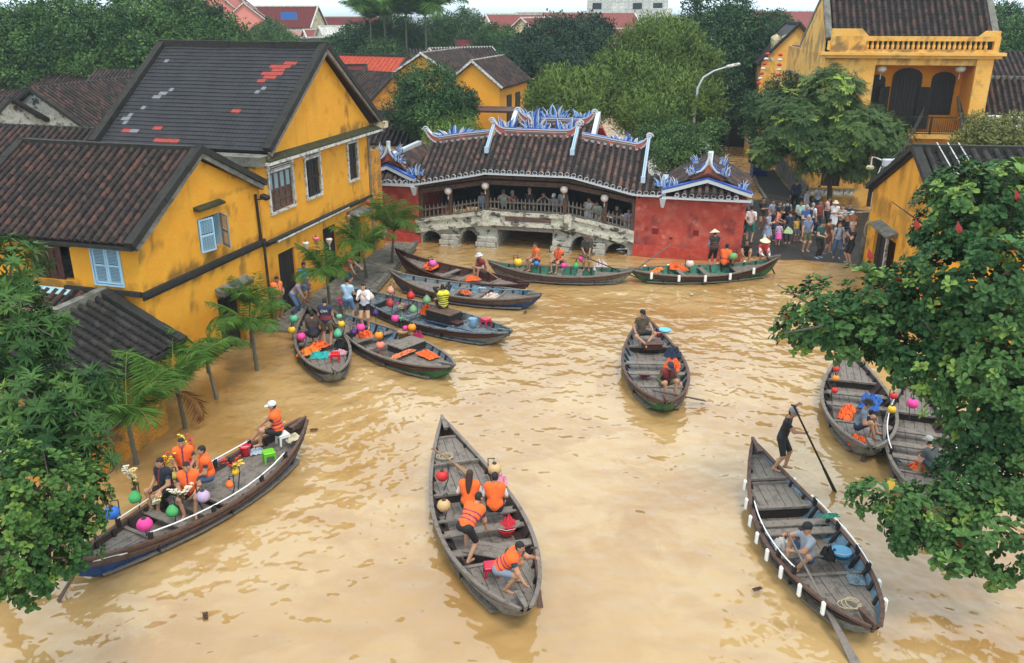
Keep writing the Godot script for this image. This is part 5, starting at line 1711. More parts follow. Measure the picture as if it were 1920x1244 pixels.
const POSES := {
	"stand": {}, 
	"relax": {"hl": [0.26, 0.80, 0.08], "hr": [-0.25, 0.80, 0.04], "fl": [0.13, 0, 0.08]},
	"crossed": {"hl": [-0.08, 1.14, 0.19], "hr": [0.1, 1.16, 0.22]},
	"phone": {"hl": [0.07, 1.36, 0.28], "hr": [-0.05, 1.36, 0.3], "nod": 0.15},
	"camera": {"hl": [0.09, 1.5, 0.22], "hr": [-0.09, 1.5, 0.22]},
	"hold": {"hl": [0.12, 1.08, 0.26], "hr": [-0.1, 1.06, 0.28], "nod": 0.3},
	"behind": {"hl": [0.08, 0.93, -0.17], "hr": [-0.08, 0.92, -0.18]},
	"hip": {"hl": [0.2, 0.98, 0.06], "hr": [-0.26, 0.82, 0.1]},
	"walk": {"fl": [0.09, 0, 0.25], "fr": [-0.09, 0.02, -0.25], "hl": [0.26, 0.86, -0.12], "hr": [-0.26, 0.86, 0.16]},
	"rail": {"lean": 0.32, "hl": [0.22, 1.02, 0.36], "hr": [-0.2, 1.02, 0.36], "nod": 0.1},
	"bend": {"hip": [0, 0.88, -0.12], "lean": 1.15, "hl": [0.16, 0.38, 0.5], "hr": [-0.16, 0.40, 0.46], "nod": 0.2},
	"cover": {"hip": [0, 0.88, -0.08], "lean": 0.7, "hl": [0.05, 1.25, 0.62], "hr": [-0.1, 0.62, 0.5], "nod": 0.35},
	"sit": {"hip": [0, 0.45, 0], "fl": [0.12, 0, 0.42], "fr": [-0.12, 0, 0.42], "hl": [0.14, 0.56, 0.34], "hr": [-0.14, 0.56, 0.34], "lean": 0.12},
	"sit_low": {"hip": [0, 0.24, 0], "fl": [0.16, 0, 0.46], "fr": [-0.16, 0, 0.46], "hl": [0.16, 0.46, 0.36], "hr": [-0.14, 0.42, 0.4], "lean": 0.25},
	"squat": {"hip": [0, 0.27, -0.1], "fl": [0.15, 0, 0.12], "fr": [-0.15, 0, 0.12], "hl": [0.16, 0.3, 0.42], "hr": [-0.12, 0.34, 0.44], "lean": 0.45},
	"floor": {"hip": [0, 0.14, 0], "fl": [0.2, 0.02, 0.62], "fr": [-0.12, 0.02, 0.5], "hl": [0.2, 0.36, 0.38], "hr": [-0.24, 0.14, 0.1], "lean": 0.05},
}
func v3(a) -> Vector3: return Vector3(a[0], a[1], a[2])
func person(label: String, at: Vector3, face_deg: float, pose, look: Dictionary, group := "") -> Node3D:
	# look: shirt, pants, hair, skin (linear colours); sleeve and leg 0..1; hat, vest, pack, size, far
	var far: bool = look.get("far", false)
	var P: Dictionary = POSES[pose] if pose is String else pose
	var size: float = look.get("size", 1.0)
	var o := thing("person", label, "person", at, deg_to_rad(face_deg), group)
	o.scale = Vector3.ONE * size
	var hip: Vector3 = v3(P.get("hip", [0, 0.90, 0]))
	var lean: float = P.get("lean", 0.0)
	var tw: float = P.get("twist", 0.0)
	var tb := Basis(Vector3.UP, tw) * Basis(Vector3.RIGHT, lean)
	var chest := hip + tb * Vector3(0, 0.42, 0.01)
	var neck := hip + tb * Vector3(0, 0.53, -0.01)
	var hb := tb * Basis(Vector3.RIGHT, -lean * 0.75 + P.get("nod", 0.05)) * Basis(Vector3.UP, P.get("turn", 0.0))
	var head := neck + hb * Vector3(0, 0.16, 0.025) * (1.0 if size > 0.8 else 1.1)
	var bones := []   # [a, b, ra, rb, region]
	var fat: float = look.get("fat", 1.0)
	bones.append([hip + Vector3(0.075, 0, 0), hip + Vector3(-0.075, 0, 0), 0.115 * fat, 0.115 * fat, 1])
	bones.append([hip + tb * Vector3(0, 0.06, 0.01), hip + tb * Vector3(0, 0.22, 0.015), 0.128 * fat, 0.126 * fat, 0])
	bones.append([chest + tb * Vector3(0.07, -0.1, 0), chest + tb * Vector3(0.11, 0.03, -0.01), 0.105 * fat, 0.095, 0])
	bones.append([chest + tb * Vector3(-0.07, -0.1, 0), chest + tb * Vector3(-0.11, 0.03, -0.01), 0.105 * fat, 0.095, 0])
	bones.append([chest + tb * Vector3(0.155, 0.055, -0.01), chest + tb * Vector3(-0.155, 0.055, -0.01), 0.062, 0.062, 0])
	bones.append([neck + tb * Vector3(0, -0.04, 0), head + hb * Vector3(0, -0.07, -0.02), 0.055, 0.05, 4])
	var hands := []
	for s in [1, -1]:
		var sh := chest + tb * Vector3(s * 0.17, 0.05, -0.01)
		var tg := v3(P.get("hl" if s > 0 else "hr", [s * 0.25, 0.79, 0.05]))
		var pole: Vector3 = Vector3(s * 0.6, -0.7, -0.55) if not P.has("pole") else Vector3(s * P.pole[0], P.pole[1], P.pole[2])
		var r := ik(sh, tg, 0.285, 0.25, pole)
		bones.append([sh, r[0], 0.056, 0.044, 2])
		bones.append([r[0], r[1], 0.043, 0.03, 3])
		hands.append([r[0], r[1], s])
	for s in [1, -1]:
		var hp := hip + Vector3(s * 0.09, -0.03, 0)
		var ft := v3(P.get("fl" if s > 0 else "fr", [s * 0.1, 0, 0]))
		var an := ft + Vector3(0, 0.075, 0)
		var r := ik(hp, an, 0.43, 0.42, Vector3(s * P.get("knee_out", 0.25), 0.25, 1.0))
		bones.append([hp, r[0], 0.088 * fat, 0.06, 5])
		bones.append([r[0], r[1], 0.058, 0.04, 6])
		var toe := Vector3(s * 0.04, -0.045, 0.15)
		bones.append([r[1] + Vector3(0, -0.035, -0.04), r[1] + toe, 0.036, 0.032, 7])
	var lo := Vector3(9, 9, 9)
	var hi := -lo
	for q in bones:
		for e in 2:
			lo = lo.min(q[e]); hi = hi.max(q[e])
	var n := Net.new()
	n.start(lo - Vector3(0.2, 0.15, 0.2), hi + Vector3(0.2, 0.15, 0.2), 0.034 if far else 0.023)
	var sleeve: float = look.get("sleeve", 0.55)
	var leg: float = look.get("leg", 0.85)    # 0..1 thigh, 1..2 shin
	for q in bones:
		var ex := 0.0
		if q[4] <= 1: ex = 0.008
		elif q[4] == 2 or (q[4] == 3 and sleeve > 1): ex = 0.010
		elif q[4] == 5 or (q[4] == 6 and leg > 1.5): ex = 0.012
		n.cap(q[0], q[1], q[2] + ex, q[3] + ex, Vector3(1, 1, 1.12) if q[4] <= 1 and lean < 0.5 else Vector3.ONE, 0.035 if q[4] < 5 else 0.028)
	n.run()
	var shirt: Color = look.get("shirt", Color(0.5, 0.5, 0.5))
	var pants: Color = look.get("pants", Color(0.02, 0.02, 0.025))
	var skin: Color = look.get("skin", Color(0.42, 0.22, 0.13))
	var shoe: Color = look.get("shoe", skin)
	var cols := PackedColorArray()
	cols.resize(n.V.size())
	for i in n.V.size():
		var best := 9.0
		var reg := 0
		var tt := 0.0
		var vp := n.V[i]
		for q in bones:
			var ab: Vector3 = q[1] - q[0]
			var t := clampf((vp - q[0]).dot(ab) / maxf(ab.length_squared(), 1e-6), 0, 1)
			var d: float = (vp - q[0] - ab * t).length() - lerpf(q[2], q[3], t)
			if d < best:
				best = d; reg = q[4]; tt = t
		var c := skin
		match reg:
			0: c = shirt
			1: c = pants if tb.inverse().y.dot(Vector3.UP) < -2 or (tb.transposed() * (vp - hip)).y < 0.07 else shirt
			2: c = shirt if tt < sleeve else skin
			3: c = shirt if sleeve > 1.0 and tt < sleeve - 1.0 else skin
			4: c = shirt if tt < 0.15 else skin
			5: c = pants if tt < leg else skin
			6: c = pants if leg > 1.0 and tt < leg - 1.0 else skin
			7: c = shoe
		var s := 0.93 + 0.14 * absf(sin(vp.x * 37 + vp.y * 51 + vp.z * 29))
		cols[i] = Color(c.r * s, c.g * s, c.b * s)
	var b := MB.new()
	n.emit(b, cols)
	var hn := head_net(0.017 if far else 0.0115)
	var hc := PackedColorArray()
	var hair: Color = look.get("hair", Color(0.012, 0.010, 0.010))
	for k in hn[1]: hc.append([skin, hair, skin.lerp(Color(0.02, 0.015, 0.012), 0.8), skin.lerp(Color(0.35, 0.08, 0.07), 0.6)][k])
	hn[0].emit(b, hc, Transform3D(hb, head))
	for h in hands:
		var dn: Vector3 = (h[1] - h[0]).normalized()
		var ref := Vector3(-h[2], 0.0, 0.35)
		var z := (ref - dn * ref.dot(dn)).normalized()
		var bs := Basis(-dn.cross(z) * -1.0, -dn, z)
		bs.x = bs.y.cross(bs.z)
		if h[2] > 0: bs.x = -bs.x
		var hnet := hand_net(P.get("grip", 0.35))
		var hcol := PackedColorArray()
		hcol.resize(hnet.V.size())
		hcol.fill(skin)
		hnet.emit(b, hcol, Transform3D(bs, h[1] - dn * 0.01))
	part("body", b, M.skin, o)
	# clothing and things that move with the person
	if look.has("vest"):
		var vn := Net.new()
		vn.start(lo - Vector3(0.25, 0.2, 0.25), hi + Vector3(0.25, 0.2, 0.25), 0.03 if far else 0.02)
		for q in bones:
			if q[4] == 0: vn.cap(q[0], q[1], q[2] + 0.04, q[3] + (0.04 if q[2] > 0.07 else 0.028), Vector3.ONE, 0.025)
		vn.cap(hip + tb * Vector3(0.07, 0.09, 0), hip + tb * Vector3(-0.07, 0.09, 0), 0.125 * fat, 0.125 * fat, Vector3.ONE, 0.02)
		vn.run()
		var vc := PackedColorArray()
		var base: Color = look.vest
		var band: Color = look.get("band", Color(0.16, 0.02, 0.10))
		for p in vn.V:
			var q := tb.transposed() * (p - hip)
			var st := false
			for y in look.get("bands", [0.12, 0.22, 0.32]): if absf(q.y - y) < 0.017: st = true
			if q.z > 0.05 and absf(q.x) < 0.016: st = true
			vc.append(band if st else base)
		var vb := MB.new()
		vn.emit(vb, vc)
		part("life_vest", vb, M.cloth, o)
	if look.has("hat"):
		var hatc: Color = look.get("hatcol", Color(0.03, 0.03, 0.035))
		var tb2 := MB.new()
		tb2.col = hatc
		if look.hat == "cone":
			tb2.lathe([Vector2(0.23, -0.01), Vector2(0.235, 0.0), Vector2(0.12, 0.085), Vector2(0.0, 0.17)], 16, Transform3D(hb, head + hb * Vector3(0, 0.045, -0.01)))
			tb2.lathe([Vector2(0.0, 0.155), Vector2(0.12, 0.07), Vector2(0.228, -0.012)], 16, Transform3D(hb, head + hb * Vector3(0, 0.045, -0.01)))
		else:
			var prof := [Vector2(0.100, 0.035), Vector2(0.104, 0.06), Vector2(0.098, 0.10), Vector2(0.07, 0.135), Vector2(0.03, 0.148), Vector2(0.0, 0.15)]
			if look.hat == "brim": prof = [Vector2(0.17, 0.03), Vector2(0.172, 0.037), Vector2(0.105, 0.055), Vector2(0.1, 0.12), Vector2(0.06, 0.145), Vector2(0.0, 0.15)]
			tb2.lathe(prof, 12, Transform3D(hb.scaled_local(Vector3(0.93, 1, 1.08)), head))
			if look.hat == "cap":
				var vs := hb * Basis(Vector3.UP, look.get("visor", 0.0))
				tb2.hexa([head + vs * Vector3(-0.07, 0.036, 0.07), head + vs * Vector3(0.07, 0.036, 0.07), head + vs * Vector3(0.05, 0.018, 0.19), head + vs * Vector3(-0.05, 0.018, 0.19), head + vs * Vector3(-0.07, 0.048, 0.07), head + vs * Vector3(0.07, 0.048, 0.07), head + vs * Vector3(0.05, 0.028, 0.19), head + vs * Vector3(-0.05, 0.028, 0.19)])
		part("hat", tb2, M.cloth, o)
	if look.get("long", false):
		var hm := MB.new()
		hm.col = hair
		var e := neck + tb * Vector3(0, -0.24, -0.13)
		hm.tube([head + hb * Vector3(0, 0.06, -0.06), head + hb * Vector3(0, -0.06, -0.095), neck + tb * Vector3(0, -0.05, -0.11), e], [0.07, 0.085, 0.075, 0.03], 8)
		part("hair", hm, M.cloth, o)
	if look.has("pack"):
		var pm := MB.new()
		pm.col = look.pack
		pm.bbox(chest + tb * Vector3(0, -0.13, -0.21), Vector3(0.28, 0.42, 0.17), 0.05, tb)
		for s in [-1, 1]: pm.tube([chest + tb * Vector3(s * 0.1, 0.1, -0.13), chest + tb * Vector3(s * 0.1, 0.14, 0.0), chest + tb * Vector3(s * 0.11, 0.02, 0.13), chest + tb * Vector3(s * 0.13, -0.15, 0.09)], [0.022], 5)
		part("backpack", pm, M.cloth, o)
	if look.has("skirt"):
		var sk := MB.new()
		sk.col = look.skirt
		sk.lathe([Vector2(0.27, -0.36), Vector2(0.23, -0.2), Vector2(0.16, 0.04), Vector2(0.135, 0.1)], 14, Transform3D(Basis.IDENTITY, hip), 7, 0.12)
		part("skirt", sk, M.cloth, o)
	return o

const ORANGE := Color(0.85, 0.13, 0.02)
const BLK := Color(0.012, 0.012, 0.014)
const NAVY := Color(0.02, 0.03, 0.06)
const WHT := Color(0.62, 0.63, 0.65)
const GRY := Color(0.20, 0.22, 0.25)
const BLU := Color(0.12, 0.19, 0.32)
const JEAN := Color(0.06, 0.10, 0.18)
const KHAKI := Color(0.17, 0.13, 0.07)
const FAIR := Color(0.52, 0.30, 0.20)
const GREYHAIR := Color(0.30, 0.29, 0.28)
func people():
	# aboard the near boats
	person("man standing at the dark boat's bow with long oar, black clothes", Vector3(6.53, 0.62, -18.66), 62, {"lean": 0.2, "hl": [0.12, 1.78, 0.28], "hr": [-0.02, 1.12, 0.5], "grip": 1.0, "fl": [0.12, 0, 0.14], "fr": [-0.1, 0, -0.08], "nod": 0.3}, {"shirt": BLK, "pants": BLK, "leg": 0.98, "hat": "cap", "hatcol": Color(0.2, 0.2, 0.2)})
	person("seated rower in grey T-shirt and black cap on the fendered boat", Vector3(6.20, 0.24, -15.33), -75, {"hip": [0, 0.2, 0], "fl": [0.2, 0, 0.36], "fr": [-0.2, 0, 0.34], "hl": [0.12, 0.5, 0.5], "hr": [-0.16, 0.72, 0.5], "lean": 0.12, "grip": 1.0, "knee_out": 0.6}, {"shirt": Color(0.28, 0.31, 0.36), "pants": Color(0.05, 0.08, 0.16), "hat": "cap", "hatcol": BLK})
	person("woman with long brown hair seen from behind, orange vest, weathered boat", Vector3(-0.98, 0.38, -17.06), 172, "sit_low", {"shirt": WHT, "vest": ORANGE, "pants": BLK, "long": true, "hair": Color(0.045, 0.022, 0.015), "sleeve": 0.9, "bands": []})
	person("woman with tied hair seen from behind, orange vest, weathered boat", Vector3(-0.39, 0.38, -16.95), 178, "sit_low", {"shirt": WHT, "vest": ORANGE, "pants": BLK, "sleeve": 0.9, "bands": []})
	person("man bending forward in striped orange vest and black shorts", Vector3(-0.91, 0.26, -15.58), 150, {"hip": [0, 0.82, -0.15], "lean": 1.05, "hl": [0.2, 0.5, 0.42], "hr": [-0.2, 0.45, 0.4], "fl": [0.14, 0, 0.1], "fr": [-0.12, 0, -0.22], "nod": 0.2}, {"shirt": NAVY, "vest": ORANGE, "pants": BLK, "leg": 0.95})
	person("paddler leaning over the side in striped orange vest", Vector3(-0.16, 0.36, -14.45), 75, {"hip": [0, 0.42, -0.1], "lean": 0.75, "fl": [0.16, 0, 0.2], "fr": [-0.2, 0, 0.1], "hl": [0.08, 0.72, 0.62], "hr": [-0.28, 0.22, 0.55], "grip": 1.0, "nod": 0.1}, {"shirt": NAVY, "vest": ORANGE, "pants": Color(0.2, 0.24, 0.3)})
	person("man in white cap and orange vest on the long boat's stern stool", Vector3(-6.11, 0.62, -20.05), -80, {"hip": [0, 0.36, -0.05], "fl": [0.13, 0, 0.42], "fr": [-0.16, -0.02, 0.66], "hl": [0.12, 0.48, 0.36], "hr": [-0.14, 0.42, 0.44], "lean": 0.1}, {"shirt": BLK, "vest": ORANGE, "pants": BLK, "hat": "cap", "hatcol": WHT})
	person("passenger in black T-shirt, dark vest, facing the bow of the long boat", Vector3(-8.06, 0.28, -17.63), -30, "sit", {"shirt": NAVY, "pants": BLK, "vest": Color(0.012, 0.016, 0.025), "band": Color(0.2, 0.03, 0.03), "bands": [0.1]})
	person("passenger looking down in orange vest beside the red blossoms", Vector3(-7.92, 0.36, -18.47), 15, "sit", {"shirt": NAVY, "vest": ORANGE, "pants": BLK, "bands": []})
	person("passenger in orange vest between green and lilac lanterns", Vector3(-7.49, 0.22, -17.56), 10, "sit", {"shirt": NAVY, "vest": ORANGE, "pants": BLK, "bands": []})
	person("passenger in orange vest turned away beside the orange lantern", Vector3(-7.25, 0.30, -18.15), -60, "sit", {"shirt": NAVY, "vest": ORANGE, "pants": JEAN, "bands": []})
	person("rower half hidden by leaves at the long boat's bow", Vector3(-9.20, 0.50, -15.64), -40, {"hip": [0, 0.4, 0], "fl": [0.15, 0, 0.35], "fr": [-0.15, 0, 0.35], "hl": [0.15, 0.4, 0.5], "hr": [-0.05, 0.45, 0.52], "lean": 0.4, "grip": 1.0}, {"shirt": BLK, "pants": BLK})
	person("man in dark shirt sitting cross-legged at the drifting boat's bow", Vector3(4.50, 0.42, -27.88), 15, {"hip": [0, 0.3, -0.1], "fl": [0.05, 0, 0.35], "fr": [-0.08, 0, 0.5], "hl": [0.3, 0.42, 0.2], "hr": [-0.28, 0.36, 0.1], "knee_out": 0.9}, {"shirt": Color(0.07, 0.05, 0.03), "pants": BLK, "hat": "cap", "hatcol": BLK, "fat": 1.08})
	person("paddler in camouflage jacket and dark red vest at the drifting boat's stern", Vector3(4.62, 0.36, -23.68), 20, {"hip": [0, 0.32, -0.1], "fl": [0.15, 0, 0.3], "fr": [-0.15, 0, 0.3], "hl": [0.28, 0.42, 0.36], "hr": [-0.3, 0.5, 0.3], "lean": 0.35, "grip": 1.0, "nod": 0.4}, {"shirt": Color(0.06, 0.07, 0.03), "sleeve": 1.9, "pants": KHAKI, "vest": Color(0.16, 0.02, 0.02), "band": BLK, "hat": "cap", "hatcol": NAVY})
	person("boatman in grey shirt and dark hat beside the blue tarpaulin", Vector3(9.43, 0.34, -21.14), 60, "sit_low", {"shirt": Color(0.14, 0.18, 0.23), "pants": NAVY, "hat": "brim", "hatcol": BLK})
	person("boatman in dark grey bent over beneath the leafy tree", Vector3(10.43, 0.30, -18.75), 200, {"hip": [0, 0.3, -0.05], "fl": [0.15, 0, 0.3], "fr": [-0.15, 0, 0.3], "hl": [0.16, 0.3, 0.46], "hr": [-0.1, 0.45, 0.48], "lean": 0.65}, {"shirt": Color(0.05, 0.06, 0.065), "pants": NAVY, "hat": "cap", "hatcol": Color(0.35, 0.35, 0.34)})
	# moored boats
	person("man in yellow and black striped vest seated on a box", Vector3(-2.57, 0.42, -30.67), 200, {"hip": [0, 0.36, 0], "fl": [0.15, 0, 0.4], "fr": [-0.15, 0, 0.4], "hl": [0.1, 1.05, 0.14], "hr": [-0.08, 1.05, 0.16], "lean": 0.05}, {"shirt": BLK, "pants": BLK, "vest": Color(0.62, 0.58, 0.05), "band": BLK, "bands": [0.08, 0.16, 0.24, 0.32, 0.4], "sleeve": 1.8})
	person("rower in white cap and red vest in the dark red boat", Vector3(-1.22, 0.30, -35.88), -60, {"hip": [0, 0.32, 0], "fl": [0.15, 0, 0.4], "fr": [-0.15, 0, 0.4], "hl": [0.2, 0.55, 0.42], "hr": [-0.2, 0.5, 0.42], "lean": 0.35, "grip": 1.0}, {"shirt": BLK, "pants": KHAKI, "vest": Color(0.22, 0.02, 0.03), "hat": "brim", "hatcol": Color(0.5, 0.52, 0.55), "far": true})
	person("passenger in orange vest and green sleeves near the yellow lantern", Vector3(1.12, 0.28, -37.09), -70, "sit", {"shirt": Color(0.05, 0.3, 0.2), "pants": NAVY, "vest": ORANGE, "bands": [], "far": true})
	person("passenger in black with orange vest near the pink lanterns", Vector3(2.11, 0.28, -36.84), -40, "sit", {"shirt": BLK, "pants": BLK, "vest": Color(0.7, 0.12, 0.03), "bands": [0.15], "far": true})
	person("boatman in olive jacket standing with pole below the arches", Vector3(3.29, 0.30, -36.86), -5, {"lean": 0.3, "hl": [0.1, 0.85, 0.32], "hr": [-0.1, 0.9, 0.32], "grip": 1.0, "nod": 0.4}, {"shirt": Color(0.05, 0.05, 0.035), "pants": KHAKI, "sleeve": 0.9, "hat": "brim", "hatcol": Color(0.09, 0.05, 0.04), "far": true})
	person("boatman in conical hat and dark vest standing by the red wall", Vector3(9.01, 0.28, -37.35), 190, "hold", {"shirt": BLU, "pants": BLK, "vest": Color(0.03, 0.025, 0.03), "band": Color(0.25, 0.1, 0.04), "hat": "cone", "hatcol": Color(0.62, 0.53, 0.38), "sleeve": 1.5, "leg": 1.2})
	person("passenger in orange vest sitting beside the standing conical-hat boatman", Vector3(9.49, 0.28, -37.18), 150, "sit_low", {"shirt": BLU, "pants": BLK, "vest": ORANGE, "bands": [0.2], "size": 1.1})
	person("woman in black crouching on the road edge by the boat", Vector3(10.83, 0.25, -38.77), -10, "squat", {"shirt": BLK, "pants": BLK, "long": true, "sleeve": 0.4})
	person("boat woman in conical hat and red-orange vest on the upturned bow", Vector3(11.18, 0.62, -37.37), 10, "squat", {"shirt": WHT, "sleeve": 1.9, "pants": NAVY, "vest": Color(0.6, 0.05, 0.02), "hat": "cone", "hatcol": Color(0.66, 0.58, 0.43)})
	# quay
	person("man in orange vest and black T-shirt by the boarded door", Vector3(-8.85, 0.14, -30.97), 50, "hold", {"shirt": BLK, "pants": JEAN, "vest": Color(0.85, 0.22, 0.06), "bands": []})
	person("woman in lilac sweater and jeans stooping with cap pulled down", Vector3(-8.29, 0.14, -31.34), 80, "cover", {"shirt": Color(0.36, 0.33, 0.42), "pants": Color(0.10, 0.17, 0.28), "sleeve": 1.9, "leg": 1.9, "hat": "cap", "hatcol": GRY})
	person("man in bright blue shirt against the yellow wall", Vector3(-8.27, 0.16, -32.82), 60, "hold", {"shirt": Color(0.03, 0.28, 0.6), "pants": JEAN, "sleeve": 1.3})
	person("man in orange vest reaching out behind the bushy palm", Vector3(-6.84, 0.20, -34.30), 85, {"lean": 0.4, "hl": [0.2, 0.95, 0.55], "hr": [-0.2, 0.8, 0.4]}, {"shirt": BLU, "pants": NAVY, "vest": Color(0.6, 0.1, 0.03)})
	person("man in pale blue T-shirt and denim shorts, back turned, on the quay", Vector3(-6.04, 0.30, -30.17), 170, "hold", {"shirt": Color(0.36, 0.55, 0.72), "pants": Color(0.10, 0.20, 0.34), "leg": 0.95, "shoe": BLK, "fat": 1.06})
	person("woman in white blouse and black shorts taking a picture", Vector3(-5.27, 0.40, -29.22), -5, "phone", {"shirt": Color(0.68, 0.66, 0.68), "pants": BLK, "leg": 0.4, "sleeve": 1.6, "skin": FAIR, "long": true})
	var g := person("guide in navy and red lettered vest standing in the small boat", Vector3(-6.37, 0.30, -27.79), 178, "hold", {"shirt": Color(0.2, 0.17, 0.12), "pants": Color(0.15, 0.11, 0.06), "vest": NAVY, "band": Color(0.35, 0.03, 0.03), "bands": [0.1, 0.14, 0.18, 0.22]})
	var tm := TextMesh.new()
	tm.text = "QNA"
	tm.font_size = 12
	tm.pixel_size = 0.0095
	tm.depth = 0.012
	part("vest_lettering", tm, M.white, g, Transform3D(Basis(Vector3.UP, PI), Vector3(0, 1.31, -0.165)))
	person("passenger in patterned dark vest seated in the small boat, back turned", Vector3(-6.84, 0.28, -27.74), 178, "sit", {"shirt": Color(0.1, 0.06, 0.05), "pants": BLK, "vest": Color(0.06, 0.04, 0.035), "band": NAVY, "bands": [0.1, 0.14, 0.18, 0.22, 0.26]})
	# crowd on the right bank
	var far := {"far": true}
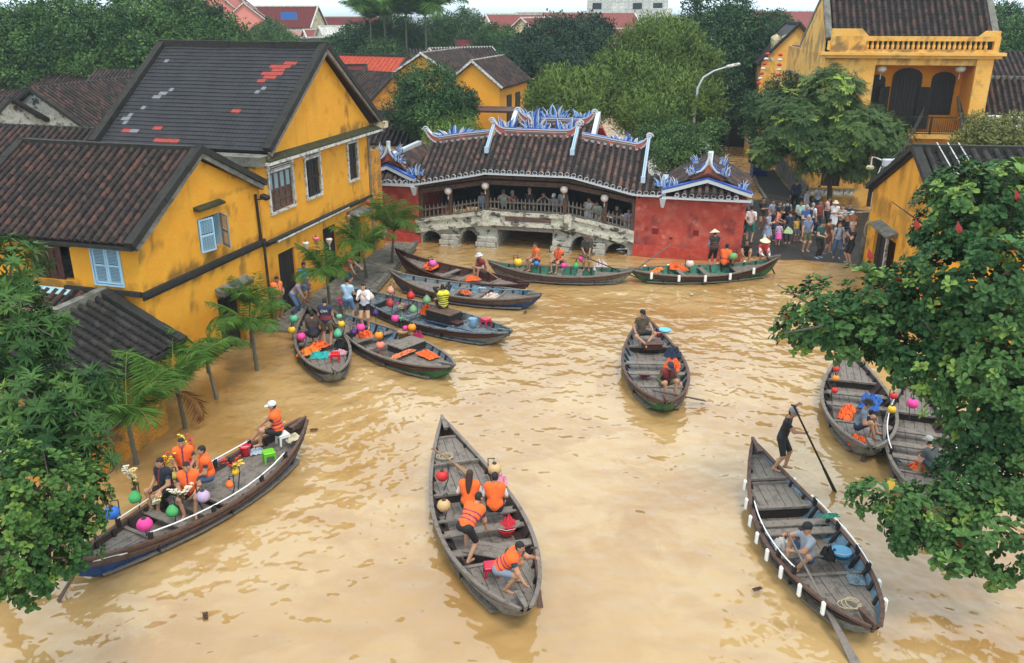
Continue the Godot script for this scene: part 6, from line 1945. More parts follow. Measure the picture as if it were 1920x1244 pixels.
	var cw := [
		["man in white T-shirt and teal shorts, hands behind his back", Vector3(11.93, 0.16, -42.34), 160, "behind", {"shirt": WHT, "pants": Color(0.03, 0.30, 0.27), "leg": 0.9, "skin": FAIR, "size": 1.1}],
		["person in black just behind the corner of the red wall", Vector3(12.02, 0.16, -43.98), 120, "hold", {"shirt": BLK, "pants": BLK, "leg": 1.9}],
		["man in grey shirt at the back beside the red wall", Vector3(12.78, 0.16, -45.75), 100, "stand", {"shirt": GRY, "pants": NAVY, "leg": 1.8}],
		["woman in black top and brown shorts near the water", Vector3(13.28, 0.16, -45.15), 20, "crossed", {"shirt": BLK, "pants": Color(0.07, 0.05, 0.04), "leg": 0.4}],
		["young man in blue-grey T-shirt behind the crossed-arms women", Vector3(13.63, 0.16, -44.68), 40, "relax", {"shirt": Color(0.20, 0.26, 0.36), "pants": NAVY, "leg": 1.9}],
		["woman in blue-grey dress with white handbag, arms crossed", Vector3(12.62, 0.18, -41.74), 50, "crossed", {"shirt": Color(0.24, 0.30, 0.42), "skirt": Color(0.24, 0.30, 0.42), "pants": Color(0.24, 0.30, 0.42), "sleeve": 0.2, "skin": FAIR, "hair": Color(0.2, 0.12, 0.07)}],
		["long-haired woman in sleeveless black dress, arms crossed", Vector3(13.84, 0.18, -44.13), 10, "crossed", {"shirt": BLK, "pants": BLK, "leg": 1.6, "sleeve": 0.1, "long": true, "skin": FAIR}],
		["little girl in lilac top and pink skirt", Vector3(13.18, 0.20, -41.66), 170, "stand", {"shirt": Color(0.5, 0.42, 0.62), "pants": Color(0.8, 0.12, 0.45), "skirt": Color(0.8, 0.12, 0.45), "size": 0.66, "skin": FAIR}],
		["person in dark clothes carrying a white-green bouquet", Vector3(13.72, 0.20, -41.87), 190, "hold", {"shirt": NAVY, "pants": BLK, "leg": 1.9}],
		["tourist in dark grey with black backpack, back turned", Vector3(14.37, 0.20, -44.51), 175, "stand", {"shirt": GRY, "pants": BLK, "leg": 1.9, "pack": BLK}],
		["tall man in navy walking away beneath the street tree", Vector3(16.25, 0.20, -49.10), 170, "walk", {"shirt": NAVY, "pants": BLK, "leg": 1.9, "sleeve": 1.8, "size": 1.12}],
		["man in pale grey T-shirt reading his phone by the plinth", Vector3(17.23, 0.22, -48.19), -20, "phone", {"shirt": Color(0.36, 0.40, 0.46), "pants": NAVY, "leg": 1.9}],
		["grey-haired man in royal blue polo shirt", Vector3(14.64, 0.22, -42.43), 30, "hold", {"shirt": Color(0.03, 0.08, 0.26), "pants": KHAKI, "hair": GREYHAIR, "skin": FAIR, "size": 1.1}],
		["older man in slate blue polo and olive shorts, front of the crowd", Vector3(14.15, 0.20, -40.46), 10, "hip", {"shirt": Color(0.14, 0.18, 0.28), "pants": Color(0.10, 0.10, 0.04), "hair": GREYHAIR, "skin": FAIR, "fat": 1.12, "size": 1.06}],
		["man in white collared shirt with dark backpack in mid-crowd", Vector3(15.37, 0.22, -43.52), 130, "stand", {"shirt": WHT, "pants": NAVY, "leg": 1.9, "pack": NAVY, "hair": GREYHAIR, "skin": FAIR}],
		["woman in pink top with hair tied up", Vector3(16.66, 0.24, -45.06), 60, "hold", {"shirt": Color(0.55, 0.33, 0.32), "pants": BLK, "leg": 1.5, "sleeve": 0.3}],
		["man in dark green T-shirt and black trousers at the front", Vector3(14.44, 0.16, -39.46), 30, "hold", {"shirt": Color(0.01, 0.075, 0.075), "pants": BLK, "leg": 1.95, "skin": FAIR, "fat": 1.05, "size": 1.05, "shoe": Color(0.2, 0.35, 0.6)}],
		["woman in rust-brown dress behind the dark green T-shirt", Vector3(15.05, 0.18, -40.14), 100, "walk", {"shirt": Color(0.16, 0.055, 0.02), "pants": Color(0.16, 0.055, 0.02), "skin": FAIR}],
		["woman with short red hair, grey T-shirt, jeans and backpack", Vector3(15.30, 0.16, -39.46), -15, "relax", {"shirt": Color(0.26, 0.30, 0.36), "pants": JEAN, "leg": 1.95, "hair": Color(0.13, 0.03, 0.02), "pack": NAVY, "skin": FAIR}],
		["bald man in black T-shirt and shorts photographing", Vector3(15.62, 0.14, -38.62), -75, "phone", {"shirt": BLK, "pants": BLK, "leg": 1.0, "hair": Color(0.42, 0.24, 0.16), "skin": FAIR, "size": 1.05}],
		["man in navy jacket at the back near the pole", Vector3(17.21, 0.24, -43.44), -30, "stand", {"shirt": NAVY, "pants": BLK, "leg": 1.9, "sleeve": 1.8}],
		["woman in pale blue cap beside the pole", Vector3(16.70, 0.22, -41.59), -60, "hold", {"shirt": WHT, "pants": JEAN, "leg": 1.9, "hat": "cap", "hatcol": Color(0.3, 0.55, 0.65)}],
		["woman in tan sleeveless top in front of the navy jacket", Vector3(16.72, 0.24, -43.00), -50, "crossed", {"shirt": Color(0.4, 0.25, 0.18), "pants": BLK, "sleeve": 0.2, "skin": FAIR}],
		["child in yellow T-shirt half hidden in mid-crowd", Vector3(14.29, 0.22, -42.43), 20, "stand", {"shirt": Color(0.6, 0.4, 0.05), "pants": JEAN, "size": 0.7}],
		["woman in mint blouse behind the royal blue polo", Vector3(14.97, 0.22, -44.20), -10, "hold", {"shirt": Color(0.3, 0.5, 0.42), "pants": BLK, "leg": 1.9, "long": true}],
		["man in maroon shirt deep in the crowd", Vector3(15.92, 0.24, -44.12), 15, "relax", {"shirt": Color(0.2, 0.03, 0.03), "pants": NAVY, "leg": 1.9}],
		["woman in cream hat and white dress deep in the crowd", Vector3(16.65, 0.24, -43.89), -20, "crossed", {"shirt": WHT, "pants": WHT, "skirt": WHT, "hat": "brim", "hatcol": Color(0.6, 0.52, 0.4), "skin": FAIR}],
		["man in black jacket and grey cap behind the grey T-shirt woman", Vector3(16.19, 0.20, -41.05), -70, "hold", {"shirt": BLK, "pants": JEAN, "leg": 1.9, "sleeve": 1.8, "hat": "cap", "hatcol": GRY}],
		["woman in coral top bent toward the little girl", Vector3(13.21, 0.20, -42.51), 60, "rail", {"shirt": Color(0.6, 0.2, 0.15), "pants": JEAN, "leg": 1.9}],
		["man in striped grey shirt near the motorbike", Vector3(16.23, 0.22, -47.13), 40, "hip", {"shirt": GRY, "pants": KHAKI, "leg": 1.9}],
		["person in dark red top and white cap left of the bridge", Vector3(-6.46, 0.40, -41.73), 160, "relax", {"shirt": Color(0.3, 0.02, 0.03), "pants": Color(0.5, 0.45, 0.42), "hat": "cap", "hatcol": WHT, "leg": 1.9}]]
	for q in cw: person(q[0], q[1], q[2], q[3], q[4].merged(far), "crowd on the right bank" if q[1].x > 0 else "")
	# on the bridge, behind the rail
	var bx := Transform3D(Basis(Vector3.UP, deg_to_rad(-13.5)), Vector3(5.85, 0, -40.41))
	var br := [["man in blue shirt leaning on the bridge post", -7.72, "relax", {"shirt": Color(0.2, 0.32, 0.5)}], ["person in pale green filming from the bridge", -6.65, "camera", {"shirt": Color(0.28, 0.38, 0.33), "hat": "cap", "hatcol": Color(0.06, 0.1, 0.08)}], ["woman in dark top with phone on the bridge", -6.15, "phone", {"shirt": Color(0.12, 0.05, 0.06), "hat": "cap", "hatcol": GRY}], ["tall man in black jacket at the bridge centre", -5.3, "stand", {"shirt": BLK, "skin": FAIR, "hair": GREYHAIR, "sleeve": 1.8, "size": 1.1}], ["masked person in dark shirt on the bridge", -4.62, "camera", {"shirt": NAVY}], ["person in white cap looking over the bridge rail", -3.98, "rail", {"shirt": GRY, "hat": "cap", "hatcol": WHT}], ["person in white shirt behind the white cap", -3.72, "stand", {"shirt": WHT, "size": 1.05}], ["person in white T-shirt with raised arms on the bridge", -2.35, "camera", {"shirt": WHT, "pants": WHT, "leg": 1.9}], ["person in floral shirt bowed over the rail", -1.85, "rail", {"shirt": Color(0.35, 0.5, 0.4), "pants": WHT, "leg": 1.9}], ["photographer in black at the bridge's right end", -0.95, "hold", {"shirt": BLK, "skin": FAIR}], ["woman in lavender at the end of the bridge rail", -0.42, "rail", {"shirt": Color(0.42, 0.34, 0.5), "pants": WHT, "leg": 1.9}]]
	for i in br.size():
		var q = br[i]
		person(q[0], bx * Vector3(q[1], b_deck(q[1]) - 0.78, -0.75 if i != 6 else -1.3), -13.5 + [0, 20, -15][i % 3], q[2], q[3].merged(far), "onlookers on the bridge")

# ---- trees ----
func leaf_shape(b: MB, at: Vector3, dir: Vector3, up: Vector3, L: float, w: float, kind: int, col: Color):
	# one folded leaf: kind 0 lance, 1 obovate
	b.col = col
	dir = dir.normalized()
	var sd := dir.cross(up).normalized()
	var nn := sd.cross(dir)
	var k := 0.4 if kind == 0 else 0.68
	var m := at + dir * L * k - nn * 0.02 * L
	var tip := at + dir * L - nn * L * 0.12
	var l := m + sd * w * 0.5 + nn * w * 0.14
	var r := m - sd * w * 0.5 + nn * w * 0.14
	if kind == 1:
		var mp := at + dir * L * 0.36
		for s in [-1.0, 1.0]:
			var e: Vector3 = sd * s
			var p1 := mp + e * w * 0.2 + nn * w * 0.07
			var p2 := at + dir * L * 0.68 + e * w * 0.48 + nn * w * 0.13
			var p3 := at + dir * L * 0.88 + e * w * 0.40 + nn * w * 0.06
			var p4 := at + dir * L * 0.98 + e * w * 0.16 - nn * w * 0.05
			var md := at + dir * L * 0.7 - nn * 0.02 * L
			b.quad(at, p1, p2, md); b.quad(md, p2, p3, tip); b.tri(p3, p4, tip)
	else:
		b.quad(at, l, tip, m); b.quad(at, m, tip, r)
var cluster_cache := {}
func cluster(kind: String) -> ArrayMesh:
	if cluster_cache.has(kind): return cluster_cache[kind]
	var rg := RandomNumberGenerator.new()
	rg.seed = hash(kind) & 0xffff
	var b := MB.new()
	var W := Color(1, 1, 1)
	match kind:
		"rosette":
			for i in 10:
				var a := TAU * i * 0.382 + rg.randf_range(-0.35, 0.35)
				var e := rg.randf_range(-0.45, 0.15) + 0.09 * i
				leaf_shape(b, Vector3(rg.randf_range(-0.1, 0.1), i * 0.035 - 0.15, rg.randf_range(-0.1, 0.1)), Vector3(cos(a) * cos(e), sin(e), sin(a) * cos(e)), Vector3.UP.rotated(Vector3.RIGHT, rg.randf_range(-0.5, 0.5)), rg.randf_range(0.55, 1.1) - 0.03 * i, rg.randf_range(0.38, 0.55), 1, W * rg.randf_range(0.65, 1.2))
		"mango":
			for i in 11:
				var a := TAU * i / 11.0 + rg.randf_range(-0.25, 0.25)
				var e := rg.randf_range(-0.75, 0.5)
				leaf_shape(b, Vector3.ZERO, Vector3(cos(a) * cos(e), sin(e), sin(a) * cos(e)), Vector3.UP, rg.randf_range(0.75, 1.1), 0.24, 0, W * rg.randf_range(0.75, 1.15))
		"bamboo":
			for i in 16:
				var p := Vector3(rg.randf_range(-0.6, 0.6), rg.randf_range(-0.6, 0.6), rg.randf_range(-0.6, 0.6))
				leaf_shape(b, p, Vector3(rg.randf_range(-1, 1), rg.randf_range(-1.0, 0.25), rg.randf_range(-1, 1)), Vector3.UP, rg.randf_range(0.4, 0.7), 0.11, 0, W * rg.randf_range(0.75, 1.25))
		"pinnate":
			for i in 7:
				var a := TAU * i / 7.0
				var d := Vector3(cos(a), rg.randf_range(-0.5, 0.5), sin(a))
				for k in 5:
					for s in [-1.0, 1.0]: leaf_shape(b, d * (0.2 + k * 0.16), d * 0.6 + d.cross(Vector3.UP) * s, Vector3.UP, 0.34, 0.16, 0, W * rg.randf_range(0.8, 1.15))
		_:
			for i in 15:
				var p := Vector3(rg.randf_range(-0.5, 0.5), rg.randf_range(-0.45, 0.45), rg.randf_range(-0.5, 0.5))
				leaf_shape(b, p, p + Vector3(rg.randf_range(-0.4, 0.4), rg.randf_range(-0.2, 0.5), rg.randf_range(-0.4, 0.4)), Vector3.UP, rg.randf_range(0.3, 0.5), 0.24, 1, W * rg.randf_range(0.75, 1.2))
	cluster_cache[kind] = b.mesh(M.leaf)
	return cluster_cache[kind]
func crown(parent: Node3D, blobs: Array, kind: String, size: float, per: float, c0: Color, c1: Color, fresh: Color, seed_: int, freshness := 0.06) -> MultiMeshInstance3D:
	# blobs: [centre, radius, (flatness)]; clusters fill a shell of each blob, uneven by noise
	var rg := RandomNumberGenerator.new()
	rg.seed = seed_
	var nz := FastNoiseLite.new()
	nz.seed = seed_
	nz.frequency = 0.9
	var X := []
	var C := []
	for q in blobs:
		var r: float = q[1]
		var fl: float = q[2] if q.size() > 2 else 0.8
		var cnt := int(per * r * r)
		var shift := rg.randf_range(-0.3, 0.3)
		for i in cnt:
			var d := Vector3(rg.randfn(), rg.randfn(), rg.randfn()).normalized()
			var rad := r * (0.55 + 0.45 * pow(rg.randf(), 0.45)) * (1.0 + 0.42 * nz.get_noise_3dv(d * 2.2 + q[0]))
			var off := d * rad
			off.y *= fl
			var dens := nz.get_noise_3dv((q[0] + off) * 1.1 / maxf(r * 0.5, 0.6))
			if dens < -0.14 and rg.randf() < 0.75: continue
			var b := Basis(Vector3.UP, rg.randf() * TAU)
			var tilt := Vector3.UP.lerp(d, 0.55).normalized()
			var ax := Vector3.UP.cross(tilt)
			if ax.length() > 0.01: b = Basis(ax.normalized(), Vector3.UP.angle_to(tilt)) * b
			var s := size * rg.randf_range(0.7, 1.25)
			X.append(Transform3D(b.scaled_local(Vector3(s, s, s)), q[0] + off))
			var t := clampf(0.5 + 0.9 * nz.get_noise_3dv((q[0] + off) * 0.7) + shift + rg.randf_range(-0.25, 0.25), 0, 1)
			C.append(fresh if rg.randf() < freshness else c0.lerp(c1, t))
	var mm := MultiMesh.new()
	mm.transform_format = MultiMesh.TRANSFORM_3D
	mm.use_colors = true
	mm.mesh = cluster(kind)
	mm.instance_count = X.size()
	for i in X.size():
		mm.set_instance_transform(i, X[i])
		mm.set_instance_color(i, C[i])
	var o := MultiMeshInstance3D.new()
	o.name = "crown"
	o.multimesh = mm
	o.set_meta("kind", "stuff")
	parent.add_child(o, true)
	return o
func limbs(parent: Node3D, base: Vector3, fork: Vector3, ends: Array, r: float, m: Material, seed_ := 1):
	var rg := RandomNumberGenerator.new()
	rg.seed = seed_
	var b := MB.new()
	var mid := base.lerp(fork, 0.5) + Vector3(rg.randf_range(-1, 1), 0, rg.randf_range(-1, 1)) * r * 1.2
	b.tube([base - Vector3.UP * 0.6, base + Vector3.UP * 0.1, mid, fork], [r * 1.5, r * 1.2, r, r * 0.8], 8)
	part("trunk", b, m, parent)
	for e in ends:
		b = MB.new()
		var p: Vector3 = fork
		var h: Vector3 = fork.lerp(e, 0.5) + Vector3(rg.randf_range(-0.3, 0.3), rg.randf_range(0.0, 0.4), rg.randf_range(-0.3, 0.3)) * fork.distance_to(e) * 0.3
		b.tube([p, h, e], [r * 0.6, r * 0.4, r * 0.12], 6)
		for k in 4:
			var s := h.lerp(e, rg.randf_range(0.0, 0.9))
			b.tube([s, s + Vector3(rg.randf_range(-1, 1), rg.randf_range(-0.2, 0.9), rg.randf_range(-1, 1)) * fork.distance_to(e) * 0.35], [r * 0.2, r * 0.05], 5)
		part("limb", b, m, parent)
func tree(called: String, label: String, blobs: Array, base: Vector3, kind: String, size: float, per: float, c0: Color, c1: Color, fresh: Color, seed_: int, freshness := 0.06, group := "") -> Node3D:
	var o := thing(called, label, "tree", base, 0.0, group)
	var bl := []
	var ends := []
	var ce := Vector3.ZERO
	for q in blobs:
		var c: Vector3 = q[0] - base
		bl.append([c, q[1], q[2] if q.size() > 2 else 0.8])
		ends.append(c)
		ce += c
	ce /= blobs.size()
	limbs(o, Vector3.ZERO, Vector3(ce.x * 0.5, ce.y * 0.6, ce.z * 0.5), ends, clampf(ce.y * 0.03, 0.06, 0.3), M.bark, seed_)
	crown(o, bl, kind, size, per, c0, c1, fresh, seed_, freshness)
	return o
var fronds := []
func make_fronds():
	for v in 4:
		var rg := RandomNumberGenerator.new()
		rg.seed = 100 + v
		var b := MB.new()
		var droop: float = [0.9, 1.35, 1.8, 2.3][v]
		var pts := []
		var p := Vector3.ZERO
		var a := 1.1
		for k in 12:
			pts.append(p)
			p += Vector3(0, sin(a), cos(a)) * 0.15
			a -= droop / 11.0 * (0.5 + k / 11.0)
		b.col = Color(0.16, 0.22, 0.05)
		b.tube(pts, [0.02, 0.018, 0.015, 0.012, 0.01, 0.008, 0.006], 4)
		for k in range(1, 12):
			for e in 4:
				var t := k + e / 4.0 - 0.3
				var q: Vector3 = pts[clampi(int(t), 0, 11)].lerp(pts[clampi(int(t) + 1, 0, 11)], t - int(t))
				var d: Vector3 = (pts[mini(k + 1, 11)] - pts[k - 1]).normalized()
				var L := 0.58 * sin(PI * clampf(0.12 + k / 13.5, 0, 1)) + 0.1
				for s in [-1.0, 1.0]:
					var dir := Vector3(s, 0.25 + rg.randf_range(-0.15, 0.1), 0) * 0.85 + d * 0.75
					var g := rg.randf_range(0.75, 1.25)
					leaf_shape(b, q, dir + Vector3(0, rg.randf_range(-0.85, -0.3), 0), Vector3.UP, L * rg.randf_range(0.8, 1.1), 0.032, 0, Color(0.085 * g, 0.18 * g, 0.028 * g))
		fronds.append(b.mesh(M.leaf))
func palm(label: String, base: Vector3, top: Vector3, s: float, n: int, seed_: int, dead := 0):
	var rg := RandomNumberGenerator.new()
	rg.seed = seed_
	var o := thing("palm_tree", label, "palm", base, 0.0, "young palms along the quay")
	var t := top - base
	var b := MB.new()
	var pts := []
	var rad := []
	for k in 15:
		var u := k / 14.0
		pts.append(Vector3(t.x * u, -0.5 + (t.y + 0.5) * u, t.z * u))
		rad.append((0.075 - 0.03 * u) * (1.12 if k % 2 else 0.97) * (0.6 + 0.4 * s))
	b.tube(pts, rad, 8)
	part("trunk", b, M.palm_bark, o)
	b = MB.new()
	b.col = Color(0.20, 0.26, 0.07)
	b.tube([t - Vector3(0, 0.35, 0), t], [0.06, 0.035], 7)
	part("crown_shaft", b, M.leaf, o)
	for i in n:
		var f := part("frond", fronds[rg.randi_range(0, 3) if i < n - 3 else 0], null, o, Transform3D((Basis(Vector3.UP, TAU * i * 0.382 + rg.randf_range(-0.2, 0.2)) * Basis(Vector3.RIGHT, rg.randf_range(-0.25, 0.3))).scaled_local(Vector3.ONE * s * rg.randf_range(0.85, 1.12)), t))
	for i in dead:
		var m := mat(Color(0.5, 0.3, 0.17), 0.9)
		m.vertex_color_use_as_albedo = false
		var f := part("dead_frond", fronds[3], m, o, Transform3D((Basis(Vector3.UP, 1.2 + i * 2.5) * Basis(Vector3.RIGHT, 1.1)).scaled_local(Vector3.ONE * s * 0.75), t - Vector3(0, 0.25, 0)))

func trees():
	make_fronds()
	var D0 := Color(0.018, 0.045, 0.016)
	var D1 := Color(0.05, 0.115, 0.035)
	var DF := Color(0.11, 0.20, 0.05)
	var B0 := Color(0.06, 0.11, 0.02)
	var B1 := Color(0.13, 0.20, 0.04)
	# palms along the houses
	var pl := [[[257,872], [243,788], "nearest palm on the left, beside the low stained wall", 1.1, 14, 0], [[350,806], [335,712], "palm with one brown hanging frond by the porch roof", 1.05, 13, 1], [[411,751], [394,672], "slender palm standing in water below the yellow gable", 0.9, 11, 0], [[482,698], [476,612], "palm whose frond trails in the water by the small boat", 0.95, 12, 0], [[470,640], [468,572], "short palm against the yellow house door", 0.85, 10, 0], [[620,590], [611,522], "bushy palm at the quay edge beside the boarding steps", 1.0, 14, 0], [[691,528], [676,478], "palm in the middle of the quay pavement edge", 1.05, 13, 0], [[732,500], [735,440], "palm closest to the red bridge wall", 1.1, 13, 0]]
	var pb := [Vector3(-9.82, 0.00, -19.98), Vector3(-9.24, 0.00, -22.00), Vector3(-8.94, 0.00, -23.96), Vector3(-8.38, 0.00, -26.15), Vector3(-9.22, 0.00, -28.34), Vector3(-7.00, 0.10, -31.45), Vector3(-6.29, 0.00, -36.23), Vector3(-5.64, 0.00, -38.57)]
	var pt := [Vector3(-9.93, 1.19, -20.20), Vector3(-9.46, 1.33, -22.50), Vector3(-9.28, 1.13, -24.60), Vector3(-8.50, 1.40, -26.70), Vector3(-9.07, 1.60, -28.30), Vector3(-6.97, 1.74, -31.00), Vector3(-6.34, 1.55, -35.00), Vector3(-5.32, 1.81, -37.40)]
	for i in pl.size(): palm(pl[i][2], pb[i], Vector3(pt[i].x, pt[i].y, (pb[i].z + pt[i].z) / 2), pl[i][3], pl[i][4], i + 1, pl[i][5])
	# foreground sea-almond on the right: rosettes of big round leaves
	var bl := [[Vector3(6.22, 4.71, -17.50), 0.55], [Vector3(6.58, 5.15, -17.20), 0.8], [Vector3(7.67, 5.60, -17.00), 0.9], [Vector3(7.75, 4.94, -16.80), 0.85], [Vector3(7.12, 4.91, -16.90), 0.75], [Vector3(8.13, 4.67, -16.30), 0.8], [Vector3(6.80, 2.64, -14.10), 0.45], [Vector3(9.06, 6.97, -17.30), 0.8], [Vector3(9.38, 7.37, -17.00), 1.3], [Vector3(8.50, 5.57, -16.50), 1.05], [Vector3(9.18, 6.28, -16.20), 1.5], [Vector3(8.57, 4.44, -16.00), 0.9], [Vector3(9.62, 5.09, -15.80), 1.5], [Vector3(9.33, 3.90, -15.40), 1.1], [Vector3(9.83, 2.93, -15.00), 1.3], [Vector3(8.94, 2.69, -14.60), 0.9], [Vector3(8.22, 2.23, -14.20), 0.75], [Vector3(7.29, 2.47, -14.00), 0.55], [Vector3(8.23, 1.67, -13.80), 0.6], [Vector3(9.09, 1.90, -13.80), 1.0], [Vector3(7.43, 1.95, -13.90), 0.4], [Vector3(9.66, 4.53, -15.00), 1.4], [Vector3(9.14, 7.70, -17.50), 0.5], [Vector3(10.08, 7.87, -17.20), 0.8]]
	var ra := thing("sea_almond_tree", "big tree with round glossy leaves and a few red ones overhanging boats", "tree", Vector3(12.2, 0, -15.5))
	for q in bl: q[0] -= ra.position
	limbs(ra, Vector3.ZERO, Vector3(-0.8, 3.2, -0.2), [bl[1][0], bl[3][0], bl[8][0], bl[10][0], bl[12][0], bl[15][0], bl[7][0]], 0.2, M.bark, 3)
	var cr := crown(ra, bl, "rosette", 0.245, 165.0, Color(0.022, 0.07, 0.02), Color(0.08, 0.165, 0.042), Color(0.17, 0.27, 0.055), 12, 0.10)
	cr.name = "foliage"
	cr.set_meta("kind", "stuff")
	# the largest leaves, one by one
	var lf := MB.new()
	leaf_shape(lf, Vector3.ZERO, Vector3(0, 0.1, 1), Vector3.UP, 0.28, 0.15, 1, Color(1, 1, 1))
	var lms := []
	for c in [Color(0.05, 0.13, 0.04), Color(0.08, 0.18, 0.05), Color(0.13, 0.24, 0.06), Color(0.06, 0.15, 0.045), Color(0.22, 0.018, 0.018), Color(0.42, 0.25, 0.03)]:
		var m: StandardMaterial3D = M.leaf.duplicate()
		m.albedo_color = c.linear_to_srgb()
		lms.append(lf.mesh(m))
	var rg := RandomNumberGenerator.new()
	rg.seed = 31
	for i in 32:
		var q = bl[rg.randi_range(0, bl.size() - 1)]
		var d := Vector3(rg.randf_range(-1, 0.6), rg.randf_range(-0.1, 1), rg.randf_range(-0.2, 1)).normalized()
		var at: Vector3 = q[0] + d * q[1] * Vector3(1.02, 0.86, 1.02)
		var bs := Basis(Vector3.UP, rg.randf() * TAU)
		var tint := rg.randi_range(0, 3)
		for k in 9:
			var e := rg.randf_range(-0.75, -0.1)
			var mk := tint if rg.randf() < 0.93 else 4 + rg.randi_range(0, 1)
			part("leaf", lms[mk], null, ra, Transform3D((bs * Basis(Vector3.UP, TAU * k / 9 + rg.randf_range(-0.15, 0.15)) * Basis(Vector3.RIGHT, e)).scaled_local(Vector3.ONE * rg.randf_range(0.8, 1.1)), at))
	for q in [Vector3(7.75, 7.44, -16.30), Vector3(8.20, 7.54, -15.60), Vector3(9.33, 8.07, -15.90), Vector3(6.81, 6.92, -16.00)]:
		part("leaf", lms[4], null, ra, Transform3D(Basis(Vector3.RIGHT, 1.0).scaled_local(Vector3.ONE * 0.85), q - ra.position))
	# foreground trees on the left
	var bm := [[Vector3(-8.74, 6.99, -14.50), 0.6], [Vector3(-8.62, 5.79, -14.00), 0.8], [Vector3(-8.18, 5.91, -14.20), 0.45], [Vector3(-8.15, 4.89, -13.30), 1.0], [Vector3(-7.44, 5.10, -13.40), 0.6], [Vector3(-6.95, 5.29, -13.40), 0.28], [Vector3(-7.50, 4.64, -12.80), 0.75], [Vector3(-8.19, 4.31, -12.50), 0.9], [Vector3(-7.03, 4.26, -12.60), 0.42], [Vector3(-8.80, 6.31, -14.20), 0.7], [Vector3(-7.22, 4.74, -13.00), 0.45]]
	tree("mango_tree", "mango tree with drooping dark lance-shaped leaves, upper left bank", bm, Vector3(-10.5, 0, -14.5), "mango", 0.24, 210.0, Color(0.02, 0.062, 0.016), Color(0.07, 0.15, 0.034), Color(0.15, 0.25, 0.05), 21, 0.08)
	bm = [[Vector3(-7.15, 4.40, -11.20), 0.85], [Vector3(-6.49, 4.34, -11.30), 0.5], [Vector3(-6.36, 4.50, -11.50), 0.2], [Vector3(-7.29, 3.83, -10.80), 0.8], [Vector3(-6.72, 3.76, -10.90), 0.6], [Vector3(-6.43, 3.96, -11.10), 0.3], [Vector3(-7.05, 3.44, -10.50), 0.4], [Vector3(-7.34, 3.29, -10.40), 0.35]]
	tree("leafy_tree", "lower tree with small rounded bright green leaf rosettes, near left corner", bm, Vector3(-10.5, 0, -11.5), "rosette", 0.16, 300.0, Color(0.02, 0.065, 0.014), Color(0.065, 0.14, 0.026), Color(0.13, 0.22, 0.04), 22, 0.1)
	# tree in front of the ochre house
	bm = [[Vector3(17.19, 7.08, -48.00), 1.5], [Vector3(15.66, 5.39, -48.00), 1.7], [Vector3(18.41, 5.17, -47.50), 1.9], [Vector3(20.20, 4.75, -47.50), 1.3], [Vector3(16.83, 4.03, -47.50), 1.5], [Vector3(15.01, 6.03, -50.00), 1.1], [Vector3(14.07, 3.96, -48.00), 0.9], [Vector3(18.89, 3.08, -48.00), 1.0]]
	tree("street_tree", "leafy street tree with lime-green tips before the ochre house", bm, Vector3(18.31, 0.20, -49.10), "pinnate", 0.5, 95.0, Color(0.03, 0.065, 0.018), Color(0.085, 0.14, 0.035), Color(0.26, 0.36, 0.06), 23, 0.10)
	tree("creeper_tree", "dark green tree against the street side of the ochre house", [[Vector3(15.97, 5.41, -56.00), 1.4], [Vector3(17.35, 6.30, -57.00), 1.2], [Vector3(15.94, 4.09, -56.00), 1.2]], Vector3(20.23, 0.00, -68.71), "leafy", 0.42, 130.0, D0, D1, DF, 24)
	tree("garden_tree", "olive-green shrubby tree above the right-hand tiled roof", [[Vector3(25.19, 4.76, -46.00), 1.5], [Vector3(26.24, 5.09, -46.00), 1.3], [Vector3(25.41, 5.25, -48.00), 0.8], [Vector3(23.83, 4.54, -46.00), 0.7]], Vector3(25, 0, -47), "leafy", 0.4, 110.0, Color(0.10, 0.12, 0.03), Color(0.19, 0.20, 0.06), Color(0.26, 0.27, 0.06), 25)
	# behind the bridge
	tree("round_tree", "round dark green tree between the tiled houses and the bridge", [[Vector3(-5.17, 6.55, -56.00), 1.9], [Vector3(-6.28, 5.36, -55.00), 1.6], [Vector3(-3.67, 5.30, -55.50), 1.5], [Vector3(-5.25, 5.09, -54.50), 1.7], [Vector3(-3.19, 5.74, -56.00), 1.0]], Vector3(-5.2, 0, -57), "leafy", 0.38, 200.0, D0, D1, DF, 26)
	tree("weeping_tree", "pale feathery tree just behind the bridge's left ridge", [[Vector3(-3.33, 4.71, -50.00), 1.1], [Vector3(-2.38, 4.54, -49.00), 0.9], [Vector3(-4.17, 4.54, -49.00), 0.8]], Vector3(-3.2, 0, -51), "bamboo", 0.6, 90.0, B0, B1, Color(0.2, 0.3, 0.06), 27, 0.2)
	var bb := [[[Vector3(11.19, 8.26, -68.00), 3.2], [Vector3(13.09, 6.98, -67.00), 2.6], [Vector3(9.35, 7.63, -69.00), 2.4]], [[Vector3(8.00, 6.25, -64.00), 2.6], [Vector3(10.00, 5.69, -62.00), 2.4], [Vector3(8.67, 4.65, -60.00), 1.9]], [[Vector3(5.37, 5.69, -62.00), 2.2], [Vector3(3.33, 5.69, -62.00), 2.2], [Vector3(4.33, 4.82, -60.00), 1.8], [Vector3(2.23, 5.16, -62.00), 1.3]], [[Vector3(11.87, 5.35, -60.00), 2.2], [Vector3(9.65, 4.30, -57.00), 1.6], [Vector3(12.85, 4.54, -61.00), 1.4]]]
	var bn := ["tallest bamboo clump behind the bridge, feathery yellow-green", "bamboo clump in the middle of the grove behind the bridge", "bamboo clump at the grove's left end near the yellow house", "bamboo clump beside the curved street lamp"]
	var bx := [Vector3(12, 0, -68), Vector3(9.0, 0, -63), Vector3(4.2, 0, -62), Vector3(12.5, 0, -60)]
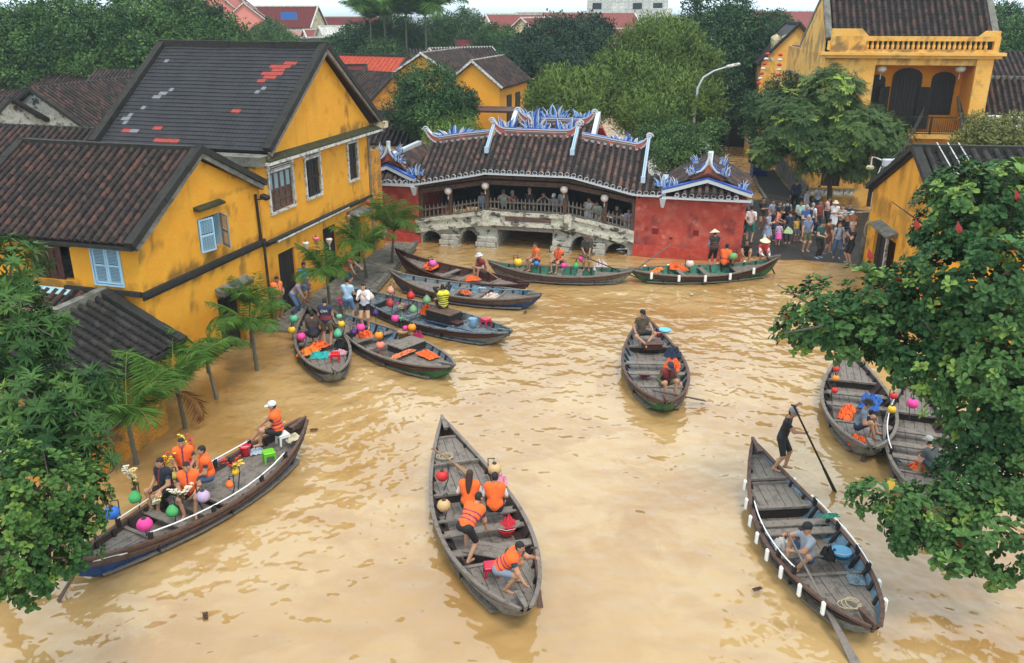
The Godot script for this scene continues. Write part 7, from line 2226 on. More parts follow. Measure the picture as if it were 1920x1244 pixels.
	for i in 4: tree("bamboo_clump", bn[i], bb[i], bx[i], "bamboo", 0.62, 150.0, B0, B1, Color(0.20, 0.27, 0.05), 30 + i, 0.15, "bamboo grove behind the bridge")
	tree("riverside_bush", "low broad-leaved bush over the water behind the red end wall", [[Vector3(9.81, 3.82, -52.00), 1.4], [Vector3(8.39, 3.68, -53.00), 1.1], [Vector3(10.91, 3.35, -51.00), 1.2], [Vector3(9.18, 3.35, -50.00), 1.2], [Vector3(12.44, 4.19, -54.00), 0.8]], Vector3(9.5, 0, -52), "leafy", 0.38, 190.0, Color(0.03, 0.07, 0.02), Color(0.08, 0.15, 0.04), DF, 35)
	tree("banyan_tree", "huge dark tree left of the bamboo grove", [[Vector3(4.39, 7.73, -88.00), 3.5], [Vector3(2.05, 6.80, -87.00), 3.0], [Vector3(6.58, 7.23, -86.00), 3.1], [Vector3(4.47, 6.14, -84.00), 3.4], [Vector3(0.50, 5.91, -84.00), 2.4], [Vector3(7.88, 8.80, -90.00), 2.2]], Vector3(4.5, 0, -90), "leafy", 0.62, 105.0, Color(0.012, 0.032, 0.016), Color(0.035, 0.075, 0.035), Color(0.06, 0.11, 0.05), 36)
	tree("tall_tree", "tall dark tree with spiky top right of the bamboo grove", [[Vector3(16.76, 7.79, -74.00), 2.6], [Vector3(18.40, 9.39, -76.00), 2.6], [Vector3(16.72, 5.43, -72.00), 2.4], [Vector3(18.83, 6.54, -74.00), 2.2], [Vector3(16.59, 9.79, -77.00), 1.4], [Vector3(15.52, 11.38, -79.00), 0.9, 2.2], [Vector3(17.58, 11.26, -78.00), 0.8, 2.4], [Vector3(16.26, 10.83, -78.00), 0.8, 2], [Vector3(19.62, 11.47, -79.00), 0.9, 2.2], [Vector3(17.91, 3.86, -71.00), 1.9], [Vector3(20.25, 8.16, -75.00), 1.8]], Vector3(17.5, 0, -76), "leafy", 0.55, 120.0, Color(0.012, 0.035, 0.016), Color(0.035, 0.085, 0.03), DF, 37)
	# row at the upper left
	var rw := [[40, 75, 78, 5.0], [120, 62, 80, 5.2], [200, 70, 78, 4.6], [275, 52, 82, 5.4], [350, 45, 84, 4.6], [385, 75, 82, 2.8], [455, 85, 105, 2.6], [500, 60, 118, 3.4]]
	var rn := ["broad tree at the far left edge of the roofline", "second tree in the row above the brown roofs", "third tree in the row, above the ruined gable", "tall tree above the slate roof's left end", "tree directly above the slate ridge, darkest in the row", "small tree right of the dark one behind the slate ridge", "hazy tree in front of the pink houses", "hazy tree below the blue signboard"]
	var rp := [Vector3(-41.99, 8.69, -78.00), Vector3(-39.22, 9.20, -80.00), Vector3(-34.65, 8.91, -78.00), Vector3(-32.71, 9.60, -82.00), Vector3(-29.80, 9.89, -84.00), Vector3(-27.59, 8.56, -82.00), Vector3(-31.12, 6.95, -105.00), Vector3(-31.38, 7.73, -118.00)]
	for i in rw.size():
		var r: float = rw[i][3]
		var c: Vector3 = rp[i]
		tree("background_tree", rn[i], [[c, r * 0.72], [c + Vector3(-r * 0.6, -r * 0.35, 0.5), r * 0.6], [c + Vector3(r * 0.6, -r * 0.3, 0.8), r * 0.6], [c + Vector3(0, -r * 0.6, 1.5), r * 0.65]], Vector3(c.x, -0.5, c.z - 1), "leafy", 0.62, 110.0, Color(0.016, 0.05, 0.012) if i != 4 else Color(0.01, 0.03, 0.012), Color(0.075, 0.155, 0.03), Color(0.12, 0.21, 0.045), 40 + i, 0.08, "trees behind the roofs")
	# middle distance
	var md := [[Vector3(-24.76, 5.92, -100.00), 3.0, "hedge-like tree just right of the slate ridge"], [Vector3(-22.27, 5.89, -105.00), 3.2, "tree behind the orange roof's left corner"], [Vector3(-19.33, 7.60, -112.00), 3.6, "light green tree left of the coconut palms"], [Vector3(-16.41, 8.02, -108.00), 3.4, "tree below the coconut palms"], [Vector3(-14.03, 8.83, -112.00), 3.6, "tree under the tallest coconut palm"], [Vector3(-9.64, 8.25, -118.00), 4.2, "dark spreading tree right of the coconut palms"], [Vector3(-6.18, 9.03, -118.00), 4.0, "dark spreading tree above the yellow house"], [Vector3(-1.58, 7.73, -108.00), 3.2, "dark tree between yellow house and huge tree"], [Vector3(19.25, 8.81, -100.00), 3.0, "hazy tree behind the bamboo tops"], [Vector3(45.48, 9.87, -85.00), 3.8, "tree right of the ochre house roof"], [Vector3(44.47, 8.63, -80.00), 3.0, "tree at the right edge above small roofs"], [Vector3(30.23, 9.56, -105.00), 2.6, "hazy tree between tall tree and ochre gable"], [Vector3(-18.48, 5.82, -92.00), 2.4, "low bush behind the weathered gable"], [Vector3(-21.28, 5.83, -90.00), 2.4, "low bush directly behind the slate roof"], [Vector3(-13.41, 6.82, -95.00), 2.6, "bush behind the orange roof"]]
	for i in md.size():
		var r: float = md[i][1] * 0.85
		var c: Vector3 = md[i][0]
		tree("distant_tree", md[i][2], [[c, r * 0.75], [c + Vector3(-r * 0.7, -r * 0.3, 0.3), r * 0.6], [c + Vector3(r * 0.7, -r * 0.35, 0.5), r * 0.6], [c + Vector3(0, -r * 0.7, 1), r * 0.7]], Vector3(c.x, -0.5, c.z - 0.5), "leafy", 0.6, 95.0, Color(0.02, 0.055, 0.016), Color(0.06, 0.13, 0.03), DF, 60 + i, 0.06, "trees in the middle distance")
	for q in [[Vector3(-16.22, 9.96, -105.00), 0, "short coconut palm, leftmost of four", 2.6], [Vector3(-14.76, 10.18, -106.00), 0, "second coconut palm from the left", 3.0], [Vector3(-12.29, 10.41, -106.00), 0, "third coconut palm from the left", 3.1], [Vector3(-10.02, 10.30, -106.00), 0, "tallest coconut palm, rightmost of four", 3.4]]:
		palm(q[2], Vector3(q[0].x, 0, q[0].z), q[0], q[3], 16, int(q[3] * 10))
	# the far treeline that reads as one mass
	var bt := []
	rg.seed = 5
	for i in 80: bt.append([Vector3(rg.randf_range(-150, 150), rg.randf_range(-0.5, 3.0), rg.randf_range(-240, -160)), rg.randf_range(3.0, 5.5)])
	var fo := Node3D.new()
	fo.name = "far_treeline"
	add_child(fo)
	fo.set_meta("kind", "stuff")
	tag(fo, "hazy belt of far trees between the distant roofs", "trees")
	crown(fo, bt, "leafy", 1.2, 30.0, D0, D1, DF, 99).name = "foliage"

# ---- lanterns and the things aboard ----
func lantern(label: String, at: Vector3, r: float, kind: int, col: Color, sq := 0.95, group := "silk lanterns", pole := 0.0):
	# kind 0 round, 1 drop (garlic), 2 diamond; at is the centre; a pole of that length carries it from below
	var o := thing("lantern", label, "lantern", at, rf(0, 3), group)
	var b := MB.new()
	b.col = col
	var pr := []
	if kind == 0:
		for k in 9:
			var a := -PI / 2 + PI * (k + 0.6) / 9.2
			pr.append(Vector2(cos(a) * r, sin(a) * r * sq))
	elif kind == 1: pr = [Vector2(r * 0.3, -r * 0.95), Vector2(r * 0.8, -r * 0.75), Vector2(r, -r * 0.25), Vector2(r * 0.88, r * 0.25), Vector2(r * 0.5, r * 0.75), Vector2(r * 0.22, r * 1.2), Vector2(r * 0.2, r * 1.35)]
	else: pr = [Vector2(r * 0.12, -r * 1.3), Vector2(r * 0.95, r * 0.35), Vector2(r * 0.85, r * 0.6), Vector2(r * 0.3, r * 0.85)]
	b.lathe(pr, 40, Transform3D.IDENTITY, 10, 0.11)
	part("silk_shade", b, M.silk, o)
	var top: float = pr[pr.size() - 1].y
	b = MB.new()
	b.col = Color(0.04, 0.025, 0.02)
	b.lathe([Vector2(0.0, top - 0.01), Vector2(r * 0.32, top - 0.01), Vector2(r * 0.3, top + r * 0.12), Vector2(0, top + r * 0.14)], 10)
	b.tube([Vector3(0, top, 0), Vector3(0.02, top + r * 0.5, 0), Vector3(0, top + r * 0.8, 0)], [0.008], 4)
	part("cap", b, M.vcol, o)
	if pole > 0:
		b = MB.new()
		b.col = Color(0.03, 0.025, 0.03)
		b.tube([Vector3(r * 0.2, -pole, 0), Vector3(r * 1.0, -r, 0), Vector3(r * 1.05, top + r * 0.5, 0), Vector3(0, top + r * 0.8, 0)], [0.014], 5)
		part("stand_pole", b, M.vcol, o)
	else:
		b = MB.new()
		b.col = col * 0.8
		b.tube([Vector3(0, pr[0].y, 0), Vector3(0, pr[0].y - r * 0.4, 0), Vector3(0, pr[0].y - r * 1.2, 0)], [0.008, 0.025, 0.035], 5)
		part("tassel", b, M.vcol, o)
func stool(label: String, at: Vector3, col: Color, turn := 0.3, s := 1.0):
	var o := thing("stool", label, "stool", at, turn, "plastic stools")
	o.scale = Vector3.ONE * s
	var b := MB.new()
	b.col = col
	b.bbox(Vector3(0, 0.285, 0), Vector3(0.29, 0.035, 0.29), 0.014)
	for q in [[0, 1], [0, -1], [1, 0], [-1, 0]]: b.box(Vector3(q[0] * 0.135, 0.24, q[1] * 0.135), Vector3(0.27 if q[1] else 0.012, 0.06, 0.27 if q[0] else 0.012))
	part("seat", b, M.plastic, o)
	for x in [-1, 1]:
		for z in [-1, 1]:
			b = MB.new()
			b.col = col
			b.hexa([Vector3(x * 0.15, 0, z * 0.15), Vector3(x * 0.15, 0, z * 0.115), Vector3(x * 0.115, 0, z * 0.115), Vector3(x * 0.115, 0, z * 0.15), Vector3(x * 0.14, 0.27, z * 0.14), Vector3(x * 0.14, 0.27, z * 0.09), Vector3(x * 0.09, 0.27, z * 0.09), Vector3(x * 0.09, 0.27, z * 0.14)])
			part("leg", b, M.plastic, o)
func bucket(label: String, at: Vector3, col: Color, r := 0.15, h := 0.26, lid := false, called := "bucket"):
	var o := thing(called, label, called, at)
	var b := MB.new()
	b.col = col
	b.lathe([Vector2(0, 0), Vector2(r * 0.78, 0), Vector2(r, h), Vector2(r * 1.07, h), Vector2(r * 1.07, h - 0.02), Vector2(r * 0.95, h - 0.01)] if lid else [Vector2(0, 0), Vector2(r * 0.78, 0), Vector2(r, h), Vector2(r * 1.06, h + 0.004), Vector2(r * 0.93, h), Vector2(r * 0.72, 0.02), Vector2(0, 0.02)], 16)
	part("tub", b, M.plastic, o)
	if lid:
		b = MB.new()
		b.col = col * 1.1
		b.lathe([Vector2(r * 1.1, h), Vector2(r * 1.1, h + 0.025), Vector2(r * 0.9, h + 0.035), Vector2(0, h + 0.03)], 16)
		part("lid", b, M.plastic, o)
	b = MB.new()
	b.col = Color(0.6, 0.6, 0.6)
	b.tube([Vector3(-r, h - 0.02, 0), Vector3(-r * 0.8, h + 0.05, r * 0.7), Vector3(0, h + 0.06, r * 1.1), Vector3(r * 0.8, h + 0.05, r * 0.7), Vector3(r, h - 0.02, 0)], [0.007], 4)
	part("handle", b, M.plastic, o)
func oar(label: String, a: Vector3, d: Vector3, m: Material, blade := 0.75, w := 0.13):
	# grip at a, blade tip at d
	var o := thing("oar", label, "oar", a, 0, "oars and paddles")
	var v := d - a
	var L := v.length()
	var b := MB.new()
	b.tube([Vector3.ZERO, v * (1 - blade / L)], [0.022, 0.026], 7)
	b.tube([-v.normalized() * 0.02 + v.normalized().cross(Vector3.UP).normalized() * 0.06, -v.normalized() * 0.02 - v.normalized().cross(Vector3.UP).normalized() * 0.06], [0.02], 6)
	part("shaft", b, m, o)
	b = MB.new()
	var bs := along(v)
	var s := v * (1 - blade / L)
	b.hexa([s + bs * Vector3(-0.03, -0.018, 0), s + bs * Vector3(0.03, -0.018, 0), v + bs * Vector3(w / 2, -0.01, 0), v + bs * Vector3(-w / 2, -0.01, 0), s + bs * Vector3(-0.03, 0.018, 0), s + bs * Vector3(0.03, 0.018, 0), v + bs * Vector3(w / 2, 0.01, 0), v + bs * Vector3(-w / 2, 0.01, 0)])
	part("blade", b, m, o)
func heap(label: String, at: Vector3, sz: Vector3, col: Color, called: String, category: String, seed_: int, band = null):
	# crumpled cloth, sheet or folded vest
	var nz := FastNoiseLite.new()
	nz.seed = seed_
	nz.frequency = 2.6
	var b := MB.new()
	var n := 14
	var P := []
	for j in n + 1:
		for i in n + 1:
			var u := i / float(n) * 2 - 1
			var w := j / float(n) * 2 - 1
			var e := 1 - pow(maxf(absf(u), absf(w)), 3.0)
			var q := Vector3(u * sz.x / 2 * (1 + 0.25 * nz.get_noise_2d(w * 0.7, 9)), 0, w * sz.z / 2 * (1 + 0.25 * nz.get_noise_2d(u * 0.7, 5)))
			q.y = sz.y * e * (0.65 + 0.75 * nz.get_noise_2d(u * 0.8, w * 0.8)) + 0.03 * nz.get_noise_2d(u * 3, w * 3)
			P.append(q)
	for j in n:
		for i in n:
			b.col = band if band != null and (j % 5 == 2) else col
			var k := j * (n + 1) + i
			b.face(P[k], P[k + 1], P[k + n + 2], P[k + n + 1], Vector3.UP)
	single(called, b, M.cloth, label, category, at, rf(0, 3))
func spray(label: String, at: Vector3, h: float, cols: Array, seed_: int):
	# an upright spray of artificial blossom
	var rg := RandomNumberGenerator.new()
	rg.seed = seed_
	var o := thing("flower_spray", label, "flowers", at, 0, "flower sprays aboard the long boat")
	var st := MB.new()
	st.col = Color(0.10, 0.07, 0.04)
	var fb := MB.new()
	for i in 4:
		var tip := Vector3(rg.randf_range(-0.3, 0.3), h * rg.randf_range(0.75, 1.0), rg.randf_range(-0.15, 0.15))
		var m := Vector3(tip.x * 0.25, h * 0.5, tip.z * 0.3)
		st.tube([Vector3.ZERO, m, tip], [0.012, 0.009, 0.004], 4)
		var c: Color = cols[i % cols.size()]
		for k in 11:
			var p := m.lerp(tip, k / 10.0) + Vector3(rg.randf_range(-0.05, 0.05), rg.randf_range(-0.03, 0.03), rg.randf_range(-0.05, 0.05))
			for f in 4:
				var a := TAU * f / 4 + k
				leaf_shape(fb, p, Vector3(cos(a), 0.5, sin(a)), Vector3.UP, 0.045, 0.04, 1, c)
	for k in 14: leaf_shape(fb, Vector3(0, h * rg.randf_range(0.2, 0.5), 0), Vector3(rg.randf_range(-1, 1), 0.4, rg.randf_range(-1, 1)), Vector3.UP, 0.14, 0.05, 0, Color(0.05, 0.13, 0.04))
	part("stems", st, M.vcol, o)
	part("blossoms", fb, M.cloth, o, Transform3D.IDENTITY, "stuff")
func hatch(label: String, at: Vector3, sz: Vector3, turn: float, m: Material, lidm: Material):
	var o := thing("wooden_box", label, "box", at, turn)
	var b := MB.new()
	b.box(Vector3(0, sz.y / 2 - 0.02, 0), Vector3(sz.x, sz.y - 0.04, sz.z))
	part("body", b, m, o)
	for i in 3:
		b = MB.new()
		b.bbox(Vector3(0, sz.y, -sz.z / 2 + (i + 0.5) * sz.z / 3), Vector3(sz.x + 0.06, 0.04, sz.z / 3 - 0.008), 0.008)
		part("lid_board", b, lidm, o)

func goods():
	var PK := Color(0.75, 0.05, 0.28)
	var GR := Color(0.06, 0.36, 0.10)
	var MT := Color(0.10, 0.42, 0.24)
	var YE := Color(0.75, 0.48, 0.02)
	var OR := Color(0.85, 0.26, 0.01)
	var RD := Color(0.55, 0.02, 0.02)
	var GO := Color(0.55, 0.36, 0.17)
	var PU := Color(0.07, 0.02, 0.14)
	var CR := Color(0.62, 0.50, 0.42)
	# [label, centre, radius, kind, colour, pole]
	for q in [
		["blue round lantern against the leaves at the long boat's bow", Vector3(-8.86, 0.75, -16.50), 0.17, 0, Color(0.03, 0.17, 0.6), 0.4], ["large pink round lantern at the long boat's rail", Vector3(-7.97, 0.72, -16.08), 0.175, 0, PK, 0.4], ["green drop lantern on the long boat's far rail", Vector3(-8.58, 0.80, -17.08), 0.15, 1, GR, 0.45], ["green drop lantern on the long boat's near rail", Vector3(-7.58, 0.72, -16.63), 0.14, 1, GR, 0.4], ["lilac flowered lantern beside the passengers", Vector3(-7.05, 0.78, -17.14), 0.16, 0, Color(0.45, 0.34, 0.5), 0.45], ["orange drop lantern on the long boat's near rail", Vector3(-6.65, 0.72, -17.78), 0.1, 1, Color(0.85, 0.17, 0.03), 0.35], ["small pink lantern behind the passengers", Vector3(-7.78, 0.90, -18.45), 0.1, 0, PK, 0.5], ["yellow drop lantern under the yellow blossoms", Vector3(-6.62, 0.85, -18.16), 0.1, 1, YE, 0.5], ["pale yellow lantern half behind a passenger", Vector3(-8.02, 0.85, -17.93), 0.1, 1, Color(0.5, 0.45, 0.1), 0.5],
		["red round lantern on the weathered boat", Vector3(-1.66, 0.80, -18.02), 0.15, 0, RD, 0.4], ["gold lantern on the weathered boat's right rail", Vector3(-0.42, 0.85, -18.26), 0.17, 0, GO, 0.45], ["gold lantern on the weathered boat's left rail", Vector3(-1.53, 0.75, -16.80), 0.16, 0, GO, 0.4],
		["mint lantern at the small boat's quay end", Vector3(-7.71, 0.95, -28.70), 0.16, 0, MT, 0.5], ["yellow lantern on the small boat's left side", Vector3(-7.61, 0.80, -27.97), 0.14, 0, YE, 0.4], ["pink lantern on the small boat's left side", Vector3(-7.15, 0.80, -27.35), 0.16, 0, PK, 0.4], ["yellow lantern on the small boat's right side", Vector3(-5.99, 0.85, -28.43), 0.14, 0, YE, 0.45], ["mint drop lantern on the small boat's right side", Vector3(-5.94, 0.85, -27.53), 0.15, 1, MT, 0.45], ["pale mint lantern behind the guide", Vector3(-6.17, 0.90, -29.07), 0.12, 0, Color(0.2, 0.45, 0.3), 0.5],
		["dark purple lantern beside the woman in black shorts", Vector3(-4.98, 0.85, -29.68), 0.12, 1, PU, 0.45], ["dark purple lantern at the green boat's end", Vector3(-5.47, 0.75, -27.95), 0.12, 1, PU, 0.4], ["pink lantern at the green boat's end", Vector3(-5.25, 0.85, -28.10), 0.16, 0, PK, 0.45], ["pink lantern between the two quay boats", Vector3(-4.19, 0.80, -29.18), 0.15, 0, PK, 0.4], ["small green heart lantern between the two quay boats", Vector3(-3.99, 0.80, -29.12), 0.08, 2, GR, 0.4], ["orange lantern in the middle of the green boat", Vector3(-4.53, 0.80, -27.45), 0.15, 0, OR, 0.4], ["small magenta lantern beside an orange one", Vector3(-3.73, 0.75, -28.32), 0.1, 0, PK, 0.35], ["orange lantern beside a small magenta one", Vector3(-3.49, 0.80, -28.24), 0.15, 0, OR, 0.4], ["coral lantern resting low in the green boat", Vector3(-4.47, 0.50, -27.28), 0.16, 0, Color(0.75, 0.2, 0.14), 0.0],
		["peach drop lantern on the post of the grey-blue boat", Vector3(-4.64, 1.15, -31.41), 0.15, 1, Color(0.65, 0.3, 0.2), 0.8], ["red patterned drop lantern below the peach one", Vector3(-4.59, 0.85, -30.77), 0.16, 1, Color(0.4, 0.03, 0.03), 0.5], ["red drop lantern with red bow on the grey-blue boat", Vector3(-3.85, 1.00, -31.21), 0.16, 1, RD, 0.6], ["green drop lantern near the yellow-striped vest", Vector3(-3.19, 1.00, -30.70), 0.16, 1, Color(0.18, 0.33, 0.16), 0.6], ["grey-green drop lantern low on the grey-blue boat", Vector3(-3.66, 0.80, -30.18), 0.16, 1, Color(0.18, 0.33, 0.16), 0.4], ["beige drop lantern behind the woman in white", Vector3(-5.31, 1.10, -30.78), 0.15, 1, CR, 0.7],
		["yellow lantern below the bridge", Vector3(0.26, 0.80, -36.48), 0.2, 0, YE, 0.45], ["pink lantern between seated passenger and boatman's feet", Vector3(2.26, 0.70, -36.32), 0.14, 0, PK, 0.3], ["bright green lantern below the arches", Vector3(2.79, 0.70, -36.32), 0.14, 1, GR, 0.3], ["pink lantern behind the standing boatman", Vector3(3.08, 0.85, -36.82), 0.15, 0, PK, 0.5], ["blue lantern below the seated passengers", Vector3(1.08, 0.70, -36.66), 0.12, 0, Color(0.03, 0.2, 0.6), 0.3],
		["cream lantern in the boat at the red wall", Vector3(7.78, 0.75, -36.40), 0.19, 0, CR, 0.4], ["green round lantern at the bow by the crouching woman", Vector3(9.77, 0.95, -36.90), 0.2, 0, Color(0.16, 0.33, 0.1), 0.5], ["magenta lantern in the dark red boat", Vector3(-3.48, 0.75, -36.49), 0.18, 0, Color(0.75, 0.12, 0.42), 0.3],
		["lime lantern topmost on the white pole under the tree", Vector3(10.09, 1.00, -24.69), 0.1, 2, GR, 0.5], ["red lantern below the lime one", Vector3(9.85, 0.95, -24.18), 0.1, 0, RD, 0.5], ["orange lantern between two red ones on the boat's left side", Vector3(9.64, 0.90, -23.60), 0.1, 0, OR, 0.5], ["red lantern lowest on the boat's left side", Vector3(9.39, 0.80, -22.94), 0.1, 0, RD, 0.45], ["red lantern on the tarpaulin boat's right side", Vector3(10.94, 0.80, -22.54), 0.11, 0, RD, 0.4], ["yellow lantern on the tarpaulin boat's right side", Vector3(10.63, 0.70, -21.87), 0.12, 0, YE, 0.3], ["bright pink lantern on the boat under the tree", Vector3(11.16, 0.90, -21.83), 0.16, 0, PK, 0.5]]:
		lantern(q[0], q[1], q[2], q[3], q[4], 0.92, "silk lanterns on the boats", q[5])
	for q in [["white diamond lantern hanging above the boarded door", Vector3(-8.12, 2.50, -33.03), 0.15, Color(0.65, 0.62, 0.58)], ["pink diamond lantern hanging on the yellow wall", Vector3(-7.88, 2.50, -33.79), 0.15, Color(0.7, 0.15, 0.2)], ["crumpled white lantern hanging before the middle door", Vector3(-7.48, 2.30, -34.39), 0.15, Color(0.65, 0.55, 0.52)], ["pink lantern hanging by the awning", Vector3(-7.22, 2.60, -37.33), 0.15, Color(0.6, 0.2, 0.18)], ["red lantern hanging at the yellow house's far corner", Vector3(-6.53, 2.90, -39.04), 0.17, Color(0.6, 0.07, 0.06)]]:
		lantern(q[0], q[1], q[2], 2 if q[2] < 0.16 else 0, q[3], 0.95, "lanterns on the yellow house")
	var bx := Transform3D(Basis(Vector3.UP, deg_to_rad(-13.5)), Vector3(5.85, 0, -40.41))
	var bn := ["leftmost", "second from left of the", "third from left of the", "rightmost of the"]
	for i in 4:
		var x: float = [-9.2, -7.3, -3.4, -1.45][i]
		lantern("white spotted lantern, %s four on the bridge posts" % bn[i].replace("leftmost", "leftmost of the"), bx * Vector3(x, 3.12 + b_rise(x), 0.25), 0.19, 0, Color(0.66, 0.58, 0.54), 0.95, "white lanterns on the bridge")
	for k in 2:
		var at := Vector3(18.06, 7.24, -64.00) if k == 0 else Vector3(18.38, 7.29, -62.00)
		var o := thing("lantern_string", "hanging string of red and white lanterns, %s over the side street" % ["left one", "right one"][k], "lanterns", at)
		o.scale = Vector3.ONE * 0.6
		for j in 7:
			var b := MB.new()
			b.col = [RD, Color(0.66, 0.62, 0.6)][j % 2]
			b.lathe([Vector2(0.08, -0.17), Vector2(0.27, -0.08), Vector2(0.27, 0.08), Vector2(0.08, 0.17)], 10, T(Vector3(-0.12 * j * (1 - k), 1.6 - j * 0.55, 0)))
			part("lantern", b, M.silk, o)
	spray("white and yellow blossom spray above the green lantern", Vector3(-8.56, 0.85, -17.16), 0.75, [Color(0.75, 0.6, 0.3), Color(0.72, 0.68, 0.55)], 1)
	spray("yellow and red blossom spray behind the black T-shirt", Vector3(-8.30, 0.60, -18.06), 0.85, [Color(0.8, 0.55, 0.03), Color(0.6, 0.04, 0.02)], 2)
	spray("tallest red and yellow blossom spray on the long boat", Vector3(-7.83, 0.70, -18.73), 0.85, [Color(0.6, 0.04, 0.02), Color(0.8, 0.6, 0.05)], 3)
	spray("yellow blossom spray by the orange lantern", Vector3(-6.66, 0.70, -18.14), 0.6, [Color(0.8, 0.6, 0.05), Color(0.5, 0.04, 0.03)], 4)
	spray("white and yellow blossoms between the two front passengers", Vector3(-8.20, 0.35, -17.22), 0.4, [Color(0.75, 0.7, 0.3), Color(0.7, 0.68, 0.6)], 5)
	spray("small white blossoms beside the lilac lantern", Vector3(-7.53, 0.60, -17.11), 0.5, [Color(0.72, 0.66, 0.5)], 6)
	spray("pink blossoms between quay and grey-blue boat", Vector3(-6.31, 0.60, -30.15), 0.7, [Color(0.6, 0.05, 0.2)], 7)
	spray("yellow leaves and blossoms in the grey-blue boat", Vector3(-4.08, 0.40, -30.72), 0.45, [Color(0.5, 0.42, 0.05), Color(0.5, 0.05, 0.2)], 8)
	stool("lime green plastic stool on the long boat", Vector3(-6.17, 0.40, -19.43), Color(0.14, 0.5, 0.02), 0.5)
	stool("white plastic stool under the man in white cap", Vector3(-5.96, 0.58, -20.07), Color(0.68, 0.68, 0.66), 0.7)
	stool("crimson plastic stool on the weathered boat", Vector3(-0.43, 0.28, -14.84), Color(0.5, 0.01, 0.05), 0.15)
	stool("red plastic stool at the small boat's outer end", Vector3(-5.82, 0.30, -26.34), Color(0.6, 0.01, 0.02), 0.1)
	stool("pinkish red stool on the grey-blue boat's tip", Vector3(-0.95, 0.36, -29.55), Color(0.55, 0.02, 0.07), 0.8)
	bucket("lidded red bucket on the long boat", Vector3(-6.88, 0.40, -19.80), Color(0.55, 0.02, 0.04), 0.14, 0.24, true)
	bucket("pale blue bucket on the grey-blue boat", Vector3(-1.42, 0.34, -29.60), Color(0.26, 0.45, 0.62), 0.16, 0.3)
	bucket("pale bucket in the empty blue boat", Vector3(-1.23, 0.20, -33.73), Color(0.4, 0.52, 0.62), 0.16, 0.28)
	bucket("blue covered basin beside the grey T-shirt rower", Vector3(7.00, 0.28, -15.54), Color(0.04, 0.20, 0.36), 0.2, 0.12, true, "basin")
	bucket("light blue basin on the drifting boat", Vector3(5.40, 0.50, -28.56), Color(0.08, 0.42, 0.65), 0.2, 0.08, true, "basin")
	bucket("small red pot on the drifting boat", Vector3(5.16, 0.40, -28.40), Color(0.45, 0.02, 0.03), 0.1, 0.12, false, "pot")
	bucket("bright red bowl in the weathered boat", Vector3(-0.12, 0.20, -16.54), Color(0.75, 0.02, 0.03), 0.2, 0.14, false, "bowl")
	bucket("round woven basket in the green boat", Vector3(-3.82, 0.38, -28.30), Color(0.25, 0.12, 0.04), 0.2, 0.24, true, "basket")
	oar("long dark oar held upright by the standing man", Vector3(6.23, 2.97, -17.30), Vector3(8.00, 0.00, -18.65), M.wood_dark, 1.1, 0.12)
	oar("long heavy oar running from the rower to the picture's bottom edge", Vector3(5.76, 0.95, -15.41), Vector3(6.27, 0.00, -12.58), M.wood_grey, 1.5, 0.2)
	oar("short paddle dipped beside the leaning paddler", Vector3(0.45, 1.00, -14.77), Vector3(0.58, -0.10, -14.15), M.wood_brown, 0.6)
	oar("pale wooden paddle lying across the weathered bow", Vector3(-1.97, 0.86, -19.26), Vector3(-1.05, 0.52, -18.60), M.wood_pale, 0.45, 0.2)
	oar("brown oar dipped at the long boat's bow", Vector3(-8.55, 1.00, -15.10), Vector3(-9.22, -0.10, -14.36), M.wood_brown, 0.8)
	oar("paddle across the drifting boat's stern", Vector3(4.13, 0.75, -23.02), Vector3(5.85, 0.10, -23.71), M.wood_brown, 0.6)
	oar("upright paddle in front of the tarpaulin boatman", Vector3(9.84, 0.85, -21.15), Vector3(9.23, 0.00, -20.12), M.wood_brown, 0.5)
	oar("pale blue-grey pole at the tarpaulin boat's stern", Vector3(9.75, 0.50, -20.58), Vector3(10.19, 0.10, -19.91), M.in_blue, 0.3, 0.05)
	oar("oar slanting right from the rower in white cap", Vector3(-1.53, 0.95, -35.79), Vector3(0.00, 0.00, -35.23), M.wood_pale, 0.7)
	oar("oar slanting left from the rower in white cap", Vector3(-1.20, 0.95, -36.12), Vector3(-2.05, 0.10, -36.06), M.wood_pale, 0.6)
	oar("dark pole leaning across the green-lined boat", Vector3(2.91, 1.20, -36.25), Vector3(5.70, 0.00, -36.55), M.wood_dark, 0.5, 0.07)
	oar("raised oar on its pivot before the red wall", Vector3(6.77, 1.70, -35.98), Vector3(4.82, 0.00, -36.47), M.wood_grey, 0.8)
	oar("pole beside the conical hat at the upturned bow", Vector3(10.90, 1.50, -36.47), Vector3(11.84, 0.00, -37.36), M.wood_red, 0.4, 0.06)
	oar("bright blue pole lying along the grey-blue boat", Vector3(-3.25, 0.50, -29.85), Vector3(-1.39, 0.55, -28.48), M.hull_blue, 0.5, 0.07)
	oar("pale blue pole lying along the empty boat", Vector3(-2.62, 0.50, -33.73), Vector3(0.86, 0.60, -33.06), M.in_blue, 0.3, 0.05)
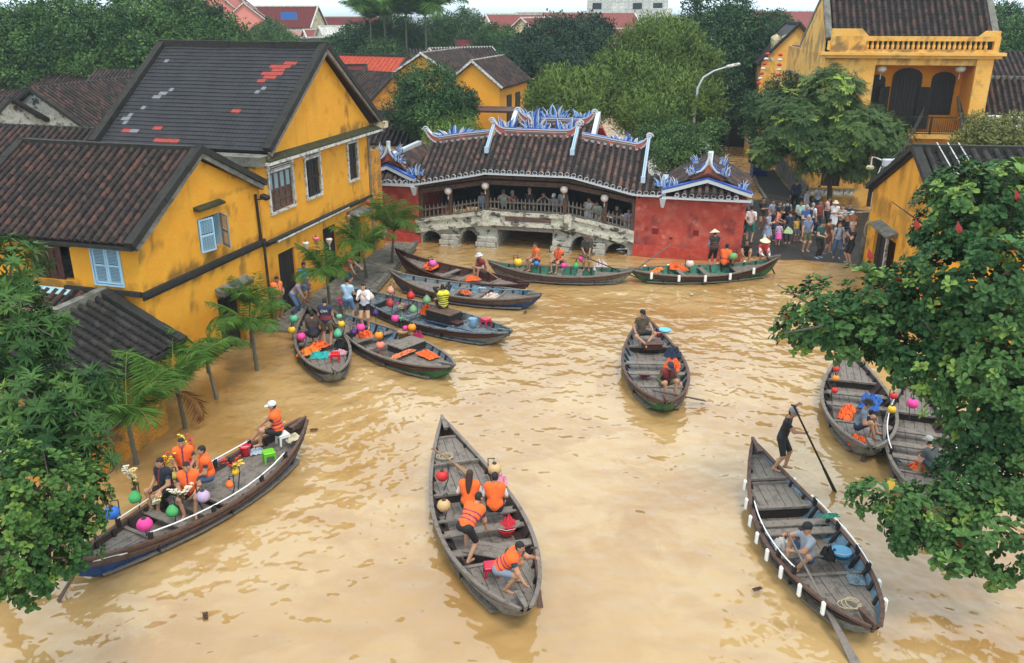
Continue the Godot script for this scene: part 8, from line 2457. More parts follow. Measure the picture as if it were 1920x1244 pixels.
	# cloth, bags, vests: [label, place, size, colour, name, category, seed]
	for q in [["blue tarpaulin bundled on a thwart", Vector3(10.50, 0.36, -22.97), Vector3(0.9, 0.3, 0.55), Color(0.03, 0.12, 0.42), "tarpaulin", "tarpaulin"], ["orange vest folded along the tarpaulin boat's side", Vector3(9.63, 0.30, -22.45), Vector3(0.4, 0.25, 0.9), ORANGE, "folded_vest", "life vest"], ["orange vest behind the tarpaulin boatman", Vector3(9.27, 0.30, -20.66), Vector3(0.5, 0.22, 0.5), ORANGE, "folded_vest", "life vest"], ["orange vest at the feet of the bent boatman", Vector3(10.37, 0.30, -19.23), Vector3(0.5, 0.3, 0.5), ORANGE, "folded_vest", "life vest"], ["orange vest draped in the drifting boat", Vector3(5.13, 0.40, -25.56), Vector3(0.5, 0.35, 0.6), ORANGE, "folded_vest", "life vest"], ["dark bag on the drifting boat's right side", Vector3(5.34, 0.40, -26.56), Vector3(0.5, 0.4, 0.5), NAVY, "bag", "bag"], ["small red bag on the drifting boat's floor", Vector3(4.22, 0.20, -25.42), Vector3(0.35, 0.15, 0.3), Color(0.4, 0.01, 0.02), "bag", "bag"], ["orange vest rolled along the small boat's side", Vector3(-6.87, 0.32, -27.05), Vector3(0.3, 0.25, 0.9), Color(0.8, 0.2, 0.02), "folded_vest", "life vest"], ["orange vest on the small boat's seat", Vector3(-6.64, 0.32, -27.63), Vector3(0.7, 0.2, 0.4), ORANGE, "folded_vest", "life vest"], ["teal raincoat in the small boat", Vector3(-6.45, 0.30, -26.81), Vector3(0.6, 0.18, 0.5), Color(0.02, 0.36, 0.33), "raincoat", "raincoat"], ["pale pink cloth behind the red stool", Vector3(-5.86, 0.30, -27.00), Vector3(0.6, 0.16, 0.35), Color(0.6, 0.3, 0.36), "cloth", "cloth"], ["black bag on the small boat's right side", Vector3(-5.93, 0.30, -27.79), Vector3(0.4, 0.3, 0.4), BLK, "bag", "bag"], ["orange vest heaped at the green boat's quay end", Vector3(-5.18, 0.30, -28.61), Vector3(0.6, 0.3, 0.5), ORANGE, "folded_vest", "life vest"], ["orange vest flat on the green boat's outer deck", Vector3(-2.80, 0.40, -26.66), Vector3(0.8, 0.14, 0.45), ORANGE, "folded_vest", "life vest"], ["salmon vest rolled beside the grey hatch", Vector3(-3.64, 0.42, -26.65), Vector3(1.1, 0.14, 0.2), Color(0.7, 0.2, 0.08), "folded_vest", "life vest"], ["magenta cooler bag in the green boat", Vector3(-3.32, 0.40, -28.25), Vector3(0.4, 0.28, 0.35), Color(0.35, 0.01, 0.07), "bag", "bag"], ["orange vest beside the yellow-striped man", Vector3(-3.18, 0.35, -30.99), Vector3(0.45, 0.4, 0.6), ORANGE, "folded_vest", "life vest"], ["orange vests under the magenta lantern", Vector3(-3.67, 0.35, -37.19), Vector3(0.8, 0.3, 0.6), ORANGE, "folded_vest", "life vest"], ["orange vest at the white-capped rower's feet", Vector3(-1.70, 0.30, -35.57), Vector3(0.7, 0.2, 0.4), ORANGE, "folded_vest", "life vest"], ["orange vest in the empty blue boat", Vector3(-1.93, 0.25, -33.86), Vector3(0.6, 0.2, 0.4), Color(0.7, 0.16, 0.05), "folded_vest", "life vest"], ["striped pale vest in the empty blue boat", Vector3(-0.84, 0.30, -33.15), Vector3(0.8, 0.18, 0.45), Color(0.6, 0.45, 0.38), "folded_vest", "life vest"], ["white and pink plastic bags below the arches", Vector3(3.94, 0.35, -37.19), Vector3(0.9, 0.4, 0.6), Color(0.6, 0.48, 0.46), "bag", "bag"], ["orange vests in the boat at the red wall", Vector3(7.34, 0.32, -37.12), Vector3(1.0, 0.3, 0.5), ORANGE, "folded_vest", "life vest"], ["long orange roll in the boat at the red wall", Vector3(6.41, 0.35, -36.69), Vector3(1.4, 0.14, 0.3), Color(0.75, 0.22, 0.04), "folded_vest", "life vest"], ["pink plastic bag held beside the tied-hair woman", Vector3(-0.28, 0.50, -18.16), Vector3(0.3, 0.35, 0.3), Color(0.7, 0.3, 0.42), "bag", "bag"], ["red plastic bag standing in the red bowl", Vector3(-0.08, 0.34, -16.64), Vector3(0.26, 0.3, 0.26), Color(0.6, 0.03, 0.05), "bag", "bag"], ["clear plastic bag at the rower's knees", Vector3(5.88, 0.30, -15.88), Vector3(0.4, 0.22, 0.4), Color(0.5, 0.47, 0.44), "bag", "bag"], ["black bag beside the grey T-shirt rower", Vector3(6.71, 0.28, -15.52), Vector3(0.35, 0.3, 0.3), BLK, "bag", "bag"], ["green net rolled on the fendered boat's rail", Vector3(7.09, 0.60, -16.60), Vector3(0.16, 0.07, 0.4), Color(0.03, 0.2, 0.13), "net", "net"], ["grey gloves and cloth near the fendered stern", Vector3(7.01, 0.32, -14.68), Vector3(0.35, 0.1, 0.35), Color(0.18, 0.24, 0.28), "cloth", "cloth"], ["translucent bag on the long boat's deck", Vector3(-6.66, 0.42, -19.96), Vector3(0.4, 0.1, 0.35), Color(0.42, 0.5, 0.6), "bag", "bag"], ["lilac bag behind the passengers", Vector3(-7.51, 0.42, -19.34), Vector3(0.35, 0.12, 0.3), Color(0.4, 0.3, 0.5), "bag", "bag"], ["coiled cream rope at the long boat's stern", Vector3(-5.73, 0.70, -20.14), Vector3(0.4, 0.12, 0.35), Color(0.5, 0.43, 0.3), "rope_coil", "rope"], ["white and grey gear piled on the quay steps", Vector3(-7.78, 0.16, -31.28), Vector3(1.1, 0.35, 0.7), Color(0.45, 0.43, 0.4), "gear_pile", "gear"], ["white handbag on the arms of the grey-dressed woman", Vector3(12.19, 0.85, -40.61), Vector3(0.26, 0.2, 0.12), WHT, "handbag", "bag"], ["white-green bouquet held in the crowd", Vector3(13.28, 1.10, -40.55), Vector3(0.4, 0.35, 0.3), Color(0.42, 0.55, 0.3), "bouquet", "flowers"]]:
		heap(q[0], q[1], q[2], q[3], q[4], q[5], hash(q[0]) & 0xffff, q[3] * 0.55 if q[4] == "folded_vest" else null)
	hatch("grey raised hatch box on the green boat", Vector3(-3.58, 0.34, -27.34), Vector3(1.05, 0.24, 0.75), 0.85, M.wood_dark, M.wood_grey)
	hatch("dark wooden box under the yellow-striped man", Vector3(-2.55, 0.30, -30.41), Vector3(1.15, 0.36, 0.7), -0.66, M.wood_dark, M.wood_brown)
	hatch("orange-brown plank box in front of the dark box", Vector3(-2.25, 0.30, -30.00), Vector3(0.9, 0.12, 0.35), -0.66, M.wood_red, M.wood_red)
	hatch("brown step box in the drifting boat", Vector3(4.79, 0.32, -27.53), Vector3(0.62, 0.2, 0.5), 0.05, M.wood_red, M.wood_brown)
	hatch("low grey platform near the weathered boat's stern", Vector3(-0.57, 0.24, -15.63), Vector3(0.8, 0.16, 0.5), -0.3, M.wood_dark, M.wood_grey)
	# bits floating on the flood: leaves, one foam scrap, one twig
	var fl := ["brown leaf floating left of the fendered boat", "dark twig drifting below the long boat", "pale foam scrap drifting before the red wall", "leaf drifting beyond the long boat's stern", "leaf floating near the bridge piers", "leaf drifting by the grey-blue boat"]
	var fp := [Vector3(5.03, 0.06, -14.73), Vector3(-6.01, 0.06, -13.90), Vector3(7.48, 0.06, -34.23), Vector3(-5.60, 0.06, -21.88), Vector3(-2.21, 0.06, -42.40), Vector3(0.52, 0.06, -32.00)]
	for i in 6: heap(fl[i], fp[i], Vector3(0.22, 0.03, 0.1), Color(0.5, 0.48, 0.42) if i == 2 else Color(0.10, 0.05, 0.03), "floating_bit", "leaf", i)
	# rope on the bow decks
	for q in [["loose rope loops on the weathered bow deck", Vector3(-1.73, 0.55, -19.38)], ["pale rope loops on the fendered stern deck", Vector3(6.48, 0.42, -13.76)]]:
		var b := MB.new()
		for k in 3:
			var ring := []
			for i in 12: ring.append(Vector3(cos(i * 0.55) * (0.2 - k * 0.03) + k * 0.05, 0.015 + k * 0.015, sin(i * 0.55) * (0.14 + k * 0.02)))
			b.tube(ring, [0.012], 5)
		single("rope", b, M.rope, q[0], "rope", q[1])
	# motorbike parked under the street tree
	var o := thing("motorbike", "dark motorbike parked under the street tree", "motorbike", Vector3(17.07, 0.20, -49.95), 0.5)
	for z in [-0.6, 0.6]:
		var w := MB.new()
		w.col = BLK
		var ring := []
		for i in 17: ring.append(Vector3(0, 0.29 + cos(i * TAU / 16) * 0.25, z + sin(i * TAU / 16) * 0.25))
		w.tube(ring, [0.05], 6)
		part("wheel", w, M.vcol, o)
	var bd := MB.new()
	bd.col = NAVY
	bd.bbox(Vector3(0, 0.6, 0.1), Vector3(0.24, 0.3, 0.9), 0.09); bd.bbox(Vector3(0, 0.62, -0.5), Vector3(0.3, 0.55, 0.14), 0.05, Basis(Vector3.RIGHT, -0.35))
	part("body", bd, M.plastic, o)
	bd = MB.new()
	bd.col = BLK
	bd.bbox(Vector3(0, 0.8, 0.25), Vector3(0.26, 0.1, 0.7), 0.05)
	part("seat", bd, M.cloth, o)
	bd = MB.new()
	bd.tube([Vector3(-0.34, 1.02, -0.38), Vector3(0, 1.0, -0.46), Vector3(0.34, 1.02, -0.38)], [0.018], 5)
	bd.tube([Vector3(0, 1.0, -0.46), Vector3(0, 0.3, -0.6)], [0.03], 5)
	part("handlebar", bd, M.metal, o)

# ---- right bank and the town behind ----
func arch_panel(b: MB, x0: float, x1: float, y0: float, y1: float, z: float, th: float):
	var pts := [Vector3(x0, y0, z), Vector3(x1, y0, z)]
	var r := (x1 - x0) / 2
	for k in 9:
		var a := PI * k / 8.0
		pts.append(Vector3((x0 + x1) / 2 + cos(a) * r, y1 - r * 0.62 + sin(a) * r * 0.62, z))
	b.poly(pts, Vector3.ZERO, Vector3(0, 0, th))
func ochre_house():
	var o := thing("colonial_house", "ochre two-storey house with arched loggia and balustrade parapet", "house", Vector3(17.92, 0, -51.73), deg_to_rad(-8))
	var b := MB.new()
	wall(b, Vector3(0, 0, 0), Vector3.RIGHT, 9.1, -0.5, 8.75, Vector3(0, 0, -0.35), [[2.8, 4.45, 8.25, 8.2], [0.6, 1.2, 1.7, 3.6], [3.4, 0.0, 5.6, 3.7], [6.6, 0.0, 8.2, 3.7]], [[8.7, 0.2, 0.9, 0.7], [4.4, 0.7, 0.6, 0.7], [0.2, 0.7, 1, 0.8]])
	b.box(Vector3(8.6, 4.2, 0.06), Vector3(0.85, 8.9, 0.12))
	part("facade", b, M.ochre, o)
	b = MB.new()
	wall(b, Vector3(0, 0, -0.35), Vector3(0, 0, -1), 13.0, -0.5, 8.75, Vector3(0.35, 0, 0), [[2.4, 4.9, 3.2, 6.9], [5.2, 4.9, 6.0, 6.9], [7.8, 4.9, 8.6, 6.9], [10.4, 4.9, 11.2, 6.9]], [[8.7, 0.2, 1.2, 0.6], [1.0, 0.7, 0.6, 0.8]])
	grid_face(b, Vector3(0, 8.75, -0.4), Vector3(0, 8.75, -2.8), Vector3(0, 11.9, -2.8), Vector3(0, 9.6, -0.4), Vector3.LEFT, [[9.5, 1.5, 0.6, 0.7]])
	grid_face(b, Vector3(0, 8.75, -2.8), Vector3(0, 8.75, -8.4), Vector3(0, 8.95, -8.4), Vector3(0, 11.9, -2.8), Vector3.LEFT, [[9.0, 0.8, 0.6, 0.6]])
	part("side_wall", b, M.ochre, o)
	for z in [-3.15, -5.95, -8.55, -11.15]:
		var wn := plank_door(o, Transform3D(Basis(Vector3.UP, -PI / 2), Vector3(0.12, 4.9, z)), 0.8, 2.0, M.wood_red, 4, "window")
		b = MB.new()
		b.box(Vector3(0, 2.2, 0.22), Vector3(1.2, 0.14, 0.4))
		b.box(Vector3(0, -0.06, 0.18), Vector3(1.0, 0.1, 0.25))
		part("hood", b, M.concrete, wn)
	b = MB.new()
	b.box(Vector3(0.06, 0.5, -6.6), Vector3(0.3, 1.3, 12.6))
	part("grey_plinth", b, M.concrete, o)
	b = MB.new()
	b.box(Vector3(4.6, 4.2, -13.2), Vector3(9.0, 9.0, 0.3)); b.box(Vector3(9.0, 4.2, -6.8), Vector3(0.3, 9.0, 12.6)); b.box(Vector3(4.6, 2, -2.5), Vector3(8.6, 4, 0.1))
	part("rear_walls", b, M.ochre, o)
	# loggia
	b = MB.new()
	b.box(Vector3(5.5, 6.4, -2.0), Vector3(5.9, 4.2, 0.2)); b.box(Vector3(2.75, 6.4, -1.1), Vector3(0.2, 4.2, 1.7)); b.box(Vector3(8.3, 6.4, -1.1), Vector3(0.2, 4.2, 1.7)); b.box(Vector3(5.5, 8.35, -1.1), Vector3(5.8, 0.2, 1.8))
	part("loggia_wall", b, mat(Color(0.93, 0.86, 0.72), 0.88, M.yellow.albedo_texture, 0.17), o)
	for q in [[3.0, 3.95, 5.3, 7.55], [4.35, 6.0, 4.5, 7.95], [6.55, 7.85, 5.3, 7.75]]:
		b = MB.new()
		arch_panel(b, q[0], q[1], q[2], q[3], -1.9, 0.06)
		var dr := part("arched_door", b, M.wood_dark, o)
		b = MB.new()
		var n := int((q[1] - q[0]) / 0.2)
		for k in n + 1: b.box(Vector3(lerpf(q[0] + 0.04, q[1] - 0.04, float(k) / n), (q[2] + q[3] - 0.5) / 2, -1.82), Vector3(0.05, q[3] - q[2] - 0.5, 0.05))
		for y in [0.08, 0.5, 0.75]: b.box(Vector3((q[0] + q[1]) / 2, lerpf(q[2], q[3], y), -1.81), Vector3(q[1] - q[0], 0.07, 0.05))
		part("door_frame", b, M.wood_dark, dr)
	for x in [3.9, 6.2]: plank_door(o, Transform3D(Basis(Vector3.UP, 0.5 if x < 5 else -0.5), Vector3(x, 4.5, -1.55)), 0.75, 2.4, M.wood_dark, 3, "door_leaf")
	# cornice, parapet with baluster openings
	b = MB.new()
	b.box(Vector3(4.6, 8.82, 0.12), Vector3(9.9, 0.16, 0.6)); b.box(Vector3(4.6, 8.66, 0.06), Vector3(9.6, 0.16, 0.4))
	part("cornice", b, M.ochre, o)
	b = MB.new()
	wall(b, Vector3(0.2, 0, 0.15), Vector3.RIGHT, 9.0, 8.9, 9.75, Vector3(0, 0, -0.3), [[1.9, 9.05, 8.7, 9.5]], [[9.0, 0.5, 0.2, 0.9], [9.7, 0.1, 0.35, 0.9]])
	b.box(Vector3(1.0, 9.95, 0), Vector3(1.6, 0.4, 0.3)); b.box(Vector3(8.8, 9.9, 0), Vector3(0.7, 0.3, 0.3))
	b.poly([Vector3(1.8, 9.75, -0.15), Vector3(2.2, 9.75, -0.15), Vector3(1.8, 10.15, -0.15)], Vector3.ZERO, Vector3(0, 0, 0.3))
	b.poly([Vector3(8.45, 9.75, -0.15), Vector3(8.45, 10.05, -0.15), Vector3(8.1, 9.75, -0.15)], Vector3.ZERO, Vector3(0, 0, 0.3))
	b.box(Vector3(1.0, 9.25, -0.02), Vector3(1.9, 0.5, 0.2))
	part("parapet", b, M.ochre, o)
	var bal := MB.new()
	bal.lathe([Vector2(0.06, 0), Vector2(0.09, 0.05), Vector2(0.1, 0.18), Vector2(0.05, 0.33), Vector2(0.08, 0.45)], 7)
	var balm := bal.mesh(M.ochre)
	for i in 24: part("baluster", balm, null, o, T(Vector3(2.2 + i * 0.275, 9.05, 0)))
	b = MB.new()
	b.box(Vector3(5.4, 9.28, -0.45), Vector3(7.2, 0.5, 0.05))  # dark mossy sheet stands in for the shade behind the balusters
	part("painted_gutter_shade", b, M.moss, o)
	# balcony
	b = MB.new()
	b.box(Vector3(5.6, 4.36, 0.45), Vector3(7.2, 0.2, 1.2))
	part("balcony_slab", b, M.ochre, o)
	b = MB.new()
	for z in [1.0]:
		for y in [4.55, 5.45]: b.bar(Vector3(2.2, y, z), Vector3(9.1, y, z), 0.06, 0.06)
		for i in 60: b.box(Vector3(2.2 + i * 0.117, 5.0, z), Vector3(0.018, 0.9, 0.018))
	for x in [2.2, 6.0, 9.1]: b.box(Vector3(x, 5.0, 1.0), Vector3(0.1, 1.0, 0.1))
	part("balcony_rail", b, M.concrete_dark, o)
	# ground floor doors, plinth bands
	for q in [[4.5, 2.2, 3.7], [7.4, 1.6, 3.7]]: plank_door(o, T(Vector3(q[0], 0.0, -0.25)), q[1], q[2], M.wood_dark, 8)
	var wn2 := plank_door(o, T(Vector3(1.15, 1.2, -0.2)), 1.1, 2.4, M.wood_dark, 5, "window")
	b = MB.new()
	for y in [0.62, 1.12]: b.box(Vector3(1.3, y, 0.06), Vector3(2.7, 0.09, 0.14))
	part("plinth_band", b, mat(Color(0.6, 0.5, 0.28), 0.8), o)
	b = MB.new()
	for i in 4: b.box(Vector3(0.35 + i * 0.65, 0.87, 0.03), Vector3(0.56, 0.36, 0.06))
	part("plinth_panel", b, M.white, o)
	# roof
	var roof := Node3D.new()
	roof.name = "roof"
	o.add_child(roof)
	tile_roof(roof, Vector3(0.35, 9.55, -0.5), Vector3.RIGHT, Vector3(0, 2.45, -2.5), 8.7, 0.36, 0.26, M.tiles, 120, 41)
	tile_roof(roof, Vector3(9.05, 8.95, -8.5), Vector3.LEFT, Vector3(0, 3.0, 5.5), 8.7, 0.36, 0.5, M.tiles, 0, 42)
	b = MB.new()
	roof_slab(b, Vector3(0.3, 9.52, -0.5), Vector3.RIGHT, Vector3(0, 2.45, -2.5), 8.8)
	roof_slab(b, Vector3(0.3, 8.92, -8.5), Vector3.RIGHT, Vector3(0, 3.0, 5.5), 8.8)
	b.box(Vector3(4.6, 8.7, -6.5), Vector3(9, 0.2, 12.5))
	part("roof_slab", b, M.wood_dark, roof)
	b = MB.new()
	for x in [0.15, 9.15]:
		ridge_bar(b, Vector3(x, 9.6, -0.4), Vector3(x, 12.05, -2.95), 0.34, 0.22, 0, 6)
		ridge_bar(b, Vector3(x, 12.05, -2.95), Vector3(x, 9.0, -8.6), 0.34, 0.22, 0, 6)
	ridge_bar(b, Vector3(0.1, 12.1, -2.95), Vector3(9.2, 12.1, -2.95), 0.3, 0.3, 0, 8)
	part("ridge", b, M.concrete, roof)
	for q in [[3.3, 7.95], [7.6, 8.0]]: lantern("pale lantern %s under the ochre loggia" % ("near the left arch" if q[0] < 5 else "near the right arch"), o.transform * Vector3(q[0], q[1], -0.6), 0.3, 0, Color(0.6, 0.58, 0.52), 0.72, "loggia lanterns")
func right_house():
	var o := thing("tiled_house", "orange-yellow gabled house behind the leafy tree, pole at its corner", "house", Vector3(16.15, 0, -38.59), deg_to_rad(-6))
	var b := MB.new()
	wall(b, Vector3(0, 0, 0.3), Vector3(0, 0, 1), 9.4, -0.5, 3.7, Vector3(0.3, 0, 0), [[1.1, -0.5, 4.0, 2.2]], [[3.4, 0.5, 1.3, 0.55], [0.2, 0.6, 1, 0.8]])
	grid_face(b, Vector3(0, 3.7, 0.3), Vector3(0, 3.7, 5.0), Vector3(0, 5.95, 5.0), Vector3(0, 3.7, 0.3), Vector3.LEFT, [[4.0, 0.9, 0.4, 0.6]])
	grid_face(b, Vector3(0, 3.7, 5.0), Vector3(0, 3.7, 9.7), Vector3(0, 3.7, 9.7), Vector3(0, 5.95, 5.0), Vector3.LEFT, [[4.0, 0.9, 0.4, 0.6]])
	part("gable_wall", b, M.yellow, o)
	b = MB.new()
	b.box(Vector3(4.5, 1.6, 9.5), Vector3(8.4, 4.2, 0.3))
	part("side_wall", b, M.yellow, o)
	part("side_wall", b.mesh(M.yellow), null, o, T(Vector3(0, 0, -9)))
	plank_door(o, Transform3D(Basis(Vector3.UP, -PI / 2), Vector3(0.15, -0.3, 2.0)), 1.3, 2.5, M.wood_dark, 6)
	b = MB.new()
	b.box(Vector3(8.8, 1.6, 5.0), Vector3(0.3, 4.2, 9.2)); b.box(Vector3(4.5, 3.5, 5.0), Vector3(8.4, 0.1, 9.0))
	part("rear_walls", b, M.concrete, o)
	b = MB.new()
	b.box(Vector3(0.1, 0.9, 2.9), Vector3(0.1, 2.5, 0.14))
	part("door_post", b, M.white, o)
	b = MB.new()
	b.hexa([Vector3(-0.45, 2.42, 1.9), Vector3(0, 2.5, 1.9), Vector3(0, 2.5, 4.4), Vector3(-0.45, 2.42, 4.4), Vector3(-0.45, 2.52, 1.9), Vector3(0, 2.66, 1.9), Vector3(0, 2.66, 4.4), Vector3(-0.45, 2.52, 4.4)])
	part("door_hood", b, M.concrete, o)
	var roof := Node3D.new()
	roof.name = "roof"
	o.add_child(roof)
	tile_roof(roof, Vector3(0.1, 3.62, 10.0), Vector3.RIGHT, Vector3(0, 2.48, -5.0), 8.8, 0.42, 0.24, M.dark_tiles, 220, 43)
	b = MB.new()
	roof_slab(b, Vector3(-0.1, 3.6, 10.0), Vector3.RIGHT, Vector3(0, 2.48, -5.0), 9.0)
	roof_slab(b, Vector3(-0.1, 3.6, 0.0), Vector3.RIGHT, Vector3(0, 2.48, 5.0), 9.0)
	part("roof_slab", b, M.wood_dark, roof)
	b = MB.new()
	ridge_bar(b, Vector3(-0.2, 6.2, 5.0), Vector3(9.0, 6.2, 5.0), 0.28, 0.26, 0.03, 14)
	ridge_bar(b, Vector3(-0.08, 6.2, 5.0), Vector3(-0.08, 3.7, 10.1), 0.34, 0.2, 0, 10)
	ridge_bar(b, Vector3(-0.08, 6.2, 5.0), Vector3(-0.08, 3.7, -0.1), 0.34, 0.2, 0, 10)
	part("ridge", b, M.concrete_dark, roof)
	b = MB.new()
	for x in [0.7, 1.1, 1.5]: b.tube([Vector3(x, 6.38, 4.9), Vector3(x + 0.1, 5.7, 6.4), Vector3(1.5, 4.9, 8.0)], [0.025], 5)
	part("white_cables", b, M.white, roof)
	# pole with boxes and lamps at the corner
	var p := thing("utility_pole", "leaning concrete utility pole with meter box and lamps by the gabled corner", "pole", Vector3(16.12, 0.10, -38.94))
	var top := Vector3(0.55, 4.6, 0.3)
	b = MB.new()
	b.tube([Vector3(0, -0.5, 0), top], [0.15, 0.11], 8)
	part("shaft", b, M.concrete, p)
	b = MB.new()
	b.bbox(top * 0.62 + Vector3(0.0, 0.15, 0.2), Vector3(0.42, 0.85, 0.28), 0.02)
	part("meter_box", b, M.white, p)
	b = MB.new()
	b.bbox(top + Vector3(0.0, 0.1, 0.15), Vector3(0.42, 0.32, 0.3), 0.03); b.bbox(top + Vector3(0.5, 0.08, 0.0), Vector3(0.4, 0.34, 0.3), 0.03)
	part("junction_box", b, M.aluminium, p)
	b = MB.new()
	b.tube([top + Vector3(0, 0.1, 0), top + Vector3(-0.5, 0.3, 0.1), top + Vector3(-0.7, 0.35, 0.1), top + Vector3(-0.72, 0.0, 0.12)], [0.035], 6)
	b.tube([top + Vector3(0, -0.15, 0), top + Vector3(-0.25, -0.1, 0.1), top + Vector3(-0.35, -0.4, 0.12)], [0.035], 6)
	part("lamp_arm", b, M.white, p)
	for q in [Vector3(-0.74, -0.12, 0.12), Vector3(-0.2, -0.45, 0.14)]:
		b = MB.new()
		b.bbox(top + q, Vector3(0.3, 0.2, 0.24), 0.06)
		part("lamp_head", b, M.cream, p)
	b = MB.new()
	for k in 3:
		var ring := []
		for i in 13: ring.append(top * 0.36 + Vector3(-0.05 + cos(i * TAU / 12) * (0.13 + k * 0.02), sin(i * TAU / 12) * (0.4 - k * 0.04), 0.2 + k * 0.02))
		b.tube(ring, [0.018], 5)
	part("cable_coil", b, M.rope, p)
	b = MB.new()
	for k in 4: b.tube([top + Vector3(0.1, 0.2, 0), top + Vector3(1.6, 0.35 + k * 0.06, -2), top + Vector3(5, 1.2 + k * 0.15, -8)], [0.012], 4)
	part("overhead_wire", b, M.black, p)
	b = MB.new()
	b.bar(top * 0.5 + Vector3(-1.5, 0.1, 0.1), top * 0.5 + Vector3(0, 0.15, 0.1), 0.05, 0.05)
	b.col = Color(0.75, 0.3, 0.15)
	b.box(top * 0.5 + Vector3(-0.9, -0.15, 0.1), Vector3(0.5, 0.32, 0.03))
	part("sign_arm", b, M.white, p)
func gable_house(label: String, at: Vector3, turn: float, w: float, d: float, hw: float, hr: float, wm: Material, rm: Material, wins := [], group := "", called := "house", tiled := false, trim: Material = null) -> Node3D:
	# ridge along local x; wins: [face 0 front(+z) 1 right(+x) 2 left(-x), offset, bottom, width, height]
	var o := thing(called, label, "house", Vector3(at.x, 0, at.z), deg_to_rad(turn), group)
	var b := MB.new()
	b.box(Vector3(0, hw / 2 - 0.5, 0), Vector3(w, hw + 1, d))
	for s in [-1.0, 1.0]: b.poly([Vector3(s * w / 2, hw, -d / 2), Vector3(s * w / 2, hw + hr, 0), Vector3(s * w / 2, hw, d / 2)], Vector3.ZERO, Vector3(-s * 0.2, 0, 0))
	part("wall", b, wm, o)
	var roof := Node3D.new()
	roof.name = "roof"
	o.add_child(roof)
	var ov := 0.3
	var sl := Vector3(0, hr * (1 + 2 * ov / d), -(d / 2 + ov))
	b = MB.new()
	roof_slab(b, Vector3(-w / 2 - ov, hw - hr * 2 * ov / d + 0.12, d / 2 + ov), Vector3.RIGHT, sl, w + 2 * ov, 0.1)
	roof_slab(b, Vector3(-w / 2 - ov, hw - hr * 2 * ov / d + 0.12, -d / 2 - ov), Vector3.RIGHT, Vector3(0, sl.y, -sl.z), w + 2 * ov, 0.1)
	part("roof_slab", b, rm, roof)
	if tiled: tile_roof(roof, Vector3(-w / 2 - ov, hw - hr * 2 * ov / d + 0.13, d / 2 + ov), Vector3.RIGHT, sl, w + 2 * ov, 0.34, 0.32, M.tiles, 0, int(w * 31 + d * 7))
	else:
		b = MB.new()
		var n := int(w / 0.5)
		for i in n: b.bar(Vector3(-w / 2 + (i + 0.5) * w / n, hw - hr * 2 * ov / d + 0.14, d / 2 + ov), Vector3(-w / 2 + (i + 0.5) * w / n, hw - hr * 2 * ov / d + 0.14, d / 2 + ov) + sl, 0.12, 0.07)
		part("roof_ribs", b, rm, roof)
	b = MB.new()
	b.bar(Vector3(-w / 2 - ov, hw + hr + 0.16, 0), Vector3(w / 2 + ov, hw + hr + 0.16, 0), 0.26, 0.2)
	for s in [-1.0, 1.0]:
		for f in [-1.0, 1.0]: b.bar(Vector3(s * (w / 2 + ov - 0.1), hw - hr * 2 * ov / d + 0.16, f * (d / 2 + ov)), Vector3(s * (w / 2 + ov - 0.1), hw + hr + 0.16, 0), 0.26, 0.16)
	part("ridge", b, trim if trim else M.concrete_dark, roof)
	for q in wins:
		var fb: Basis = [Basis.IDENTITY, Basis(Vector3.UP, PI / 2), Basis(Vector3.UP, -PI / 2)][q[0]]
		var fp: Vector3 = [Vector3(q[1], q[2], d / 2 + 0.01), Vector3(w / 2 + 0.01, q[2], -q[1]), Vector3(-w / 2 - 0.01, q[2], q[1])][q[0]]
		b = MB.new()
		b.box(Vector3(0, q[4] / 2, 0), Vector3(q[3], q[4], 0.06))
		var wn := part("window", b, M.glass if q.size() < 6 else q[5], o, Transform3D(fb, fp))
		frame(wn, T(Vector3(0, 0, 0.02)), q[3], q[4], 0.09, 0.1, M.wood_dark if q.size() > 5 else M.white)
	return o
func block(label: String, at: Vector3, turn: float, w: float, d: float, h: float, m: Material, rows: int, cols: int):
	var o := thing("concrete_building", label, "building", Vector3(at.x, 0, at.z), deg_to_rad(turn))
	var b := MB.new()
	b.box(Vector3(0, h / 2, 0), Vector3(w, h, d))
	part("wall", b, m, o)
	b = MB.new()
	b.box(Vector3(0, h + 0.15, 0), Vector3(w + 0.5, 0.3, d + 0.5)); b.box(Vector3(w * 0.2, h + 1, 0), Vector3(w * 0.3, 1.6, d * 0.4))
	part("roof", b, M.white, o)
	for j in rows:
		for i in cols:
			b = MB.new()
			b.box(Vector3(0, 0, 0), Vector3(w / cols * 0.45, h / 5 * 0.45, 0.1))
			part("window", b, M.glass, o, T(Vector3(-w / 2 + (i + 0.5) * w / cols, h - (j + 0.6) * h / 4.6, d / 2 + 0.01)))
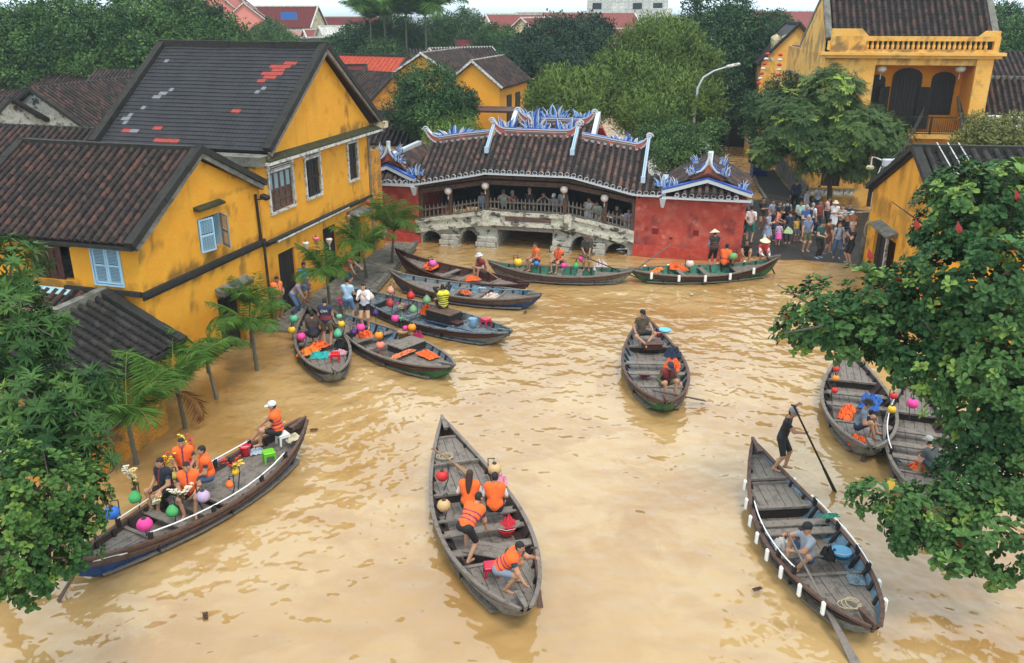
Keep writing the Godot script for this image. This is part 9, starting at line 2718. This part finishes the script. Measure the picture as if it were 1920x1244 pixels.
func town():
	ochre_house()
	right_house()
	var la := deg_to_rad(-15.8)
	var fa := func(t: float, s: float) -> Vector3: return Vector3(-9.80, 0, -28.45) + Basis(Vector3.UP, la) * Vector3(-s, 0, -t)
	var white: Material = M.white
	var pink := mat(Color(0.80, 0.50, 0.45), 0.85)
	var rust := mat(Color(0.55, 0.27, 0.21), 0.85, M.orange_tile.albedo_texture, 0.2)
	var maroon := mat(Color(0.48, 0.22, 0.20), 0.8)
	gable_house("long low house with brown tiled roof at the left edge", fa.call(38.5, 44), -15.8, 17, 10, 4.0, 2.7, M.concrete, M.wood_dark, [], "tiled houses at the left", "house", true)
	gable_house("house with orange-flecked tiled roof beside the slate roof", fa.call(36.0, 30.3), -15.8, 8.5, 9, 3.6, 2.8, M.concrete, M.wood_dark, [[0, 1.0, 1.4, 2.2, 1.6]], "tiled houses at the left", "house", true)
	gable_house("small house squeezed between gabled house and slate-roofed house", fa.call(7.2, 13.2), -15.8, 5.5, 5, 4.7, 1.4, M.concrete, M.wood_dark, [], "tiled houses at the left", "house", true)
	gable_house("ruined house with mould-blackened whitewashed gable", fa.call(24, 25.5), 74.2, 9, 7.5, 4.2, 2.3, M.stone, M.wood_dark, [], "tiled houses at the left", "house", true)
	gable_house("tiled house whose dark roof shows left of the ruined gable", fa.call(17, 30), -15.8, 10, 6, 4.4, 1.8, M.stone, M.wood_dark, [], "tiled houses at the left", "house", true)
	gable_house("house with bright orange tiled roof and pale gable", Vector3(-13.82, 5.40, -88.00), -28, 8.5, 7.5, 4.2, 2.6, M.white, M.orange_tile, [[0, 2.0, 1.6, 1.6, 1.6, M.wood_dark]])
	gable_house("weathered yellow gabled house in front of the orange roof", Vector3(-12.55, 4.93, -73.00), -40, 8.5, 6.5, 4.1, 2.2, M.yellow_stained, M.wood_dark, [[2, -1.0, 1.2, 0.7, 0.9, M.wood_dark]], "", "house", true)
	gable_house("small tiled house just behind the bridge's left gate", Vector3(-7.89, 4.12, -58.00), -15.8, 5, 4.5, 3.2, 1.5, M.cream, M.wood_dark, [], "", "house", true)
	# yellow house with twin gables
	var h1 := gable_house("yellow house with twin gables, left gable under dark tiles", Vector3(-6.18, 5.77, -79.00), 74, 9, 5.2, 6.0, 1.6, M.yellow, M.wood_dark, [], "twin-gabled yellow house", "house", true, M.white)
	var h2 := gable_house("yellow house with red-awning window and white-edged gable", Vector3(-1.91, 5.77, -73.00), 74, 8, 4.3, 5.6, 1.7, M.yellow, M.wood_dark, [[2, -0.6, 2.7, 1.15, 1.9, M.wood_red], [0, -1.5, 2.5, 1.0, 2.2, M.wood_dark], [0, 1.0, 2.5, 1.0, 2.2, M.wood_dark]], "twin-gabled yellow house", "house", true, M.white)
	var b := MB.new()
	b.hexa([Vector3(-4.0, 4.75, -1.35), Vector3(-4.5, 4.6, -1.35), Vector3(-4.5, 4.6, 0.1), Vector3(-4.0, 4.75, 0.1), Vector3(-4.0, 5.15, -1.35), Vector3(-4.5, 4.75, -1.35), Vector3(-4.5, 4.75, 0.1), Vector3(-4.0, 5.15, 0.1)])
	part("awning", b, M.orange_tile, h2)
	b = MB.new()
	b.box(Vector3(-0.5, 2.2, 2.8), Vector3(7, 0.15, 1.3)); b.box(Vector3(-0.5, 3.1, 3.4), Vector3(7, 0.08, 0.08))
	for i in 24: b.box(Vector3(-3.9 + i * 0.295, 2.65, 3.4), Vector3(0.07, 0.85, 0.07))
	part("balcony", b, M.cream, h2)
	b = MB.new()
	b.box(Vector3(0, 0, 0), Vector3(10, 0.15, 3))
	single("canopy", b, M.wood_red, "rust-red canopy roof in front of the yellow house", "canopy", Vector3(-2.38, 4.19, -66.00), deg_to_rad(-10))
	# roofs in between
	gable_house("dark-roofed house leftmost behind the yellow house", Vector3(-10.02, 6.14, -100.00), 10, 9, 7, 5.2, 1.6, M.stone, M.wood_dark, [], "dark roofs behind the yellow house", "house", true)
	gable_house("white-gabled house with dark roof behind the yellow house", Vector3(-5.48, 6.68, -98.00), 30, 7, 6, 5.4, 1.7, M.white, M.wood_dark, [], "dark roofs behind the yellow house", "house", true, M.white)
	gable_house("red-brown roof right of the white gable", Vector3(-2.76, 6.97, -112.00), 5, 8, 7, 5.6, 2.0, M.cream, rust)
	gable_house("brown roof peeking above the slate ridge", Vector3(-23.34, 8.08, -75.00), -10, 11, 6, 5.8, 1.4, M.stone, M.wood_dark, [], "", "house", true)
	gable_house("red-brown roof between slate gable and orange roof", Vector3(-16.84, 6.76, -84.00), 15, 6, 5, 4.6, 1.5, M.cream, rust)
	# right of the ochre house
	gable_house("dark-roofed house tucked right of the ochre parapet", Vector3(34.53, 7.99, -62.00), -8, 9, 7, 6.2, 2.0, M.stone, M.wood_dark, [], "", "house", true)
	var ph := gable_house("pale yellow house with two air conditioners at the right edge", Vector3(30.75, 5.57, -53.00), -12, 8, 7, 4.6, 2.6, mat(Color(0.90, 0.82, 0.48), 0.85, M.wear, 0.2), M.wood_dark, [], "", "house", true, M.concrete)
	for k in 2:
		b = MB.new()
		b.bbox(Vector3(0, 0.3, 0), Vector3(0.9, 0.62, 0.35), 0.03)
		b.col = Color(0.3, 0.3, 0.3)
		b.tube([Vector3(-0.12, 0.3, 0.175), Vector3(-0.12, 0.3, 0.19)], [0.22], 12)
		b.col = Color(1, 1, 1)
		single("air_conditioner", b, M.white, "grey outdoor air conditioner " + ("half behind leaves" if k == 0 else "nearest the right edge of the picture"), "air conditioner", Vector3(26.42, 5.09, -48.60) if k == 0 else Vector3(27.58, 5.03, -48.60), 0, "outdoor air conditioners")
	gable_house("dark-roofed house far behind the ochre gable", Vector3(24.88, 9.15, -82.00), -8, 9, 7, 6.5, 2.2, M.cream, M.wood_dark, [], "", "house", true)
	gable_house("narrow street house beyond the ochre side wall", Vector3(22.05, 6.87, -72.00), 82, 6, 5, 7.4, 2.6, M.ochre, M.wood_dark, [], "", "house", true)
	b = MB.new()
	b.box(Vector3(0, 3.4, 0), Vector3(1.8, 8.0, 1.2)); b.box(Vector3(0, 7.6, 0), Vector3(2.2, 0.3, 1.5)); b.box(Vector3(0, 8.2, 0), Vector3(1.2, 1.0, 0.9))
	for s in [-0.4, 0.4]: b.lathe([Vector2(0.3, 8.6), Vector2(0.42, 8.9), Vector2(0.35, 9.2), Vector2(0, 9.4)], 8, T(Vector3(s, 0, 0)))
	single("ornate_gatepost", b, M.cream, "ornate cream pediment with knobbed top along the side street", "gate", Vector3(20.67, 6.39, -70.00) * Vector3(1, 0, 1))
	# distant houses
	var far := [
		[Vector3(-47.61, 10.49, -150.00), 102, 9, 6, 11.0, 2.6, pink, maroon, "pink terraced house, tallest of the far row"], [Vector3(-45.75, 10.73, -152.00), 102, 9, 6, 11.2, 2.6, pink, maroon, "pink terraced house in the middle of the far row"], [Vector3(-42.73, 10.10, -148.00), 102, 8, 6, 9.5, 2.4, pink, rust, "pink terraced house at the right end of the far row"],
		[Vector3(-44.57, 10.66, -175.00), -10, 16, 8, 8, 3.5, M.cream, rust, "far hall with orange roof right of the pink houses"], [Vector3(-35.80, 8.96, -160.00), 0, 24, 8, 5.5, 2.0, white, mat(Color(0.62, 0.45, 0.42), 0.8), "long far building with faded pink roof"], [Vector3(-28.81, 8.24, -130.00), 40, 7, 6, 5.0, 2.2, white, M.wood_dark, "white-walled far house with dark roof left of the bright white one"], [Vector3(-25.65, 9.01, -140.00), 35, 8, 6, 6.0, 2.6, white, white, "bright white-roofed far house"], [Vector3(-29.51, 8.93, -145.00), 30, 7, 6, 5.6, 2.4, white, maroon, "far house with dark red roof beside the white roof"], [Vector3(-31.95, 9.79, -190.00), 10, 14, 8, 7, 2.5, M.cream, rust, "low hazy house on the horizon left of the palms"],
		[Vector3(0.44, 9.43, -150.00), 25, 10, 8, 7.2, 3.0, M.cream, maroon, "cream far house with red-brown roof and white windows"], [Vector3(3.66, 9.39, -140.00), 60, 9, 7, 7.0, 2.8, M.cream, maroon, "cream gable end nearest the huge tree"], [Vector3(11.48, 9.97, -165.00), 15, 22, 9, 7.6, 2.8, white, maroon, "long far red-roofed house just left of the white multi-storey one"], [Vector3(16.55, 9.43, -150.00), 0, 16, 8, 5.8, 2.2, M.cream, rust, "long rust-roofed far house above the bamboo"], [Vector3(13.83, 8.77, -125.00), 5, 10, 6, 4.8, 1.8, M.cream, M.orange_tile, "small orange-roofed far house above the bamboo"], [Vector3(52.13, 10.86, -170.00), -5, 18, 9, 8, 2.6, white, maroon, "far building with maroon roof left of the ochre gable"], [Vector3(34.14, 9.99, -190.00), 0, 12, 8, 8, 1.5, white, white, "pale far building behind the bamboo tops"]]
	for q in far:
		var wn := []
		for k in 3: wn.append([0, (k - 1) * q[2] * 0.28, q[4] * 0.55, q[2] * 0.13, q[4] * 0.22])
		gable_house(q[8], q[0], q[1], q[2], q[3], q[4], q[5], q[6], q[7], wn, "distant houses", "distant_house", false, white)
	block("white multi-storey building on the horizon", Vector3(25.23, 10.80, -200.00), -10, 17, 10, 13.5, white, 2, 4)
	block("low white flat-roofed building right of the multi-storey one", Vector3(26.59, 9.71, -175.00), 8, 10, 8, 9.5, white, 1, 3)
	block("small flat-roofed building left of the multi-storey one", Vector3(19.81, 10.30, -190.00), 0, 9, 8, 10.5, white, 1, 2)
	b = MB.new()
	b.box(Vector3.ZERO, Vector3(2.4, 1.1, 0.2))
	single("signboard", b, mat(Color(0.12, 0.35, 0.62), 0.5), "blue signboard in front of the far orange-roofed hall", "sign", Vector3(-34.01, 10.16, -140.00))
	# street lamps
	for q in [[Vector3(11.93, 4.01, -58.00), "tall grey street lamp curving over the bamboo", 1.0, 7.3, 2.3], [Vector3(-14.61, 8.11, -96.00), "small street lamp among the far trees", 1.0, 7.0, 1.4]]:
		var o := thing("street_lamp", q[1], "street lamp", Vector3(q[0].x, 0, q[0].z))
		b = MB.new()
		var H: float = q[3]
		var R: float = q[4]
		b.tube([Vector3(0, -0.5, 0), Vector3(0, H * 0.5, 0), Vector3(0.12, H - 0.9, 0), Vector3(0.45, H - 0.25, 0), Vector3(1.1, H + 0.15, 0), Vector3(R - 0.3, H + 0.42, 0)], [0.11, 0.09, 0.08, 0.07, 0.06, 0.05], 7)
		part("pole", b, M.aluminium, o)
		b = MB.new()
		b.bbox(Vector3(R, H + 0.48, 0), Vector3(0.9, 0.2, 0.34), 0.07, Basis(Vector3.BACK, 0.2))
		part("lamp_head", b, M.white, o)
	# market stalls on the flooded street
	var s1 := thing("market_stall", "dark stall with pale blue sheet roof in the flooded street", "stall", Vector3(19.79, 1.56, -76.00) * Vector3(1, 0, 1))
	b = MB.new()
	b.hexa([Vector3(-1.2, 3.0, 0.8), Vector3(1.2, 3.1, 1.0), Vector3(1.4, 3.6, -1.2), Vector3(-1.4, 3.5, -1.2), Vector3(-1.2, 3.04, 0.8), Vector3(1.2, 3.14, 1.0), Vector3(1.4, 3.64, -1.2), Vector3(-1.4, 3.54, -1.2)])
	part("sheet_roof", b, mat(Color(0.66, 0.76, 0.80), 0.4), s1)
	for x in [-1.1, 1.1]:
		for z in [-1.0, 0.7]:
			b = MB.new()
			b.bar(Vector3(x, -0.3, z), Vector3(x, 3.1, z), 0.09, 0.09, Vector3.RIGHT)
			part("post", b, M.wood_dark, s1)
	b = MB.new()
	b.box(Vector3(0, 0.8, -0.3), Vector3(2.4, 1.6, 1.2)); b.box(Vector3(-1.4, 1.2, -1.0), Vector3(1.2, 2.4, 0.8))
	part("counter", b, M.wood_dark, s1)
	var s2 := thing("drinks_cart", "cart with grey canopy standing on stacked blue crates", "cart", Vector3(17.65, 0.02, -61.63))
	b = MB.new()
	b.hexa([Vector3(-1.1, 2.35, 0.9), Vector3(1.0, 2.5, 0.9), Vector3(1.0, 2.7, -0.9), Vector3(-1.1, 2.5, -0.9), Vector3(-1.1, 2.42, 0.9), Vector3(1.0, 2.57, 0.9), Vector3(1.0, 2.77, -0.9), Vector3(-1.1, 2.57, -0.9)])
	part("canopy", b, M.concrete, s2)
	b = MB.new()
	b.box(Vector3(-0.1, 1.6, 0), Vector3(1.3, 1.4, 1.0))
	part("cabinet", b, M.wood_dark, s2)
	for k in 4:
		b = MB.new()
		b.bbox(Vector3(-0.1, 0.1 + k * 0.24, 0.1), Vector3(1.05, 0.22, 0.8), 0.02)
		part("blue_crate", b, mat(Color(0.10, 0.18, 0.42), 0.5), s2)
